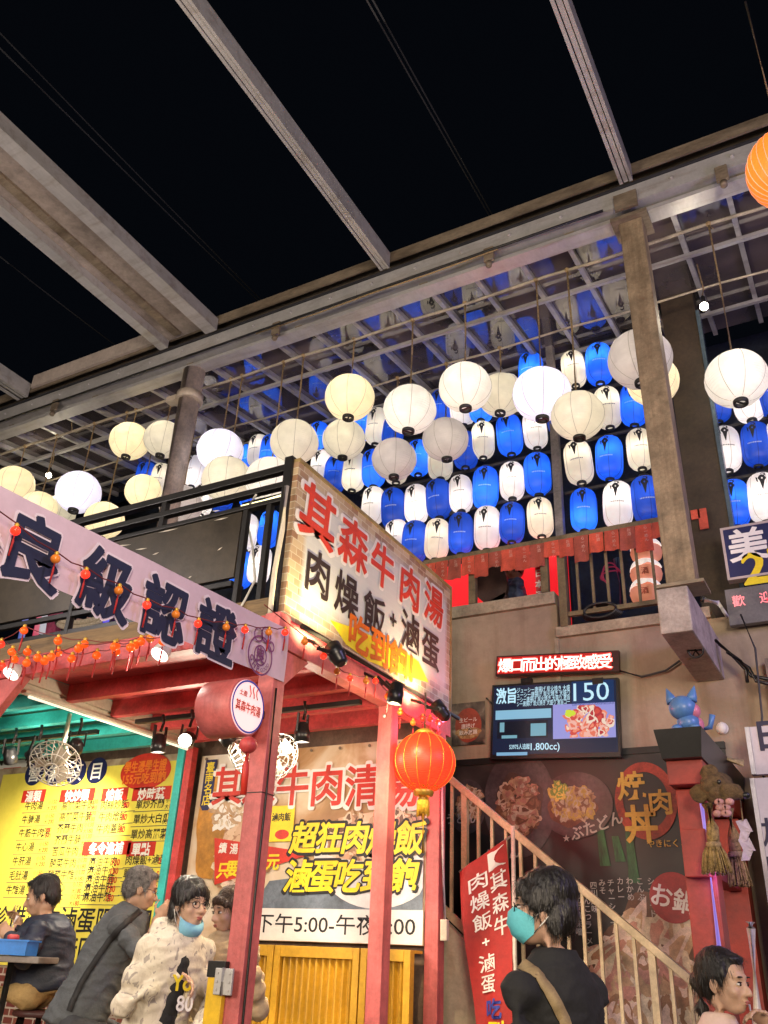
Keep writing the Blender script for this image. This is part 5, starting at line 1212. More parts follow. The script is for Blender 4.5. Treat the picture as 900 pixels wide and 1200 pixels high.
T = FTX(FlagPlane(), .006); T.fit('到', (.34, -1.10, .76, -.985), .04); T.build('yellow_character', yellow_ink, fl)
a, b = PX(601, 968, Y=5.97), PX(605, 1230, Y=5.97); m = MB(); m.tube([V((b.x+.02, 5.99, 0)), b, a], .015, 8); m.build('pole', M('white_pole', (.7, .66, .58), .5), fl)
m = MB(); m.tube([flag_pt(-.02, -.005), flag_pt(1.1, -.005)], .008, 6); m.build('top_bar', M('white_pole_b', (.7, .66, .58), .5), fl)
# ================================================================ balcony: rails, pennants, red room, lamps
YR = 6.98
rail_m = M('olive_brown_steel', (.20, .155, .085), .5, .2, .25, 6, .06, 60)
br = thing('balcony_railing', 'brown steel balcony railing under the rows of tall lanterns', 'railing', (-2, YR, 4.1))
MB().box((-3.55, YR-.03, 4.955), (-1.20, YR+.03, 5.01), .005).build('top_rail', rail_m, br)
for x, z0 in ((-3.03, 4.475), (-2.32, 4.475), (-2.16, 4.12), (-1.23, 4.12)): MB().box((x-.035, YR-.03, z0), (x+.035, YR+.03, 4.953), .004).build('post', rail_m, br)
MB().box((-2.12, YR-.02, 4.22), (-1.27, YR+.02, 4.26)).build('lower_rail', rail_m, br)
for k in range(6):
    x = -2.02+k*.132; MB().box((x-.011, YR-.011, 4.262), (x+.011, YR+.011, 4.953)).build('baluster', rail_m, br)
# glowing red room behind the rail
rr_ = thing('red_light_panel', 'glowing red backlit panel behind the left half of the balcony railing', 'light panel', (-3, 7.95, 4.1))
MB().box((-5.0, 8.0, 4.1), (-2.42, 8.05, 5.42)).build('sheet', EM('red_backlit', (1, .012, .02), .85, (.3, .01, .01), .5), rr_)
MB().box((-5.0, 8.051, 4.1), (-2.42, 8.10, 5.45)).build('frame', black, rr_)
light('red_room_glow', 'AREA', (-3.2, 7.9, 4.8), 9, (1, .05, .06), 1.2, (-3.2, 6, 4.9), parent=rr_)
pv = thing('banner_strip', 'narrow red strip with white writing at the post of the balcony railing', 'sign', PX(630, 690, Y=7.2))
PV = Plane((0, 7.1, 0), (1, 0, 0), (0, 0, 1)); b = PV.box((627, 662), (637, 700)); m = MB(); m.panel(PV, b, 0, .004); m.build('sheet', red_paint, pv)
T = TX(PV, .006); T.column('日本酒', (b[0]+b[2])/2, b[3]-.02, .075, .11, .02); T.build('writing', white_ink, pv)
pmats = [M('pennant_red_%d' % i, c_, .75, 0, .2, 9) for i, c_ in enumerate(((.58, .085, .045), (.46, .07, .04), (.34, .07, .045)))]
rp_ = random.Random(9); np_ = 17
for i in range(np_):
    x = -3.47+i*.138; y = YR-.045-rp_.random()*.01; w_, h_ = .125+rp_.random()*.03, .15+rp_.random()*.13
    t = thing('pennant', 'small red pennant, %s from the left along the balcony rail' % ORD[i], 'pennant', (x, y, 4.95), 'red pennants along the balcony rail')
    m = MB(); g = []
    for j in range(6):
        f = j/5; row = []
        for k in range(6):
            row.append(m.bm.verts.new((x+w_*(k/5-.5)*(1+.05*f), y-.018*f-.012*math.sin(k*1.7+i)*f, 4.955-h_*f)))
        g.append(row)
    for j in range(5):
        for k in range(5): m._f((g[j][k], g[j][k+1], g[j+1][k+1], g[j+1][k]), True)
    m.build('cloth', pmats[i % 3], t, recalc=False)
    Tq = TX(Plane((x, y-.036, 4.955), (1, 0, 0), (0, -.08, 1)), 0); Tq.column('らーめん' if i % 2 else 'お酒', w_*.18, -.025, .034, .038, .0); Tq.build('writing', M('pale_red_print', (.62, .35, .28), .6) if i == 0 else bpy.data.materials['pale_red_print'], t)
for i, (px, py) in enumerate(((815, 603), (824, 608))):
    c = PX(px, py, Y=7.25); m = MB(); m.boxc(c, (.075, .012, .2 if i else .09)); tag(m.build('pennant', pmats[i]), 'small red pennant %s on the brown column' % ('hanging lower' if i else 'hanging higher'), 'pennant', 'red pennants along the balcony rail')
# scallop lamps
shell_w = EM('lamp_paper_white', (1, .9, .82), .62, (.7, .65, .6)); shell_p = EM('lamp_paper_pink', (1, .32, .16), .38, (.5, .25, .2))
for i, (px, py) in enumerate(((757, 645), (757, 670), (757, 693))):
    c = PX(px, py, Y=7.25); t = thing('scalloped_lamp', '%s of three stacked white and pink scalloped lamps behind the balcony bars' % ('topmost', 'middle', 'lowest')[i], 'lamp', c, 'stacked scalloped lamps')
    m = MB(); n_ = 36; g = []
    for j in range(9):
        a = math.radians(88-j*10.5); row = []
        for k in range(n_):
            th = 2*math.pi*k/n_; r_ = .135*math.cos(a)*(1+.05*(j/8)*math.cos(8*th)); row.append(m.bm.verts.new(c+V((r_*math.cos(th), r_*math.sin(th), .02+.10*math.sin(a)-.012*(j/8)**4*math.cos(8*th)))))
        g.append(row)
    for j in range(8):
        for k in range(n_): m._f((g[j][k], g[j][(k+1) % n_], g[j+1][(k+1) % n_], g[j+1][k]), True)
    m.build('dome', shell_w, t)
    MB().lathe([(.132, .015), (.140, -.03), (.128, -.075), (.10, -.10), (.06, -.11)], c, n=28, capa=False).build('bowl', shell_p, t)
    T = TX(Plane(c+V((0, -.138, -.04)), (1, 0, 0), (0, 0, 1)), 0); T.at('酒', .02, -.03, .06, .02, 'c'); T.build('writing', M('lamp_ink', (.4, .05, .03), .6) if i == 0 else bpy.data.materials['lamp_ink'], t)
# dark chair back and coiled hose
ch = thing('chair', 'dark brown round backed chair leaning behind the balcony rail by the red panel', 'chair', PX(572, 690, Y=7.4))
c = PX(574, 684, Y=7.35); R_ = Matrix.Rotation(math.radians(-22), 3, 'Y')
m = MB(); P2 = Plane(c, R_ @ V((1, 0, 0)), R_ @ V((0, 0, 1))); m.prism([P2.p(.18*math.cos(a), .27*math.sin(a)+.04, 0) for a in [2*math.pi*k/30 for k in range(30)]], V((0, .05, 0))); m.build('backrest', M('dark_brown_leather', (.045, .022, .016), .5, 0, .2, 8), ch)
m = MB(); m.boxc(c+V((-.02, .2, -.22)), (.4, .4, .06), R_); m.build('seat', bpy.data.materials['dark_brown_leather'], ch)
for k in range(4): MB().tube([c+V((-.17+.3*(k % 2), .03+.34*(k//2), -.25)), c+V((-.2+.32*(k % 2), .0+.4*(k//2), -.62))], .014, 6).build('leg', black, ch)
c = PX(706, 722, Y=7.02); m = MB()
for k in range(5): m.tube([c+V(((.17-.008*k)*math.cos(a), -.02*k+.01, .065*math.sin(a)+.03)) for a in [2*math.pi*i/30 for i in range(31)]], .012, 6)
tag(m.build('coiled_hose', blackp), 'coiled black hose lying on the ledge under the balcony bars', 'hose')
m = MB(); c = PX(715, 672, Y=7.5)
for k in range(3): m.tube([c+V(((.07+.02*k)*math.cos(a), .03*k, (.11-.03*k)*math.sin(a))) for a in [2*math.pi*i/24 for i in range(18)]], .007, 6)
tag(m.build('pink_tube_coil', EM('pink_tube', (1, .05, .2), .10, (.2, .02, .05))), 'pink glowing tube coil behind the balcony bars', 'tube light')
tag(MB().tube([PX(724, 655, Y=7.6), PX(732, 715, Y=7.6)], .045, 10).build('blue_post', M('blue_paint', (.02, .07, .2), .5)), 'dark blue post behind the balcony bars', 'post')
# ================================================================ cameras, valves, wires at the beam end
vc = thing('pipe_valve', 'tan pipe elbow with a black handwheel under the projecting beam end', 'valve', PX(808, 745, Y=6.1))
tanp = M('tan_pipe', (.45, .33, .17), .5, .1, .2, 8)
q = [PX(811, 730, Y=5.95), PX(806, 745, Y=6.1), PX(806, 760, Y=6.3), PX(807, 770, Y=6.4)]
MB().tube(q, .026, 10).build('pipe', tanp, vc); m = MB(); m.lathe([(.036, -.02), (.036, .02)], q[1], q[2]-q[1], 12); m.build('collar', tanp, vc)
c = PX(815, 762, Y=6.2); m = MB(); d = (CAMP-c).normalized(); x_, y_, _ = basis(d)
m.tube([c+(x_*math.cos(2*math.pi*k/20)+y_*math.sin(2*math.pi*k/20))*.05 for k in range(21)], .009, 6)
for k in range(3): a = k*math.pi/3; m.tube([c+(x_*math.cos(a)+y_*math.sin(a))*.05, c-(x_*math.cos(a)+y_*math.sin(a))*.05], .006, 5)
m.build('handwheel', black, vc)
cam_ = thing('security_camera', 'small white security camera on an arm at the right of the beam end', 'camera', PX(845, 706, Y=6.7))
a, b = PX(826, 703, Y=6.7), PX(842, 707, Y=6.7); MB().tube([a, b], .022, 12).build('camera_body', white_p, cam_); MB().tube([b, PX(848, 716, Y=6.75), PX(852, 722, Y=6.85)], .014, 8).build('arm', white_p, cam_)
m = MB(); m.lathe([(.024, 0), (.026, .03), (.012, .032)], a, a-b, 12); m.build('lens', blackp, cam_)
dm = thing('dome_camera', 'tiny white dome fixture on the concrete wall above the torii', 'camera', PX(846, 853, Y=6.98)); c = PX(846, 853, Y=6.97)
MB().ell(c, (.04, .035, .045), n=14, m=10).build('dome', white_p, dm); MB().lathe([(.045, 0), (.045, .02)], c+V((0, .028, 0)), (0, -1, 0), 16).build('ring', white_p, dm)
for i, q in enumerate((((843, 755), (868, 775), (880, 792), (920, 800)), ((838, 750), (862, 772), (874, 785), (876, 800)), ((852, 764), (878, 783), (886, 798), (920, 806)))):
    tag(MB().tube([PX(*p, Y=6.75-.02*i) for p in q], .014, 6).build('wall_cable', blackp), ('thick black cable sweeping right from the pilaster, upper', 'black cable dropping along the pilaster beside the white signs', 'thick black cable sweeping right from the pilaster, lower')[i], 'cable')
tag(MB().tube([PX(868, 720, Y=6.7), PX(885, 760, Y=6.7), PX(893, 840, Y=6.6), PX(891, 880, Y=6.6), PX(893, 905, Y=6.6), PX(902, 930, Y=6.6)], .008, 6).build('wall_cable', cabm), 'thin black cable hanging in front of the white signs', 'cable')
# ================================================================ signs at the right edge
PQ = Plane((0, 6.95, 0), (1, 0, 0), (0, 0, 1))
fs = thing('shop_sign', 'navy shop sign with white and yellow characters cut by the right edge', 'sign', PX(870, 650, Y=6.95))
b = PQ.box((851, 621), (856, 680)); b = (b[0], b[1]+.02, b[0]+1.5, b[3])
m = MB(); m.panel(PQ, b, -.08, 0); m.build('panel', navy, fs)
m = MB()
for q in ((b[0]-.02, b[1]-.02, b[2]+.02, b[1]), (b[0]-.02, b[3], b[2]+.02, b[3]+.02), (b[0]-.02, b[1], b[0], b[3])): m.panel(PQ, q, -.082, .006)
m.build('frame', M('pale_sign_frame', (.5, .42, .4), .5, .1, .1, 6), fs)
T = TX(PQ, .003); u, v = PQ.uv(876, 638)
for i, c_ in enumerate('美食街'): T.at(c_, u+i*.36, v-.11, .27, .025, 'c')
T.build('name', white_ink, fs)
T = TX(PQ, .003); u, v = PQ.uv(875, 666); T.at('2F', u-.03, v-.13, .34, .03, wide=1.0); T.build('floor_number', yellow_ink, fs)
ld = thing('led_strip', 'grey box with glowing red LED characters below the navy shop sign', 'sign', PX(880, 708, Y=6.9))
b = PQ.box((858, 700), (858, 718)); m = MB(); m.panel(PQ, (b[0]-.02, b[1]-.14, b[0]+1.4, b[3]+.03), .04, .10); m.build('case', M('grey_case', (.16, .15, .15), .5), ld)
T = TX(PQ, .105); u, v = PQ.uv(868, 709)
for i, c_ in enumerate('歡迎光臨'): T.at(c_, u+i*.2, v-.04, .09, .012, 'c')
T.build('characters', EM('led_red_letters', (1, .012, .03), 1.1), ld)
PZ = Plane((0, 6.5, 0), (1, 0, 0), (0, 0, 1))
for i, (y0, y1, txt, lab, xl) in enumerate(((852, 908, '日式', 'white sign with dark characters at the right edge, upper of two', 878), (912, 1185, '加盟專線', 'tall white sign with navy characters at the right edge, lower of two', 884))):
    t = thing('wall_sign', lab, 'sign', PX(890, y0, Y=6.5)); u0, v1 = PZ.uv(xl, y0); _, v0 = PZ.uv(xl, y1)
    m = MB(); m.panel(PZ, (u0, v0, u0+.9, v1), -.05, 0); m.build('panel', M('white_sign_%d' % i, (.62, .58, .6), .5, 0, .08, 3), t)
    m = MB(); m.panel(PZ, (u0-.03, v0, u0-.001, v1), -.06, .01); m.build('frame', M('aluminium_%d' % i, (.5, .48, .5), .4, .5, .1), t)
    T = TX(PZ, .003)
    if i: T.column(txt, PZ.uv(893, 960)[0]+.07, PZ.uv(893, 948)[1], .17, .235, .02)
    else: T.at('日式', PZ.uv(890, 868)[0], PZ.uv(890, 876)[1], .2, .03)
    T.build('characters', M('sign_ink_%d' % i, (.03, .03, .07), .6), t)
tb = thing('light_tube', 'white tube standing upright near the drinking woman at the right edge', 'tube', PX(885, 1150, Y=5.2))
a, b = PX(880, 1088, Y=5.2), PX(888, 1190, Y=5.2); MB().tube([a, b, b+(b-a)*.6], .022, 12).build('tube', M('white_tube', (.75, .68, .6), .4), tb); MB().tube([a, a-(b-a).normalized()*.03], .024, 12).build('end_cap', steel, tb)
# ================================================================ torii gate with ornaments
tor = thing('torii_gate', 'red wooden torii gate with a black top beam seen end-on at the right', 'gate', PX(815, 1100, Y=5.6))
tred = M('torii_red', (.35, .038, .024), .55, 0, .2, 4, .1, 40); tcr = M('torii_side_red', (.34, .03, .05), .55, 0, .2, 4)
YT = 5.6; a = PX(806, 900, Y=YT); xt = a.x; hw = .088
ztop = PX(800, 886, Y=YT-.2).z-.092
for y in (YT+hw, YT+1.25):
    m = MB(); m.box((xt-hw, y-hw, 0), (xt+hw, y+hw, ztop-.06), .008); m.build('post', tred, tor)
m = MB(); m.box((xt-.105, YT-.10, ztop-.05), (xt+.105, YT+1.45, ztop+.09), .006); m.build('lintel', tred, tor)
m = MB(); m.prism([(xt-.115, YT-.16, ztop+.092), (xt+.115, YT-.16, ztop+.092), (xt+.14, YT-.2, ztop+.26), (xt-.14, YT-.2, ztop+.26)], (0, 1.72, 0)); m.build('top_beam', black, tor)
m = MB(); m.box((xt-.07, YT-.09, ztop-.56), (xt+.07, YT+.0, ztop-.30), .006); m.build('tie_beam_end', tred, tor)
m = MB(); m.box((xt-.05, YT+.21, ztop-.53), (xt+.05, YT+1.14, ztop-.34)); m.build('tie_beam', tcr, tor)
nt_ = thing('neon_tube', 'violet neon tube running down the inside edge of the torii post', 'lamp', PX(830, 1000, Y=5.55), 'neon tubes on the torii')
a, b = PX(822, 940, Y=5.55), PX(843, 1112, Y=5.55); MB().tube([a, b], .012, 10).build('tube', EM('violet_neon', (.38, .25, 1), .6), nt_)
MB().tube([a, a+(a-b).normalized()*.05], .021, 10).build('end_cap', black, nt_)
light('neon_glow', 'POINT', (a+b)/2+V((.06, -.06, 0)), 4, (.45, .25, 1), .1, parent=nt_)
# blue cat figurine on the beam, seen from behind
fg = thing('cat_figurine', 'blue and pink eared cat figurine sitting on the black torii beam', 'figurine', PX(800, 850, Y=5.55))
fblue = M('figurine_blue', (.10, .24, .55), .35, 0, .12, 5); fpink = M('figurine_pink', (.70, .22, .32), .35, 0, .12, 5)
KF = .66; zb = ztop+.262; c = V((xt+.02, 5.55, zb+.235*KF))
m = MB(); m.ell(c, (.125*KF, .12*KF, .115*KF), n=24, m=16)
m.ell(c+V((.03, .05, -.135))*KF, (.105*KF, .12*KF, .10*KF), n=20, m=12)
for k in (-1, 1):
    m.lathe([(.055*KF, 0), (.045*KF, .05*KF), (.02*KF, .11*KF), (.002, .15*KF)], c+V((.085*k, 0, .06))*KF, (.32*k, 0, 1), 14)
m.ell(c+V((-.06, -.06, -.20))*KF, (.05*KF, .06*KF, .035*KF)); m.ell(c+V((.1, -.05, -.20))*KF, (.05*KF, .06*KF, .035*KF)); m.tube([c+V((.07, .12, -.20))*KF, c+V((.2, .16, -.16))*KF, c+V((.24, .13, -.05))*KF], .018, 8); m.build('body', fblue, fg)
m = MB(); m.ell(c+V((.10, .03, -.03))*KF, (.055*KF, .075*KF, .07*KF)); m.ell(c+V((.10, .1, -.14))*KF, (.06*KF, .09*KF, .07*KF)); m.build('kerchief', fpink, fg)
# straw ornaments and plush animal head
straw = M('straw', (.40, .27, .10), .9, 0, .4, 50, .6, 120)
fur = M('brown_fur', (.17, .105, .045), .95, 0, .35, 30, .8, 160)
pl = thing('plush_animal_head', 'brown plush animal head with black nose hung on the torii post', 'plush toy', PX(838, 925, Y=5.45))
c = PX(836, 928, Y=5.42)
PK = .72
m = MB(); m.ell(c+V((.02, 0, .03))*PK, (.135*PK, .12*PK, .12*PK), n=22, m=14); m.lathe([(.09*PK, 0), (.075*PK, .06*PK), (.05*PK, .12*PK), (.03*PK, .16*PK), (.004, .175*PK)], c+V((.07, -.02, -.0))*PK, (1, -.1, -.22), 18)
for v_ in m.bm.verts: v_.co += V((noise.noise(v_.co*22), noise.noise(v_.co*22+V((9, 3, 1))), noise.noise(v_.co*22+V((2, 7, 5)))))*.018
m.build('head', fur, pl)
for dx, dz in ((-.10, -.02), (.0, .135)):
    m = MB(); m.ell(c+V((dx, -.05, dz))*PK, (.075*PK, .03*PK, .075*PK), n=18, m=10)
    for v_ in m.bm.verts: v_.co += V((noise.noise(v_.co*25), 0, noise.noise(v_.co*25+V((2, 7, 5)))))*.012
    m.build('ear', fur, pl)
MB().ell(c+V((.245, -.04, -.045))*PK, (.034*PK, .034*PK, .028*PK), n=14, m=10).build('nose', blackp, pl)
MB().ell(c+V((.07, -.115, .055))*PK, (.016*PK, .010*PK, .018*PK), n=10, m=8).build('eye', blackp, pl)
m = MB()
for k in range(9):
    a = c+V((.02+.028*(k % 3), -.07, -.07-.03*(k//3))); m.ell(a+V((random.uniform(-.01, .02), 0, 0)), (.026, .022, .020), n=10, m=7)
m.build('pink_cloth', M('pink_rag', (.55, .28, .26), .8, 0, .3, 14), pl)
def straw_tassel(px0, py0, px1, py1, y, lab, wd):
    a, b = PX(px0, py0, Y=y), PX(px1, py1, Y=y); t = thing('straw_tassel', lab, 'straw ornament', b, 'straw tassels hanging on the torii'); L_ = (b-a)
    MB().tube([a, a+L_*.35+V((.008, 0, 0)), a+L_*.62], .035, 8).build('straw_rope', straw, t)
    m = MB(); rr2 = random.Random(px0)
    for k in range(150):
        th = rr2.uniform(0, 6.28); q_ = rr2.random()**.5; e = V((math.cos(th), math.sin(th)*.8, 0))*q_
        m.tube([a+L_*.55+e*.03, a+L_*.72+e*wd*.75, a+L_*(.97+rr2.uniform(-.04, .05))+e*wd], .0036, 4)
    m.build('brush', straw, t); m = MB(); m.lathe([(.04, -.015), (.043, 0), (.04, .015)], a+L_*.6, L_, 12); m.build('binding', rope, t)
straw_tassel(829, 942, 841, 1024, 5.42, 'fat straw tassel hanging under the plush animal head', .085)
straw_tassel(853, 948, 868, 1038, 5.9, 'second straw tassel hanging deeper under the torii beam', .07)
t = thing('straw_bundle', 'pale straw bundle lying on the far end of the torii beam', 'straw ornament', PX(843, 892, Y=6.1)); m = MB(); c = PX(847, 892, Y=6.3)
for k in range(26): a = random.uniform(-.4, .4); m.tube([c+V((-.1+.02*math.sin(k), random.uniform(-.03, .03), .03*math.cos(k))), c+V((.0, random.uniform(-.04, .04), .02)), c+V((.13, .09*a, .06*a-.02))], .008, 4)
m.build('straw', M('pale_straw', (.5, .38, .18), .9, 0, .3, 40), t)
m = MB(); m.lathe([(.028, -.02), (.03, 0), (.028, .02)], c+V((-.02, 0, .01)), (1, 0, 0), 12); m.build('binding', rope, t)
t = thing('paper_ornament', 'pale folded paper ornament dangling behind the plush animal head', 'ornament', PX(866, 970, Y=5.5)); c = PX(864, 962, Y=5.5); m = MB()
for k in range(4): z = c.z-.05*k; s_ = 1 if k % 2 else -1; m.prism([(c.x+.01*s_, c.y, z), (c.x+.06+.01*s_, c.y+.01, z+.01), (c.x+.055-.02*s_, c.y, z-.06), (c.x-.01*s_, c.y+.01, z-.06)], (0, .003, 0))
m.build('folded_paper', M('lilac_paper', (.5, .42, .5), .7), t); m = MB(); m.tube([c+V((.03, 0, .0)), c+V((.02, .1, .16))], .004, 5); m.build('thread', rope, t)
# ================================================================ people
def evalmods(bm, voxel, smooth, mat, name, parent, iters_f=.5):
    me = bpy.data.meshes.new('tmp'); bmesh.ops.recalc_face_normals(bm, faces=bm.faces); bm.to_mesh(me); bm.free()
    o = bpy.data.objects.new('tmp', me); COL.objects.link(o)
    r = o.modifiers.new('r', 'REMESH'); r.mode = 'VOXEL'; r.voxel_size = voxel; r.use_smooth_shade = True
    if smooth: s_ = o.modifiers.new('s', 'SMOOTH'); s_.iterations = smooth; s_.factor = iters_f
    dg = bpy.context.evaluated_depsgraph_get(); out = bpy.data.meshes.new_from_object(o.evaluated_get(dg))
    bpy.data.objects.remove(o); bpy.data.meshes.remove(me)
    return out
def cap_(m, a, b, ra, rb):
    a, b = V(a), V(b); m.ell(a, ra, n=14, m=10); m.ell(b, rb, n=14, m=10)
    if (b-a).length > 1e-4: m.tube([a, b], [ra, rb], 14)
def chain(m, pts, rs):
    for (p, r), (q, s) in zip(zip(pts, rs), list(zip(pts, rs))[1:]): cap_(m, p, q, r, s)
def loft(m, secs, ax, ay, n=22):
    """secs: (centre, half width along ax, half depth along ay)"""
    rings = []
    for c, wx, wy in secs: rings.append([m.bm.verts.new(V(c)+ax*wx*math.cos(2*math.pi*k/n)+ay*wy*math.sin(2*math.pi*k/n)) for k in range(n)])
    for a, b in zip(rings, rings[1:]):
        for k in range(n): m._f((a[k], a[(k+1) % n], b[(k+1) % n], b[k]))
    m._f(rings[0][::-1]); m._f(rings[-1])
def hand(m, wr, d, pn, side, curl=.6, s=1.):
    """wr wrist, d hand direction, pn palm normal, side: +1 thumb towards d x pn"""
    d = V(d).normalized(); pn = (V(pn)-d*V(pn).dot(d)).normalized(); x = d.cross(pn)*side
    m.ell(V(wr)+d*.045*s, (.040*s, .050*s, .017*s), Matrix((x, d, pn)).transposed(), 14, 10)
    cap_(m, V(wr)-d*.02, V(wr)+d*.02, .024*s, .025*s)
    for i, ln in enumerate((.070, .080, .074, .058)):
        b = V(wr)+d*.080*s+x*(.030-.020*i)*s; dd = d.copy(); pts = [b-d*.02*s]; rs = [.0095*s]
        for k, f in enumerate((.45, .32, .23)):
            a = curl*(.55+.5*k); dd = (dd*math.cos(a)+pn*math.sin(a)).normalized(); pts.append(pts[-1]+dd*ln*f*s*1.15); rs.append((.0092-.0009*k)*s)
            pn_ = pn; 
        chain(m, pts, rs)
    b = V(wr)+d*.02*s+x*.032*s; chain(m, [b, b+(d*.5+x*.75+pn*.25).normalized()*.035*s, b+(d*.95+x*.55+pn*.5).normalized()*.068*s], [.0125*s, .011*s, .009*s])
def skin_mat(name, col): return M(name, col, .5, 0, .06, 12, .04, 200, sss=.12)
lipm = M('lips', (.42, .13, .11), .45); eyew = M('eye_white', (.7, .68, .65), .3, 0, 0); irism = M('iris', (.02, .012, .01), .2, 0, 0)
def head_frame(F, tilt=0):
    y = V(F).normalized(); x = y.cross(Z).normalized(); z = x.cross(y)
    if tilt: R = Matrix.Rotation(tilt, 3, y); x, z = R @ x, R @ z
    return Matrix((x, y, z)).transposed()
def person(label, H, F, Ft, J, skin, top, pants=None, hair=None, female=False, s=1., sleeve='long', hands=(), tilt=0, glasses=False, mask=None, hood=None, width=1., tee=None, group=None, vox=.0075, bulk=1., strap=None, wide=1.):
    """H head centre, F facing of head, Ft facing of torso, J joints (world)"""
    H = V(H); t = thing('person', label, 'person', (H.x, H.y, .45 if H.y > 3 else 0), group)
    R = head_frame(F, tilt)
    def hp(x, y, z): return H+R @ (V((x, y, z))*s)
    Ft = V((Ft[0], Ft[1], 0)).normalized(); ax = Ft.cross(Z).normalized()
    J = {k: V(v) for k, v in J.items()}
    neck, pel = J['neck'], J['pelvis']
    up = (neck-pel); L_ = up.length; upn = up.normalized(); ay = ax.cross(upn)*-1
    # ---- body (skin)
    m = MB(); sc_ = lambda *r: tuple(q*s for q in r)
    m.ell(hp(0, -.014, .035), sc_(.074, .094, .083), R, 22, 16); m.ell(hp(0, .030, -.028), sc_(.062, .062, .088), R, 22, 16)
    m.ell(hp(0, .042, -.088), sc_(.043, .043, .030), R, 16, 12); m.ell(hp(0, .066, .022), sc_(.050, .026, .014), R, 14, 10)
    for k in (-1, 1):
        m.ell(hp(.040*k, .055, -.035), sc_(.024, .028, .026), R, 14, 10)      # cheek
        m.ell(hp(.076*k, -.008, -.018), sc_(.009, .021, .032), R, 12, 10)     # ear
        m.ell(hp(.074*k, -.004, -.044), sc_(.008, .010, .010), R, 10, 8)
    chain(m, [hp(0, .088, .006), hp(0, .103, -.022), hp(0, .109, -.036)], [.0085*s, .011*s, .0125*s])
    for k in (-1, 1): m.ell(hp(.013*k, .098, -.040), sc_(.009, .010, .008), R, 10, 8)
    m.ell(hp(0, .090, -.064), sc_(.022, .011, .0065), R, 12, 8); m.ell(hp(0, .089, -.075), sc_(.019, .011, .0070), R, 12, 8)
    cap_(m, hp(0, -.02, -.07), neck+upn*.0, .052*s*(.88 if female else 1), .056*s*(.88 if female else 1))
    bw = s*width*(.88 if female else 1.)
    loft(m, [(pel+upn*f*L_, wx*bw, wy*s*bulk) for f, wx, wy in ((-.06, .11, .09), (.06, .135, .10), (.30, .115, .085), (.60, .125, .08), (.80, .115, .07), (.92, .07, .05), (1.0, .045, .045))], ax, ay)
    for sd in ('l', 'r'):
        if 'sh_'+sd in J:
            sh, el, wr = J['sh_'+sd], J['el_'+sd], J['wr_'+sd]; sh = neck.lerp(sh, .84)+Z*-.02; chain(m, [sh, el, wr], [.020*s, .019*s, .022*s] if sleeve == 'long' else [.036*s, .032*s, .024*s])
    for h_ in hands: hand(m, *h_)
    for sd in ('l', 'r'):
        if 'hip_'+sd in J: chain(m, [J[k+sd] for k in ('hip_', 'kn_', 'an_') if k+sd in J], [.055*s, .040*s, .03*s])
    me = evalmods(m.bm, vox, 3, None, 'body', t)
    # eyes, lips painted on as extra faces of the same mesh
    bm = bmesh.new(); bm.from_mesh(me); q = MB(); q.bm.free(); q.bm = bm
    for f in bm.faces: f.material_index = 0
    for k in (-1, 1):
        q.mi = 1; q.ell(hp(.031*k, .0775, -.004), sc_(.0130, .0095, .0056), R, 12, 8)
        q.mi = 2; q.ell(hp(.031*k, .0855, -.004), sc_(.0068, .0042, .0056), R, 10, 8)
        q.mi = 2; q.ell(hp(.031*k, .083, .0045), sc_(.0155, .007, .0022), R, 12, 6)
        q.mi = 3; q.ell(hp(.033*k, .086, .024), sc_(.019, .007, .0032), R, 12, 6)
    q.mi = 4; q.ell(hp(0, .0975, -.0655), sc_(.021, .0045, .0042), R, 14, 8); q.ell(hp(0, .0965, -.074), sc_(.017, .0045, .0050), R, 14, 8)
    bm.to_mesh(me); bm.free()
    for mm in (skin, eyew, irism, hair['mat'] if hair else irism, lipm): me.materials.append(mm)
    link('body', me, t)
    # ---- hair
    if hair:
        m = MB(); st_h = hair.get('style', 'short')
        m.ell(hp(0, -.026, .048), sc_(.083, .096, .082), R, 26, 18)
        m.ell(hp(0, -.058, .0), sc_(.076, .062, .085), R, 22, 14)
        for k in (-1, 1):
            m.ell(hp(.071*k, -.005, .030), sc_(.014, .050, .045), R, 16, 10)
            m.ell(hp(.074*k, .022, .0), sc_(.007, .012, .026), R, 10, 8)
        if hair.get('fringe', 1):
            for k in range(-3, 4): m.ell(hp(.019*k, .072-.0022*k*k, .062-.002*k*k-.004*(k % 2)), sc_(.015, .022, .030*hair.get('fringe', 1)), R, 12, 8)
        else: m.ell(hp(0, .045, .085), sc_(.055, .035, .022), R, 14, 8)
        if st_h == 'thick':
            m.ell(hp(0, -.026, .058), sc_(.088, .100, .080), R, 24, 16); m.ell(hp(0, -.070, -.008), sc_(.078, .052, .080), R, 20, 14)
            for k in (-1, 1): m.ell(hp(.078*k, .0, .022), sc_(.017, .056, .045), R, 16, 10); m.ell(hp(.074*k, -.045, -.04), sc_(.016, .035, .05), R, 14, 10)
        if st_h == 'long':
            chain(m, [hp(0, -.06, .0), hp(0, -.075, -.10), hp(.0, -.07, -.22), hp(.0, -.05, -.30)], [.080*s, .078*s, .070*s, .045*s])
            for k in (-1, 1): chain(m, [hp(.07*k, .0, .03), hp(.078*k, -.005, -.06), hp(.075*k, -.01, -.17)], [.026*s, .026*s, .022*s])
        if st_h == 'tail':
            chain(m, [hp(0, -.09, .03), hp(0, -.115, -.02), hp(.0, -.105, -.12), hp(.0, -.09, -.18)], [.045*s, .042*s, .030*s, .014*s])
        me = evalmods(m.bm, .0065, 2, None, 'hair', t)
        for v_ in me.vertices:
            p = V(v_.co); e = p-H; f = noise.noise(V((p.x*60, p.y*60, p.z*14)))*.55+noise.noise(p*26)*.5
            v_.co = p+e.normalized()*f*.0075*s*hair.get('mess', 1)
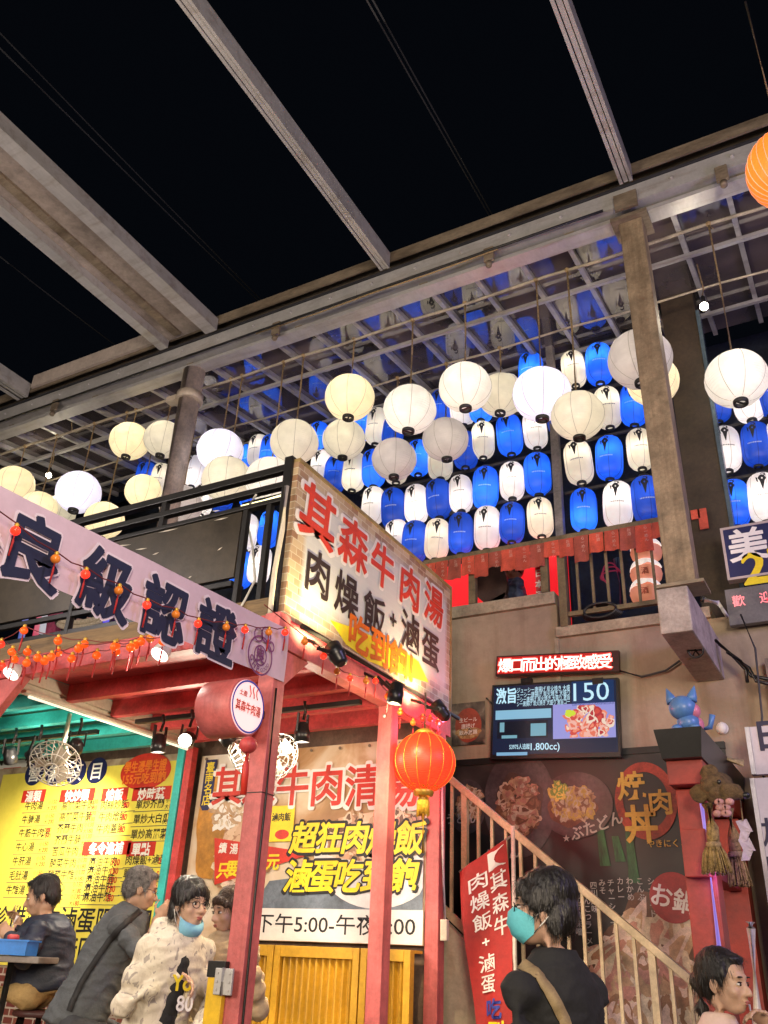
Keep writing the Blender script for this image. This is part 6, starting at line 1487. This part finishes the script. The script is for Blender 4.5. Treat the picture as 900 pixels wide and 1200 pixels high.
        nv0 = len(me.vertices); rs_ = random.Random(int(H.x*1000)); bmh = bmesh.new(); bmh.from_mesh(me); bmh.normal_update(); src_ = [(V(v_.co), V(v_.normal)) for v_ in bmh.verts]
        crown = hp(.01, -.05, .12)
        for _ in range(hair.get('n', 1300)):
            p, n_ = src_[rs_.randrange(nv0)]; d = (p-crown).normalized()*.7+V((0, 0, -.55))+V((rs_.uniform(-.25, .25), rs_.uniform(-.25, .25), rs_.uniform(-.2, .2)))
            d = (d-n_*d.dot(n_)); 
            if d.length < .05: continue
            d.normalize(); w_ = n_.cross(d)*.0011; ln = rs_.uniform(.02, .05)*s; l_ = rs_.uniform(.001, .006); pr_ = None
            for q_, h_ in ((0, -.001), (.4, l_), (.75, l_*1.1), (1.0, l_*rs_.uniform(-.6, 1.8))):
                c_ = p+d*ln*q_+n_*h_-Z*(q_*q_*.006); ww = w_*(1-.75*q_); a_, b_ = bmh.verts.new(c_-ww), bmh.verts.new(c_+ww)
                if pr_: bmh.faces.new((pr_[0], pr_[1], b_, a_)).smooth = True
                pr_ = (a_, b_)
        bmh.to_mesh(me); bmh.free()
        me.materials.append(hair['mat']); link('hair', me, t)
    # ---- clothing
    def fold(me, amp, f=9, seed=0):
        for v_ in me.vertices:
            p = V(v_.co); n_ = v_.normal
            q_ = p+noise.noise_vector(p*4)*.05; w1 = 1-abs(noise.noise(V((q_.x*f*.9+seed, q_.y*f*.9, q_.z*f*2.0))))*2; v_.co = p+V(n_)*(max(0, w1)**2*amp*.75+noise.noise(V((p.x*f*.5, p.y*f*.5, p.z*f*.5+seed)))*amp*.22+noise.noise(q_*38)*amp*.12)
    if top:
        m = MB(); g = top.get('puff', 0)
        loft(m, [(pel+upn*f*L_, (wx+g)*bw, (wy+g)*s*bulk) for f, wx, wy in ((-.14, .155*wide, .125*wide), (.06, .158, .122), (.30, .145, .115), (.60, .16, .118), (.82, .165, .112), (.95, .125, .092), (1.02, .080, .074), (1.07, .064, .062))], ax, ay)
        for sd in ('l', 'r'):
            if 'sh_'+sd in J:
                sh, el, wr = J['sh_'+sd], J['el_'+sd], J['wr_'+sd]
                sh = neck.lerp(sh, .90)+Z*-.012; cap_(m, pel+upn*.80*L_, sh, (.075+g*.6)*s, (.056+g*.6)*s); cap_(m, neck-upn*.012, sh, .050*s, (.050+g*.5)*s)
                if sleeve == 'long': chain(m, [sh, sh.lerp(el, .5)+V((0, 0, -.006)), el, el.lerp(wr, .5), wr.lerp(el, .04)], [(.056+g*.6)*s, (.053+g*.8)*s, (.047+g*.8)*s, (.042+g*.8)*s, (.034+g*.6)*s])
                elif sleeve == 'short': chain(m, [sh, sh.lerp(el, .45), sh.lerp(el, .85)], [(.052+g)*s, (.050+g)*s, (.044+g)*s])
        if top.get('collar'): 
            for k in range(14):
                a = 2*math.pi*k/14; m.ell(neck+upn*.012+ax*.066*s*math.cos(a)+ay*.064*s*math.sin(a), .021*s, n=8, m=6)
        if hood:
            for k in range(15):
                a = math.pi*(1.02+.96*k/14)*1 ; q_ = neck-Ft*.05*s+ax*.10*s*math.cos(a)+Ft*.085*s*math.sin(a)+upn*(.01+.03*math.sin((a-math.pi)))
                m.ell(q_, (.045*s), n=10, m=8)
        me = evalmods(m.bm, .010, 14, None, 'top', t); fold(me, top.get('fold', .010), 9, H.x*7); me.materials.append(top['mat']); link(top['name'], me, t)
    if tee:
        m = MB(); loft(m, [(pel+upn*f*L_+Ft*.028*s, wx*bw, wy*s*bulk) for f, wx, wy in ((.0, .085, .118), (.3, .085, .118), (.6, .075, .122), (.80, .06, .113), (.93, .045, .075))], ax, ay)
        me = evalmods(m.bm, .010, 3, None, 'tee', t); fold(me, .006, 12); me.materials.append(tee); link('t_shirt', me, t)
    if pants:
        m = MB(); loft(m, [(pel+upn*f*L_, wx*bw, wy*s*bulk) for f, wx, wy in ((-.20, .13, .11), (-.08, .155, .125), (.07, .145, .11))], ax, ay)
        for sd in ('l', 'r'):
            if 'hip_'+sd in J:
                p = [J[k+sd] for k in ('hip_', 'kn_', 'an_') if k+sd in J]; chain(m, [pel.lerp(p[0], .5)]+p, [.10*s, .092*s, .075*s, .058*s][:len(p)+1])
        me = evalmods(m.bm, .011, 3, None, 'pants', t); fold(me, .008, 10, 3); me.materials.append(pants); link('trousers', me, t)
        m = MB(); n_ = 0
        for sd in ('l', 'r'):
            if 'an_'+sd in J: a = J['an_'+sd]; cap_(m, a+V((0, 0, -.04)), a+Ft*.15+V((0, 0, -.055)), .048, .040); n_ += 1
        if n_: me = evalmods(m.bm, .010, 2, None, 'shoes', t); me.materials.append(blackp); link('shoes', me, t)
        else: m.bm.free()
    if mask:
        mc, col = mask; m = MB(); on = mc == 'on'
        g = []; oz = 0 if on else -.05; oy = 0 if on else -.030
        CY = [.100, .118, .124, .123, .117, .106, .088, .068]; CZ_ = [.000, -.018, -.036, -.054, -.072, -.090, -.106, -.118]
        for j in range(8):
            row = []
            for k in range(17):
                u = k/8-1; cc = max(0, math.cos(u*math.pi/2))**.75
                y_ = .026+(CY[j]-.026)*cc+oy*cc; z_ = (-.036-.048*j/7)*(1-cc)+(CZ_[j] if on else -.098+CZ_[j]*.62)*cc+(0 if on else -.030)*(1-cc)
                pl = .0022*(1 if j % 2 else -1)*cc if 0 < j < 7 else 0
                row.append(m.bm.verts.new(hp(.070*math.sin(u*math.pi/2), y_+pl, z_)))
            g.append(row)
        for j in range(7):
            for k in range(16): m._f((g[j][k], g[j][k+1], g[j+1][k+1], g[j+1][k]), True)
        oy = oz
        fm_ = m.build('face_mask', col, t, recalc=False)
        m = MB()
        for k in (-1, 1): m.tube([hp(.069*k, .030, -.036+oy), hp(.080*k, .005, -.02+oy*.6), hp(.083*k, -.022, -.005)], .0022, 5); m.tube([hp(.069*k, .028, -.083+oy), hp(.080*k, .0, -.055+oy*.6), hp(.083*k, -.022, -.03)], .0022, 5)
        m.build('ear_loops', white_p, t)
    if glasses:
        m = MB()
        for k in (-1, 1):
            m.tube([hp(.032*k+.024*math.cos(a), .099-.006*abs(math.cos(a)), -.006+.017*math.sin(a)) for a in [2*math.pi*i/18 for i in range(19)]], .0019*s, 5)
            m.tube([hp(.056*k, .094, .0), hp(.074*k, .05, .003), hp(.080*k, -.012, .0)], .0019*s, 5)
        m.tube([hp(-.009, .102, -.002), hp(0, .105, .001), hp(.009, .102, -.002)], .0019*s, 5); m.build('glasses', blackp, t)
    if strap:
        pts, mt, wd = strap; from mathutils.bvhtree import BVHTree
        tm = [c_ for c_ in t.children if c_.name.startswith(top['name'])][0].data
        bv = BVHTree.FromPolygons([v_.co for v_ in tm.vertices], [p_.vertices for p_ in tm.polygons])
        hits = []
        for px_, py_ in pts:
            h_ = bv.ray_cast(CAMP, ray(px_, py_).normalized())
            if h_[0] is not None: hits.append((h_[0], h_[1]))
        if len(hits) < 2: hits = [(neck, Z), (pel, Z)]
        q_, n_, _, _ = bv.find_nearest(hits[0][0]*2-hits[1][0]+DP*.05); cs = [(q_+n_*.006, n_)]
        for (pa, na), (pb, nb) in zip(hits, hits[1:]):
            for k in range(4):
                q_, n_, _, _ = bv.find_nearest(pa.lerp(pb, k/4)); cs.append((q_+n_*.006, n_))
        m = MB(); prev = None
        for i, (q_, n_) in enumerate(cs):
            d = cs[min(i+1, len(cs)-1)][0]-cs[max(i-1, 0)][0]; w_ = n_.cross(d).normalized()*wd/2
            row = [m.bm.verts.new(q_-w_), m.bm.verts.new(q_-w_+n_*.004), m.bm.verts.new(q_+w_+n_*.004), m.bm.verts.new(q_+w_)]
            if prev:
                for k in range(4): m._f((prev[k], prev[(k+1) % 4], row[(k+1) % 4], row[k]), True)
            prev = row
        m.build('strap', mt, t)
    return t
sk1 = skin_mat('light_skin', (.52, .33, .23)); sk2 = skin_mat('tan_skin', (.46, .28, .18)); sk3 = skin_mat('warm_skin', (.55, .34, .24))
hair_b = M('black_hair', (.012, .010, .009), .42, 0, .3, 20, .5, 90, stretch=(1, 1, .25)); hair_g = M('grey_hair', (.22, .21, .20), .6, 0, .5, 40, .5, 120, col2=(.05, .047, .045))
RX, DP = _r0, _fh            # image right, away from the camera
def at(px, py, W): return PX(px, py, W=W)
# ---- man in the navy jacket eating at the left
H = at(49, 1049, 5.6)
def rel(o, r=0, d=0, u=0): return V(o)+RX*r+DP*d+Z*u
pel = rel(H, .11, .02, -.49); nk = rel(H, .055, .0, -.145)
hR, hL = rel(H, -.17, .07, -.13), rel(H, -.17, -.11, -.20)
navyj = M('navy_nylon', (.013, .020, .042), .55, 0, .15, 7, .15, 60); khaki = M('khaki_cotton', (.42, .29, .12), .8, 0, .15, 8, .2, 60)
person('man in a dark navy jacket and khaki trousers eating at the table on the left', H, -RX*.92-DP*.22-Z*.30, -RX*.95-DP*.2,
       dict(neck=nk, pelvis=pel, sh_r=rel(nk, .01, .19, -.05), el_r=rel(nk, -.05, .24, -.22), wr_r=rel(hR, .045, .0, -.07), sh_l=rel(nk, .03, -.19, -.06), el_l=rel(nk, .0, -.25, -.22), wr_l=rel(hL, .075, -.02, -.055),
            hip_r=rel(pel, -.03, .10, -.06), kn_r=rel(pel, -.46, .12, -.06), an_r=rel(pel, -.44, .12, -.50), hip_l=rel(pel, -.03, -.10, -.06), kn_l=rel(pel, -.46, -.13, -.08), an_l=rel(pel, -.40, -.14, -.52)),
       sk2, dict(mat=navyj, name='jacket', puff=.016, fold=.010, collar=True), khaki, dict(mat=hair_b, fringe=0, mess=1.1), bulk=1.4,
       hands=((rel(hR, .045, .0, -.07), V((0, 0, 1))*.8-RX*.35, RX*-.4+Z*-.2-DP*.6, 1, .75), (rel(hL, .075, -.02, -.055), -RX*.7+Z*.6, DP*.9-RX*.2, -1, .7)), s=.99)
# chopsticks, cup, table, tray
t = thing('chopsticks', 'pair of pale chopsticks in the hand of the man in the navy jacket', 'chopsticks', rel(hR, -.02, 0, 0))
for k in (0, .016): MB().tube([rel(hR, .0+k, -.02, .07), rel(hR, -.07+k, -.05, -.16)], [.004, .0028], 6).build('stick', M('bamboo', (.6, .45, .25), .6) if k == 0 else bpy.data.materials['bamboo'], t)
c = rel(hL, .02, .045, -.055); t = thing('paper_bowl', 'white paper bowl with a white spoon held by the man in the navy jacket', 'bowl', c)
MB().lathe([(.036, -.05), (.040, -.05), (.055, .04), (.058, .042), (.054, .038), (.038, -.044), (.001, -.046)], c, n=24).build('bowl', white_p, t)
MB().tube([c+V((.0, 0, -.02)), rel(c, .045, -.02, .10), rel(c, .055, -.02, .125)], [.005, .005, .009], 8).build('spoon', white_p, t)
tabz = at(20, 1120, 5.15).z; tc_ = at(-4, 1120, 5.15)
tb = thing('table', 'dark narrow high table with a metal edge at the left side of the photo', 'table', (tc_.x, tc_.y, .45))
MB().boxc((tc_.x-.2, tc_.y, tabz-.018), (.95, .5, .035), Matrix.Rotation(AZ, 3, 'Z'), .005).build('table_top', M('grey_laminate', (.22, .19, .17), .4, .1, .15, 6), tb)
for a, b in ((-.38, -.19), (-.38, .19), (.30, -.19), (.30, .19)):
    q = V((tc_.x-.2, tc_.y, 0))+RX*a+DP*b; MB().tube([(q.x, q.y, .451), (q.x, q.y, tabz-.036)], .018, 8).build('leg', black, tb)
c = at(8, 1115, 5.1); c = V((c.x, c.y, tabz)); tr_ = thing('blue_tray', 'blue plastic basket on the high table at the left edge', 'basket', c)
Rz = Matrix.Rotation(AZ, 3, 'Z'); m = MB(); blp = M('blue_plastic', (.015, .19, .62), .4, 0, .1, 8); hx, hy, hz = .14, .10, .075
for sx_ in (-1, 1): m.boxc(c+Rz @ V((sx_*hx, 0, hz/2+.002)), (.008, hy*2+.008, hz), Rz)
for sy_ in (-1, 1): m.boxc(c+Rz @ V((0, sy_*hy, hz/2+.002)), (hx*2-.009, .008, hz-.001), Rz)
m.boxc(c+V((0, 0, .006)), (hx*2-.01, hy*2-.01, .008), Rz); m.build('basket', blp, tr_)
m = MB()
for sy_ in (-1, 1): m.boxc(c+Rz @ V((0, sy_*(hy+.004), hz+.004)), (hx*2+.03, .016, .010), Rz)
for sx_ in (-1, 1): m.boxc(c+Rz @ V((sx_*(hx+.006), 0, hz+.004)), (.014, hy*2-.01, .009), Rz)
m.build('rim', blp, tr_)
t = thing('sauce_bottle', 'small red capped pot standing in the blue basket', 'pot', c+V((.02, 0, .02))); q = c+RX*.02
MB().lathe([(.03, .011), (.033, .02), (.033, .075), (.028, .08)], q, n=16).build('pot', white_p, t); MB().lathe([(.034, .0805), (.034, .105), (.02, .112)], q, n=16).build('cap', red_paint, t)
def stool(top, lab, mat, r=.16):
    t = thing('bar_stool', lab, 'stool', (top.x, top.y, .45))
    MB().lathe([(.001, -.035), (r-.01, -.035), (r, -.025), (r, -.008), (r-.012, 0), (.001, .002)], top, n=30, capa=False, capb=False).build('seat', mat, t)
    for k in range(4):
        a = math.pi/4+k*math.pi/2; e = V((math.cos(a), math.sin(a), 0)); MB().tube([top+e*r*.7+V((0, 0, -.036)), V((top.x, top.y, .452))+e*(r+.04)], .012, 8).build('leg', black, t)
    zr = .45+(top.z-.45)*.35; q = r*.7+(r*.3+.04)*.65
    MB().tube([V((top.x+q*math.cos(2*math.pi*k/24), top.y+q*math.sin(2*math.pi*k/24), zr)) for k in range(25)], .008, 6).build('foot_ring', black, t)
stool(rel(pel, .02, 0, -.15), 'bar stool with dark seat and thin legs under the man in the navy jacket', M('dark_seat', (.06, .02, .02), .5))
# ---- grey haired man seen from behind
H = at(166, 1041, 5.25); pel = rel(H, -.25, .0, -.68); nk = rel(H, -.035, .0, -.145)
greyt = M('grey_cotton', (.085, .095, .105), .85, 0, .15, 8, .25, 40); dgrey = M('charcoal_trousers', (.035, .038, .045), .8, 0, .2, 8, .2, 50)
wr = rel(H, .17, .02, -.10)
person('grey haired man with glasses in a grey t-shirt, dark strap across his back', H, RX*.93+DP*.25-Z*.22, RX*.9+DP*.42,
       dict(neck=nk, pelvis=pel, sh_r=rel(nk, -.02, -.19, -.06), el_r=rel(nk, .13, -.20, -.20), wr_r=rel(wr, -.04, -.05, -.06), sh_l=rel(nk, -.0, .18, -.06), el_l=rel(nk, .13, .22, -.22), wr_l=rel(wr, -.02, .10, -.07),
            hip_r=rel(pel, .02, -.10, -.05), kn_r=rel(pel, .42, -.02, -.06), an_r=rel(pel, .40, .0, -.50), hip_l=rel(pel, .02, .11, -.05), kn_l=rel(pel, .42, .20, -.06), an_l=rel(pel, .42, .2, -.5)),
       sk2, dict(mat=greyt, name='t_shirt', puff=.012, fold=.012), dgrey, dict(mat=hair_g, fringe=0, mess=.7), glasses=True, sleeve='short',
       hands=((rel(wr, -.04, -.05, -.06), RX*.6+Z*.8, DP*.9-RX*.2, 1, .95),), s=.97, bulk=1.28,
       strap=([(152, 1077), (143, 1086), (130, 1100), (117, 1119), (105, 1137), (95, 1153), (87, 1170), (80, 1190)], M('black_webbing', (.012, .012, .014), .7), .035))
stool(rel(pel, .0, 0, -.13), 'bar stool with red seat under the grey haired man', M('red_seat', (.45, .03, .03), .45))
# ---- young man in the pale camouflage jacket
H = at(223, 1058, 4.6); pel = rel(H, -.13, .05, -.68); nk = rel(H, -.035, .03, -.15)
cam_m = bpy.data.materials.new('pale_camouflage'); cam_m.use_nodes = True; nt = cam_m.node_tree; N, L = nt.nodes, nt.links
tc = N.new('ShaderNodeTexCoord'); n1 = N.new('ShaderNodeTexNoise'); n1.inputs['Scale'].default_value = 19; n1.inputs['Detail'].default_value = 3; n1.inputs['Distortion'].default_value = 1.2
mp = N.new('ShaderNodeMapping'); mp.inputs['Scale'].default_value = (1, 1, .6); L.new(tc.outputs['Object'], mp.inputs[0]); L.new(mp.outputs[0], n1.inputs['Vector'])
r = N.new('ShaderNodeValToRGB'); r.color_ramp.interpolation = 'CONSTANT'; e = r.color_ramp.elements; e[0].color = (.33, .29, .25, 1); e[1].position = .37; e[1].color = (.60, .54, .43, 1)
q_ = e.new(.52); q_.color = (.54, .48, .38, 1); q_ = e.new(.64); q_.color = (.28, .24, .23, 1); q_ = e.new(.70); q_.color = (.60, .54, .43, 1)
L.new(n1.outputs['Fac'], r.inputs[0]); L.new(r.outputs[0], N['Principled BSDF'].inputs['Base Color']); N['Principled BSDF'].inputs['Roughness'].default_value = .8
n2 = N.new('ShaderNodeTexNoise'); n2.inputs['Scale'].default_value = 24; bp = N.new('ShaderNodeBump'); bp.inputs['Strength'].default_value = .3; bp.inputs['Distance'].default_value = .02; L.new(tc.outputs['Object'], n2.inputs['Vector']); L.new(n2.outputs['Fac'], bp.inputs['Height']); L.new(bp.outputs[0], N['Principled BSDF'].inputs['Normal'])
blk_cot = M('black_cotton', (.012, .012, .013), .85, 0, .2, 8, .2, 40)
mblue = M('pale_blue_mask', (.20, .48, .66), .7, 0, .06, 10, .1, 60)
wr = at(214, 1143, 4.4)
Ft3 = RX*.62-DP*.78
t3 = person('young man in a pale camouflage jacket and glasses with a blue mask under his chin', H, RX*.75-DP*.66-Z*.05, Ft3,
       dict(neck=nk, pelvis=pel, sh_r=rel(nk, -.16, -.07, -.07), el_r=rel(nk, -.20, -.16, -.33), wr_r=rel(wr, -.02, 0, 0), sh_l=rel(nk, .13, .10, -.07), el_l=rel(nk, .20, .06, -.34), wr_l=rel(nk, .18, -.16, -.42),
            hip_r=rel(pel, -.04, -.10, -.05), kn_r=rel(pel, .28, -.33, -.06), an_r=rel(pel, .28, -.30, -.5), hip_l=rel(pel, .08, .06, -.05), kn_l=rel(pel, .42, -.18, -.06), an_l=rel(pel, .42, -.16, -.5)),
       sk1, dict(mat=cam_m, name='jacket', puff=.018, fold=.011), blk_cot, dict(mat=hair_b, fringe=1.25, style='thick', mess=1.2), glasses=True, mask=('chin', mblue), hood=True, tee=blk_cot, hands=((rel(wr, -.02, 0, 0), RX*.8-Z*.4, -DP*.3-Z*.6, -1, .8),), s=1.0, wide=1.18)
Pt = Plane(rel(nk, .10, -.145, -.27), (-Ft3).cross(Z)*-1*-1, Z)
Pt = Plane(nk.lerp(pel, .42)+Ft3.normalized()*.163, Z.cross(Ft3.normalized()), Z)
T = TX(Pt, .004); T.at('Yo', .0, -.03, .085, .03, 'c'); T.build('yellow_print', yellow_ink, t3); T = TX(Pt, .004); T.at('80', .03, -.12, .085, .02, 'c'); T.build('white_print', white_ink, t3)
stool(rel(pel, .0, 0, -.13), 'bar stool with red seat under the young man in camouflage', bpy.data.materials['red_seat'])
# ---- woman in the beige coat behind the front pillar
H = at(268, 1066, 4.85); pel = rel(H, -.02, .08, -.68); nk = rel(H, .0, .03, -.145)
beige = M('beige_coat', (.50, .38, .23), .8, 0, .1, 6, .2, 40)
person('long haired woman in a beige coat looking down, half hidden by the front red pillar', H, -RX*.72-DP*.62-Z*.22, -RX*.45-DP*.85,
       dict(neck=nk, pelvis=pel, sh_r=rel(nk, -.15, .06, -.07), el_r=rel(nk, -.19, -.02, -.34), wr_r=rel(nk, -.10, -.18, -.44), sh_l=rel(nk, .15, -.04, -.07), el_l=rel(nk, .22, -.10, -.32), wr_l=rel(nk, .19, -.24, -.16),
            hip_r=rel(pel, -.1, -.02, -.05), kn_r=rel(pel, -.25, -.40, -.06), an_r=rel(pel, -.25, -.38, -.5), hip_l=rel(pel, .08, -.05, -.05), kn_l=rel(pel, -.02, -.42, -.06), an_l=rel(pel, -.02, -.4, -.5)),
       sk3, dict(mat=beige, name='coat', puff=.022, fold=.014, collar=True), beige, dict(mat=M('brown_hair', (.055, .030, .018), .45, 0, .3, 20, .5, 90), fringe=.9, style='long', mess=.8), female=True,
       hands=((rel(nk, .19, -.24, -.16), Z*.9-RX*.1, -RX*.6-DP*.3, 1, .6),), s=.96, wide=1.15)
stool(rel(pel, .0, 0, -.13), 'bar stool with red seat under the woman in the beige coat', bpy.data.materials['red_seat'])
# ---- standing man with the mask
H = at(636, 1064, 3.0); pel = rel(H, .06, .06, -.72); nk = rel(H, .035, .0, -.165)
mteal = M('teal_mask', (.10, .46, .52), .65, 0, .06, 10, .1, 60)
Ft5 = -RX*.62+DP*.78
person('standing man in black with a teal face mask, glasses and a tan shoulder strap', H, -RX*.96+DP*.22+Z*.02, Ft5,
       dict(neck=nk, pelvis=pel, sh_r=rel(nk, .155, .12, -.085), el_r=rel(nk, .17, .16, -.36), wr_r=rel(nk, -.02, .30, -.46), sh_l=rel(nk, -.155, -.12, -.085), el_l=rel(nk, -.135, -.14, -.36), wr_l=rel(nk, -.22, .08, -.46),
            hip_r=rel(pel, 0, .09, -.06), kn_r=rel(pel, -.03, .09, -.45), an_r=rel(pel, .02, .09, -.84), hip_l=rel(pel, 0, -.09, -.06), kn_l=rel(pel, -.03, -.09, -.45), an_l=rel(pel, .02, -.09, -.84)),
       sk3, dict(mat=blk_cot, name='t_shirt', puff=.010, fold=.010), blk_cot, dict(mat=hair_b, fringe=1.2, style='thick', mess=1.15), glasses=True, mask=('on', mteal), s=1.0, sleeve='long', vox=.006,
       strap=([(613, 1131), (622, 1138), (633, 1149), (643, 1162), (652, 1177), (659, 1192), (665, 1208), (671, 1230)], M('tan_webbing', (.28, .20, .10), .7, 0, .15, 30), .038))
# ---- woman drinking at the right
H = at(849, 1149, 3.35); pel = rel(H, -.06, .05, -.72); nk = rel(H, -.03, .03, -.15)
wr = at(897, 1197, 3.22)
person('woman with tied back black hair drinking through a straw at the lower right', H, RX*.66-DP*.74-Z*.10, RX*.5-DP*.85,
       dict(neck=nk, pelvis=pel, sh_r=rel(nk, -.15, -.03, -.07), el_r=rel(nk, -.16, -.12, -.34), wr_r=rel(nk, .02, -.24, -.40), sh_l=rel(nk, .13, .08, -.07), el_l=rel(nk, .22, -.06, -.30), wr_l=rel(wr, .03, .0, -.02),
            hip_r=rel(pel, -.08, -.03, -.06), kn_r=rel(pel, -.08, -.06, -.44), an_r=rel(pel, -.08, -.03, -.80), hip_l=rel(pel, .08, .03, -.06), kn_l=rel(pel, .09, .0, -.44), an_l=rel(pel, .09, .03, -.80)),
       sk1, dict(mat=M('blush_top', (.62, .46, .40), .8, 0, .08, 8, .1, 40), name='top', puff=.004, fold=.007), dgrey, dict(mat=hair_b, fringe=0, style='tail', mess=.6), female=True, sleeve='none', s=.92, vox=.006,
       hands=((rel(wr, .03, .0, -.02), -RX*.75+Z*.55, -RX*.3-Z*.6-DP*.4, 1, .92),))
mouth = H+head_frame(RX*.66-DP*.74-Z*.10) @ (V((.012, .104, -.071))*.97)
c = rel(wr, -.055, -.035, -.09); t = thing('drink_cup', 'paper cup with a white straw held by the drinking woman', 'cup', c)
MB().lathe([(.030, -.10), (.034, -.10), (.043, .02), (.045, .022), (.001, .024)], c, n=22).build('cup', M('paper_cup', (.6, .5, .38), .6), t)
MB().tube([c+V((0, 0, .0)), mouth+(mouth-c)*.02], .004, 8).build('straw', white_p, t)
# ---- person upstairs behind the balcony rail
H = PX(601, 668, Y=7.6); pel = rel(H, .02, .0, -.62); nk = rel(H, .0, .0, -.15)
person('person in a dark blue jacket bending behind the balcony rail, seen from the side', H, -RX*.8-DP*.2-Z*.4, -RX*.9,
       dict(neck=nk, pelvis=pel, sh_r=rel(nk, .0, .18, -.06), el_r=rel(nk, -.1, .2, -.3), wr_r=rel(nk, -.3, .15, -.35), sh_l=rel(nk, .02, -.18, -.06), el_l=rel(nk, .02, -.2, -.34), wr_l=rel(nk, -.2, -.15, -.42)),
       sk2, dict(mat=M('blue_grey_jacket', (.03, .045, .09), .6, 0, .2, 8, .2, 40), name='jacket', puff=.015, fold=.012), blk_cot, dict(mat=hair_b, mess=.8), s=.95, vox=.011)
bpy.data.objects.remove(_to)
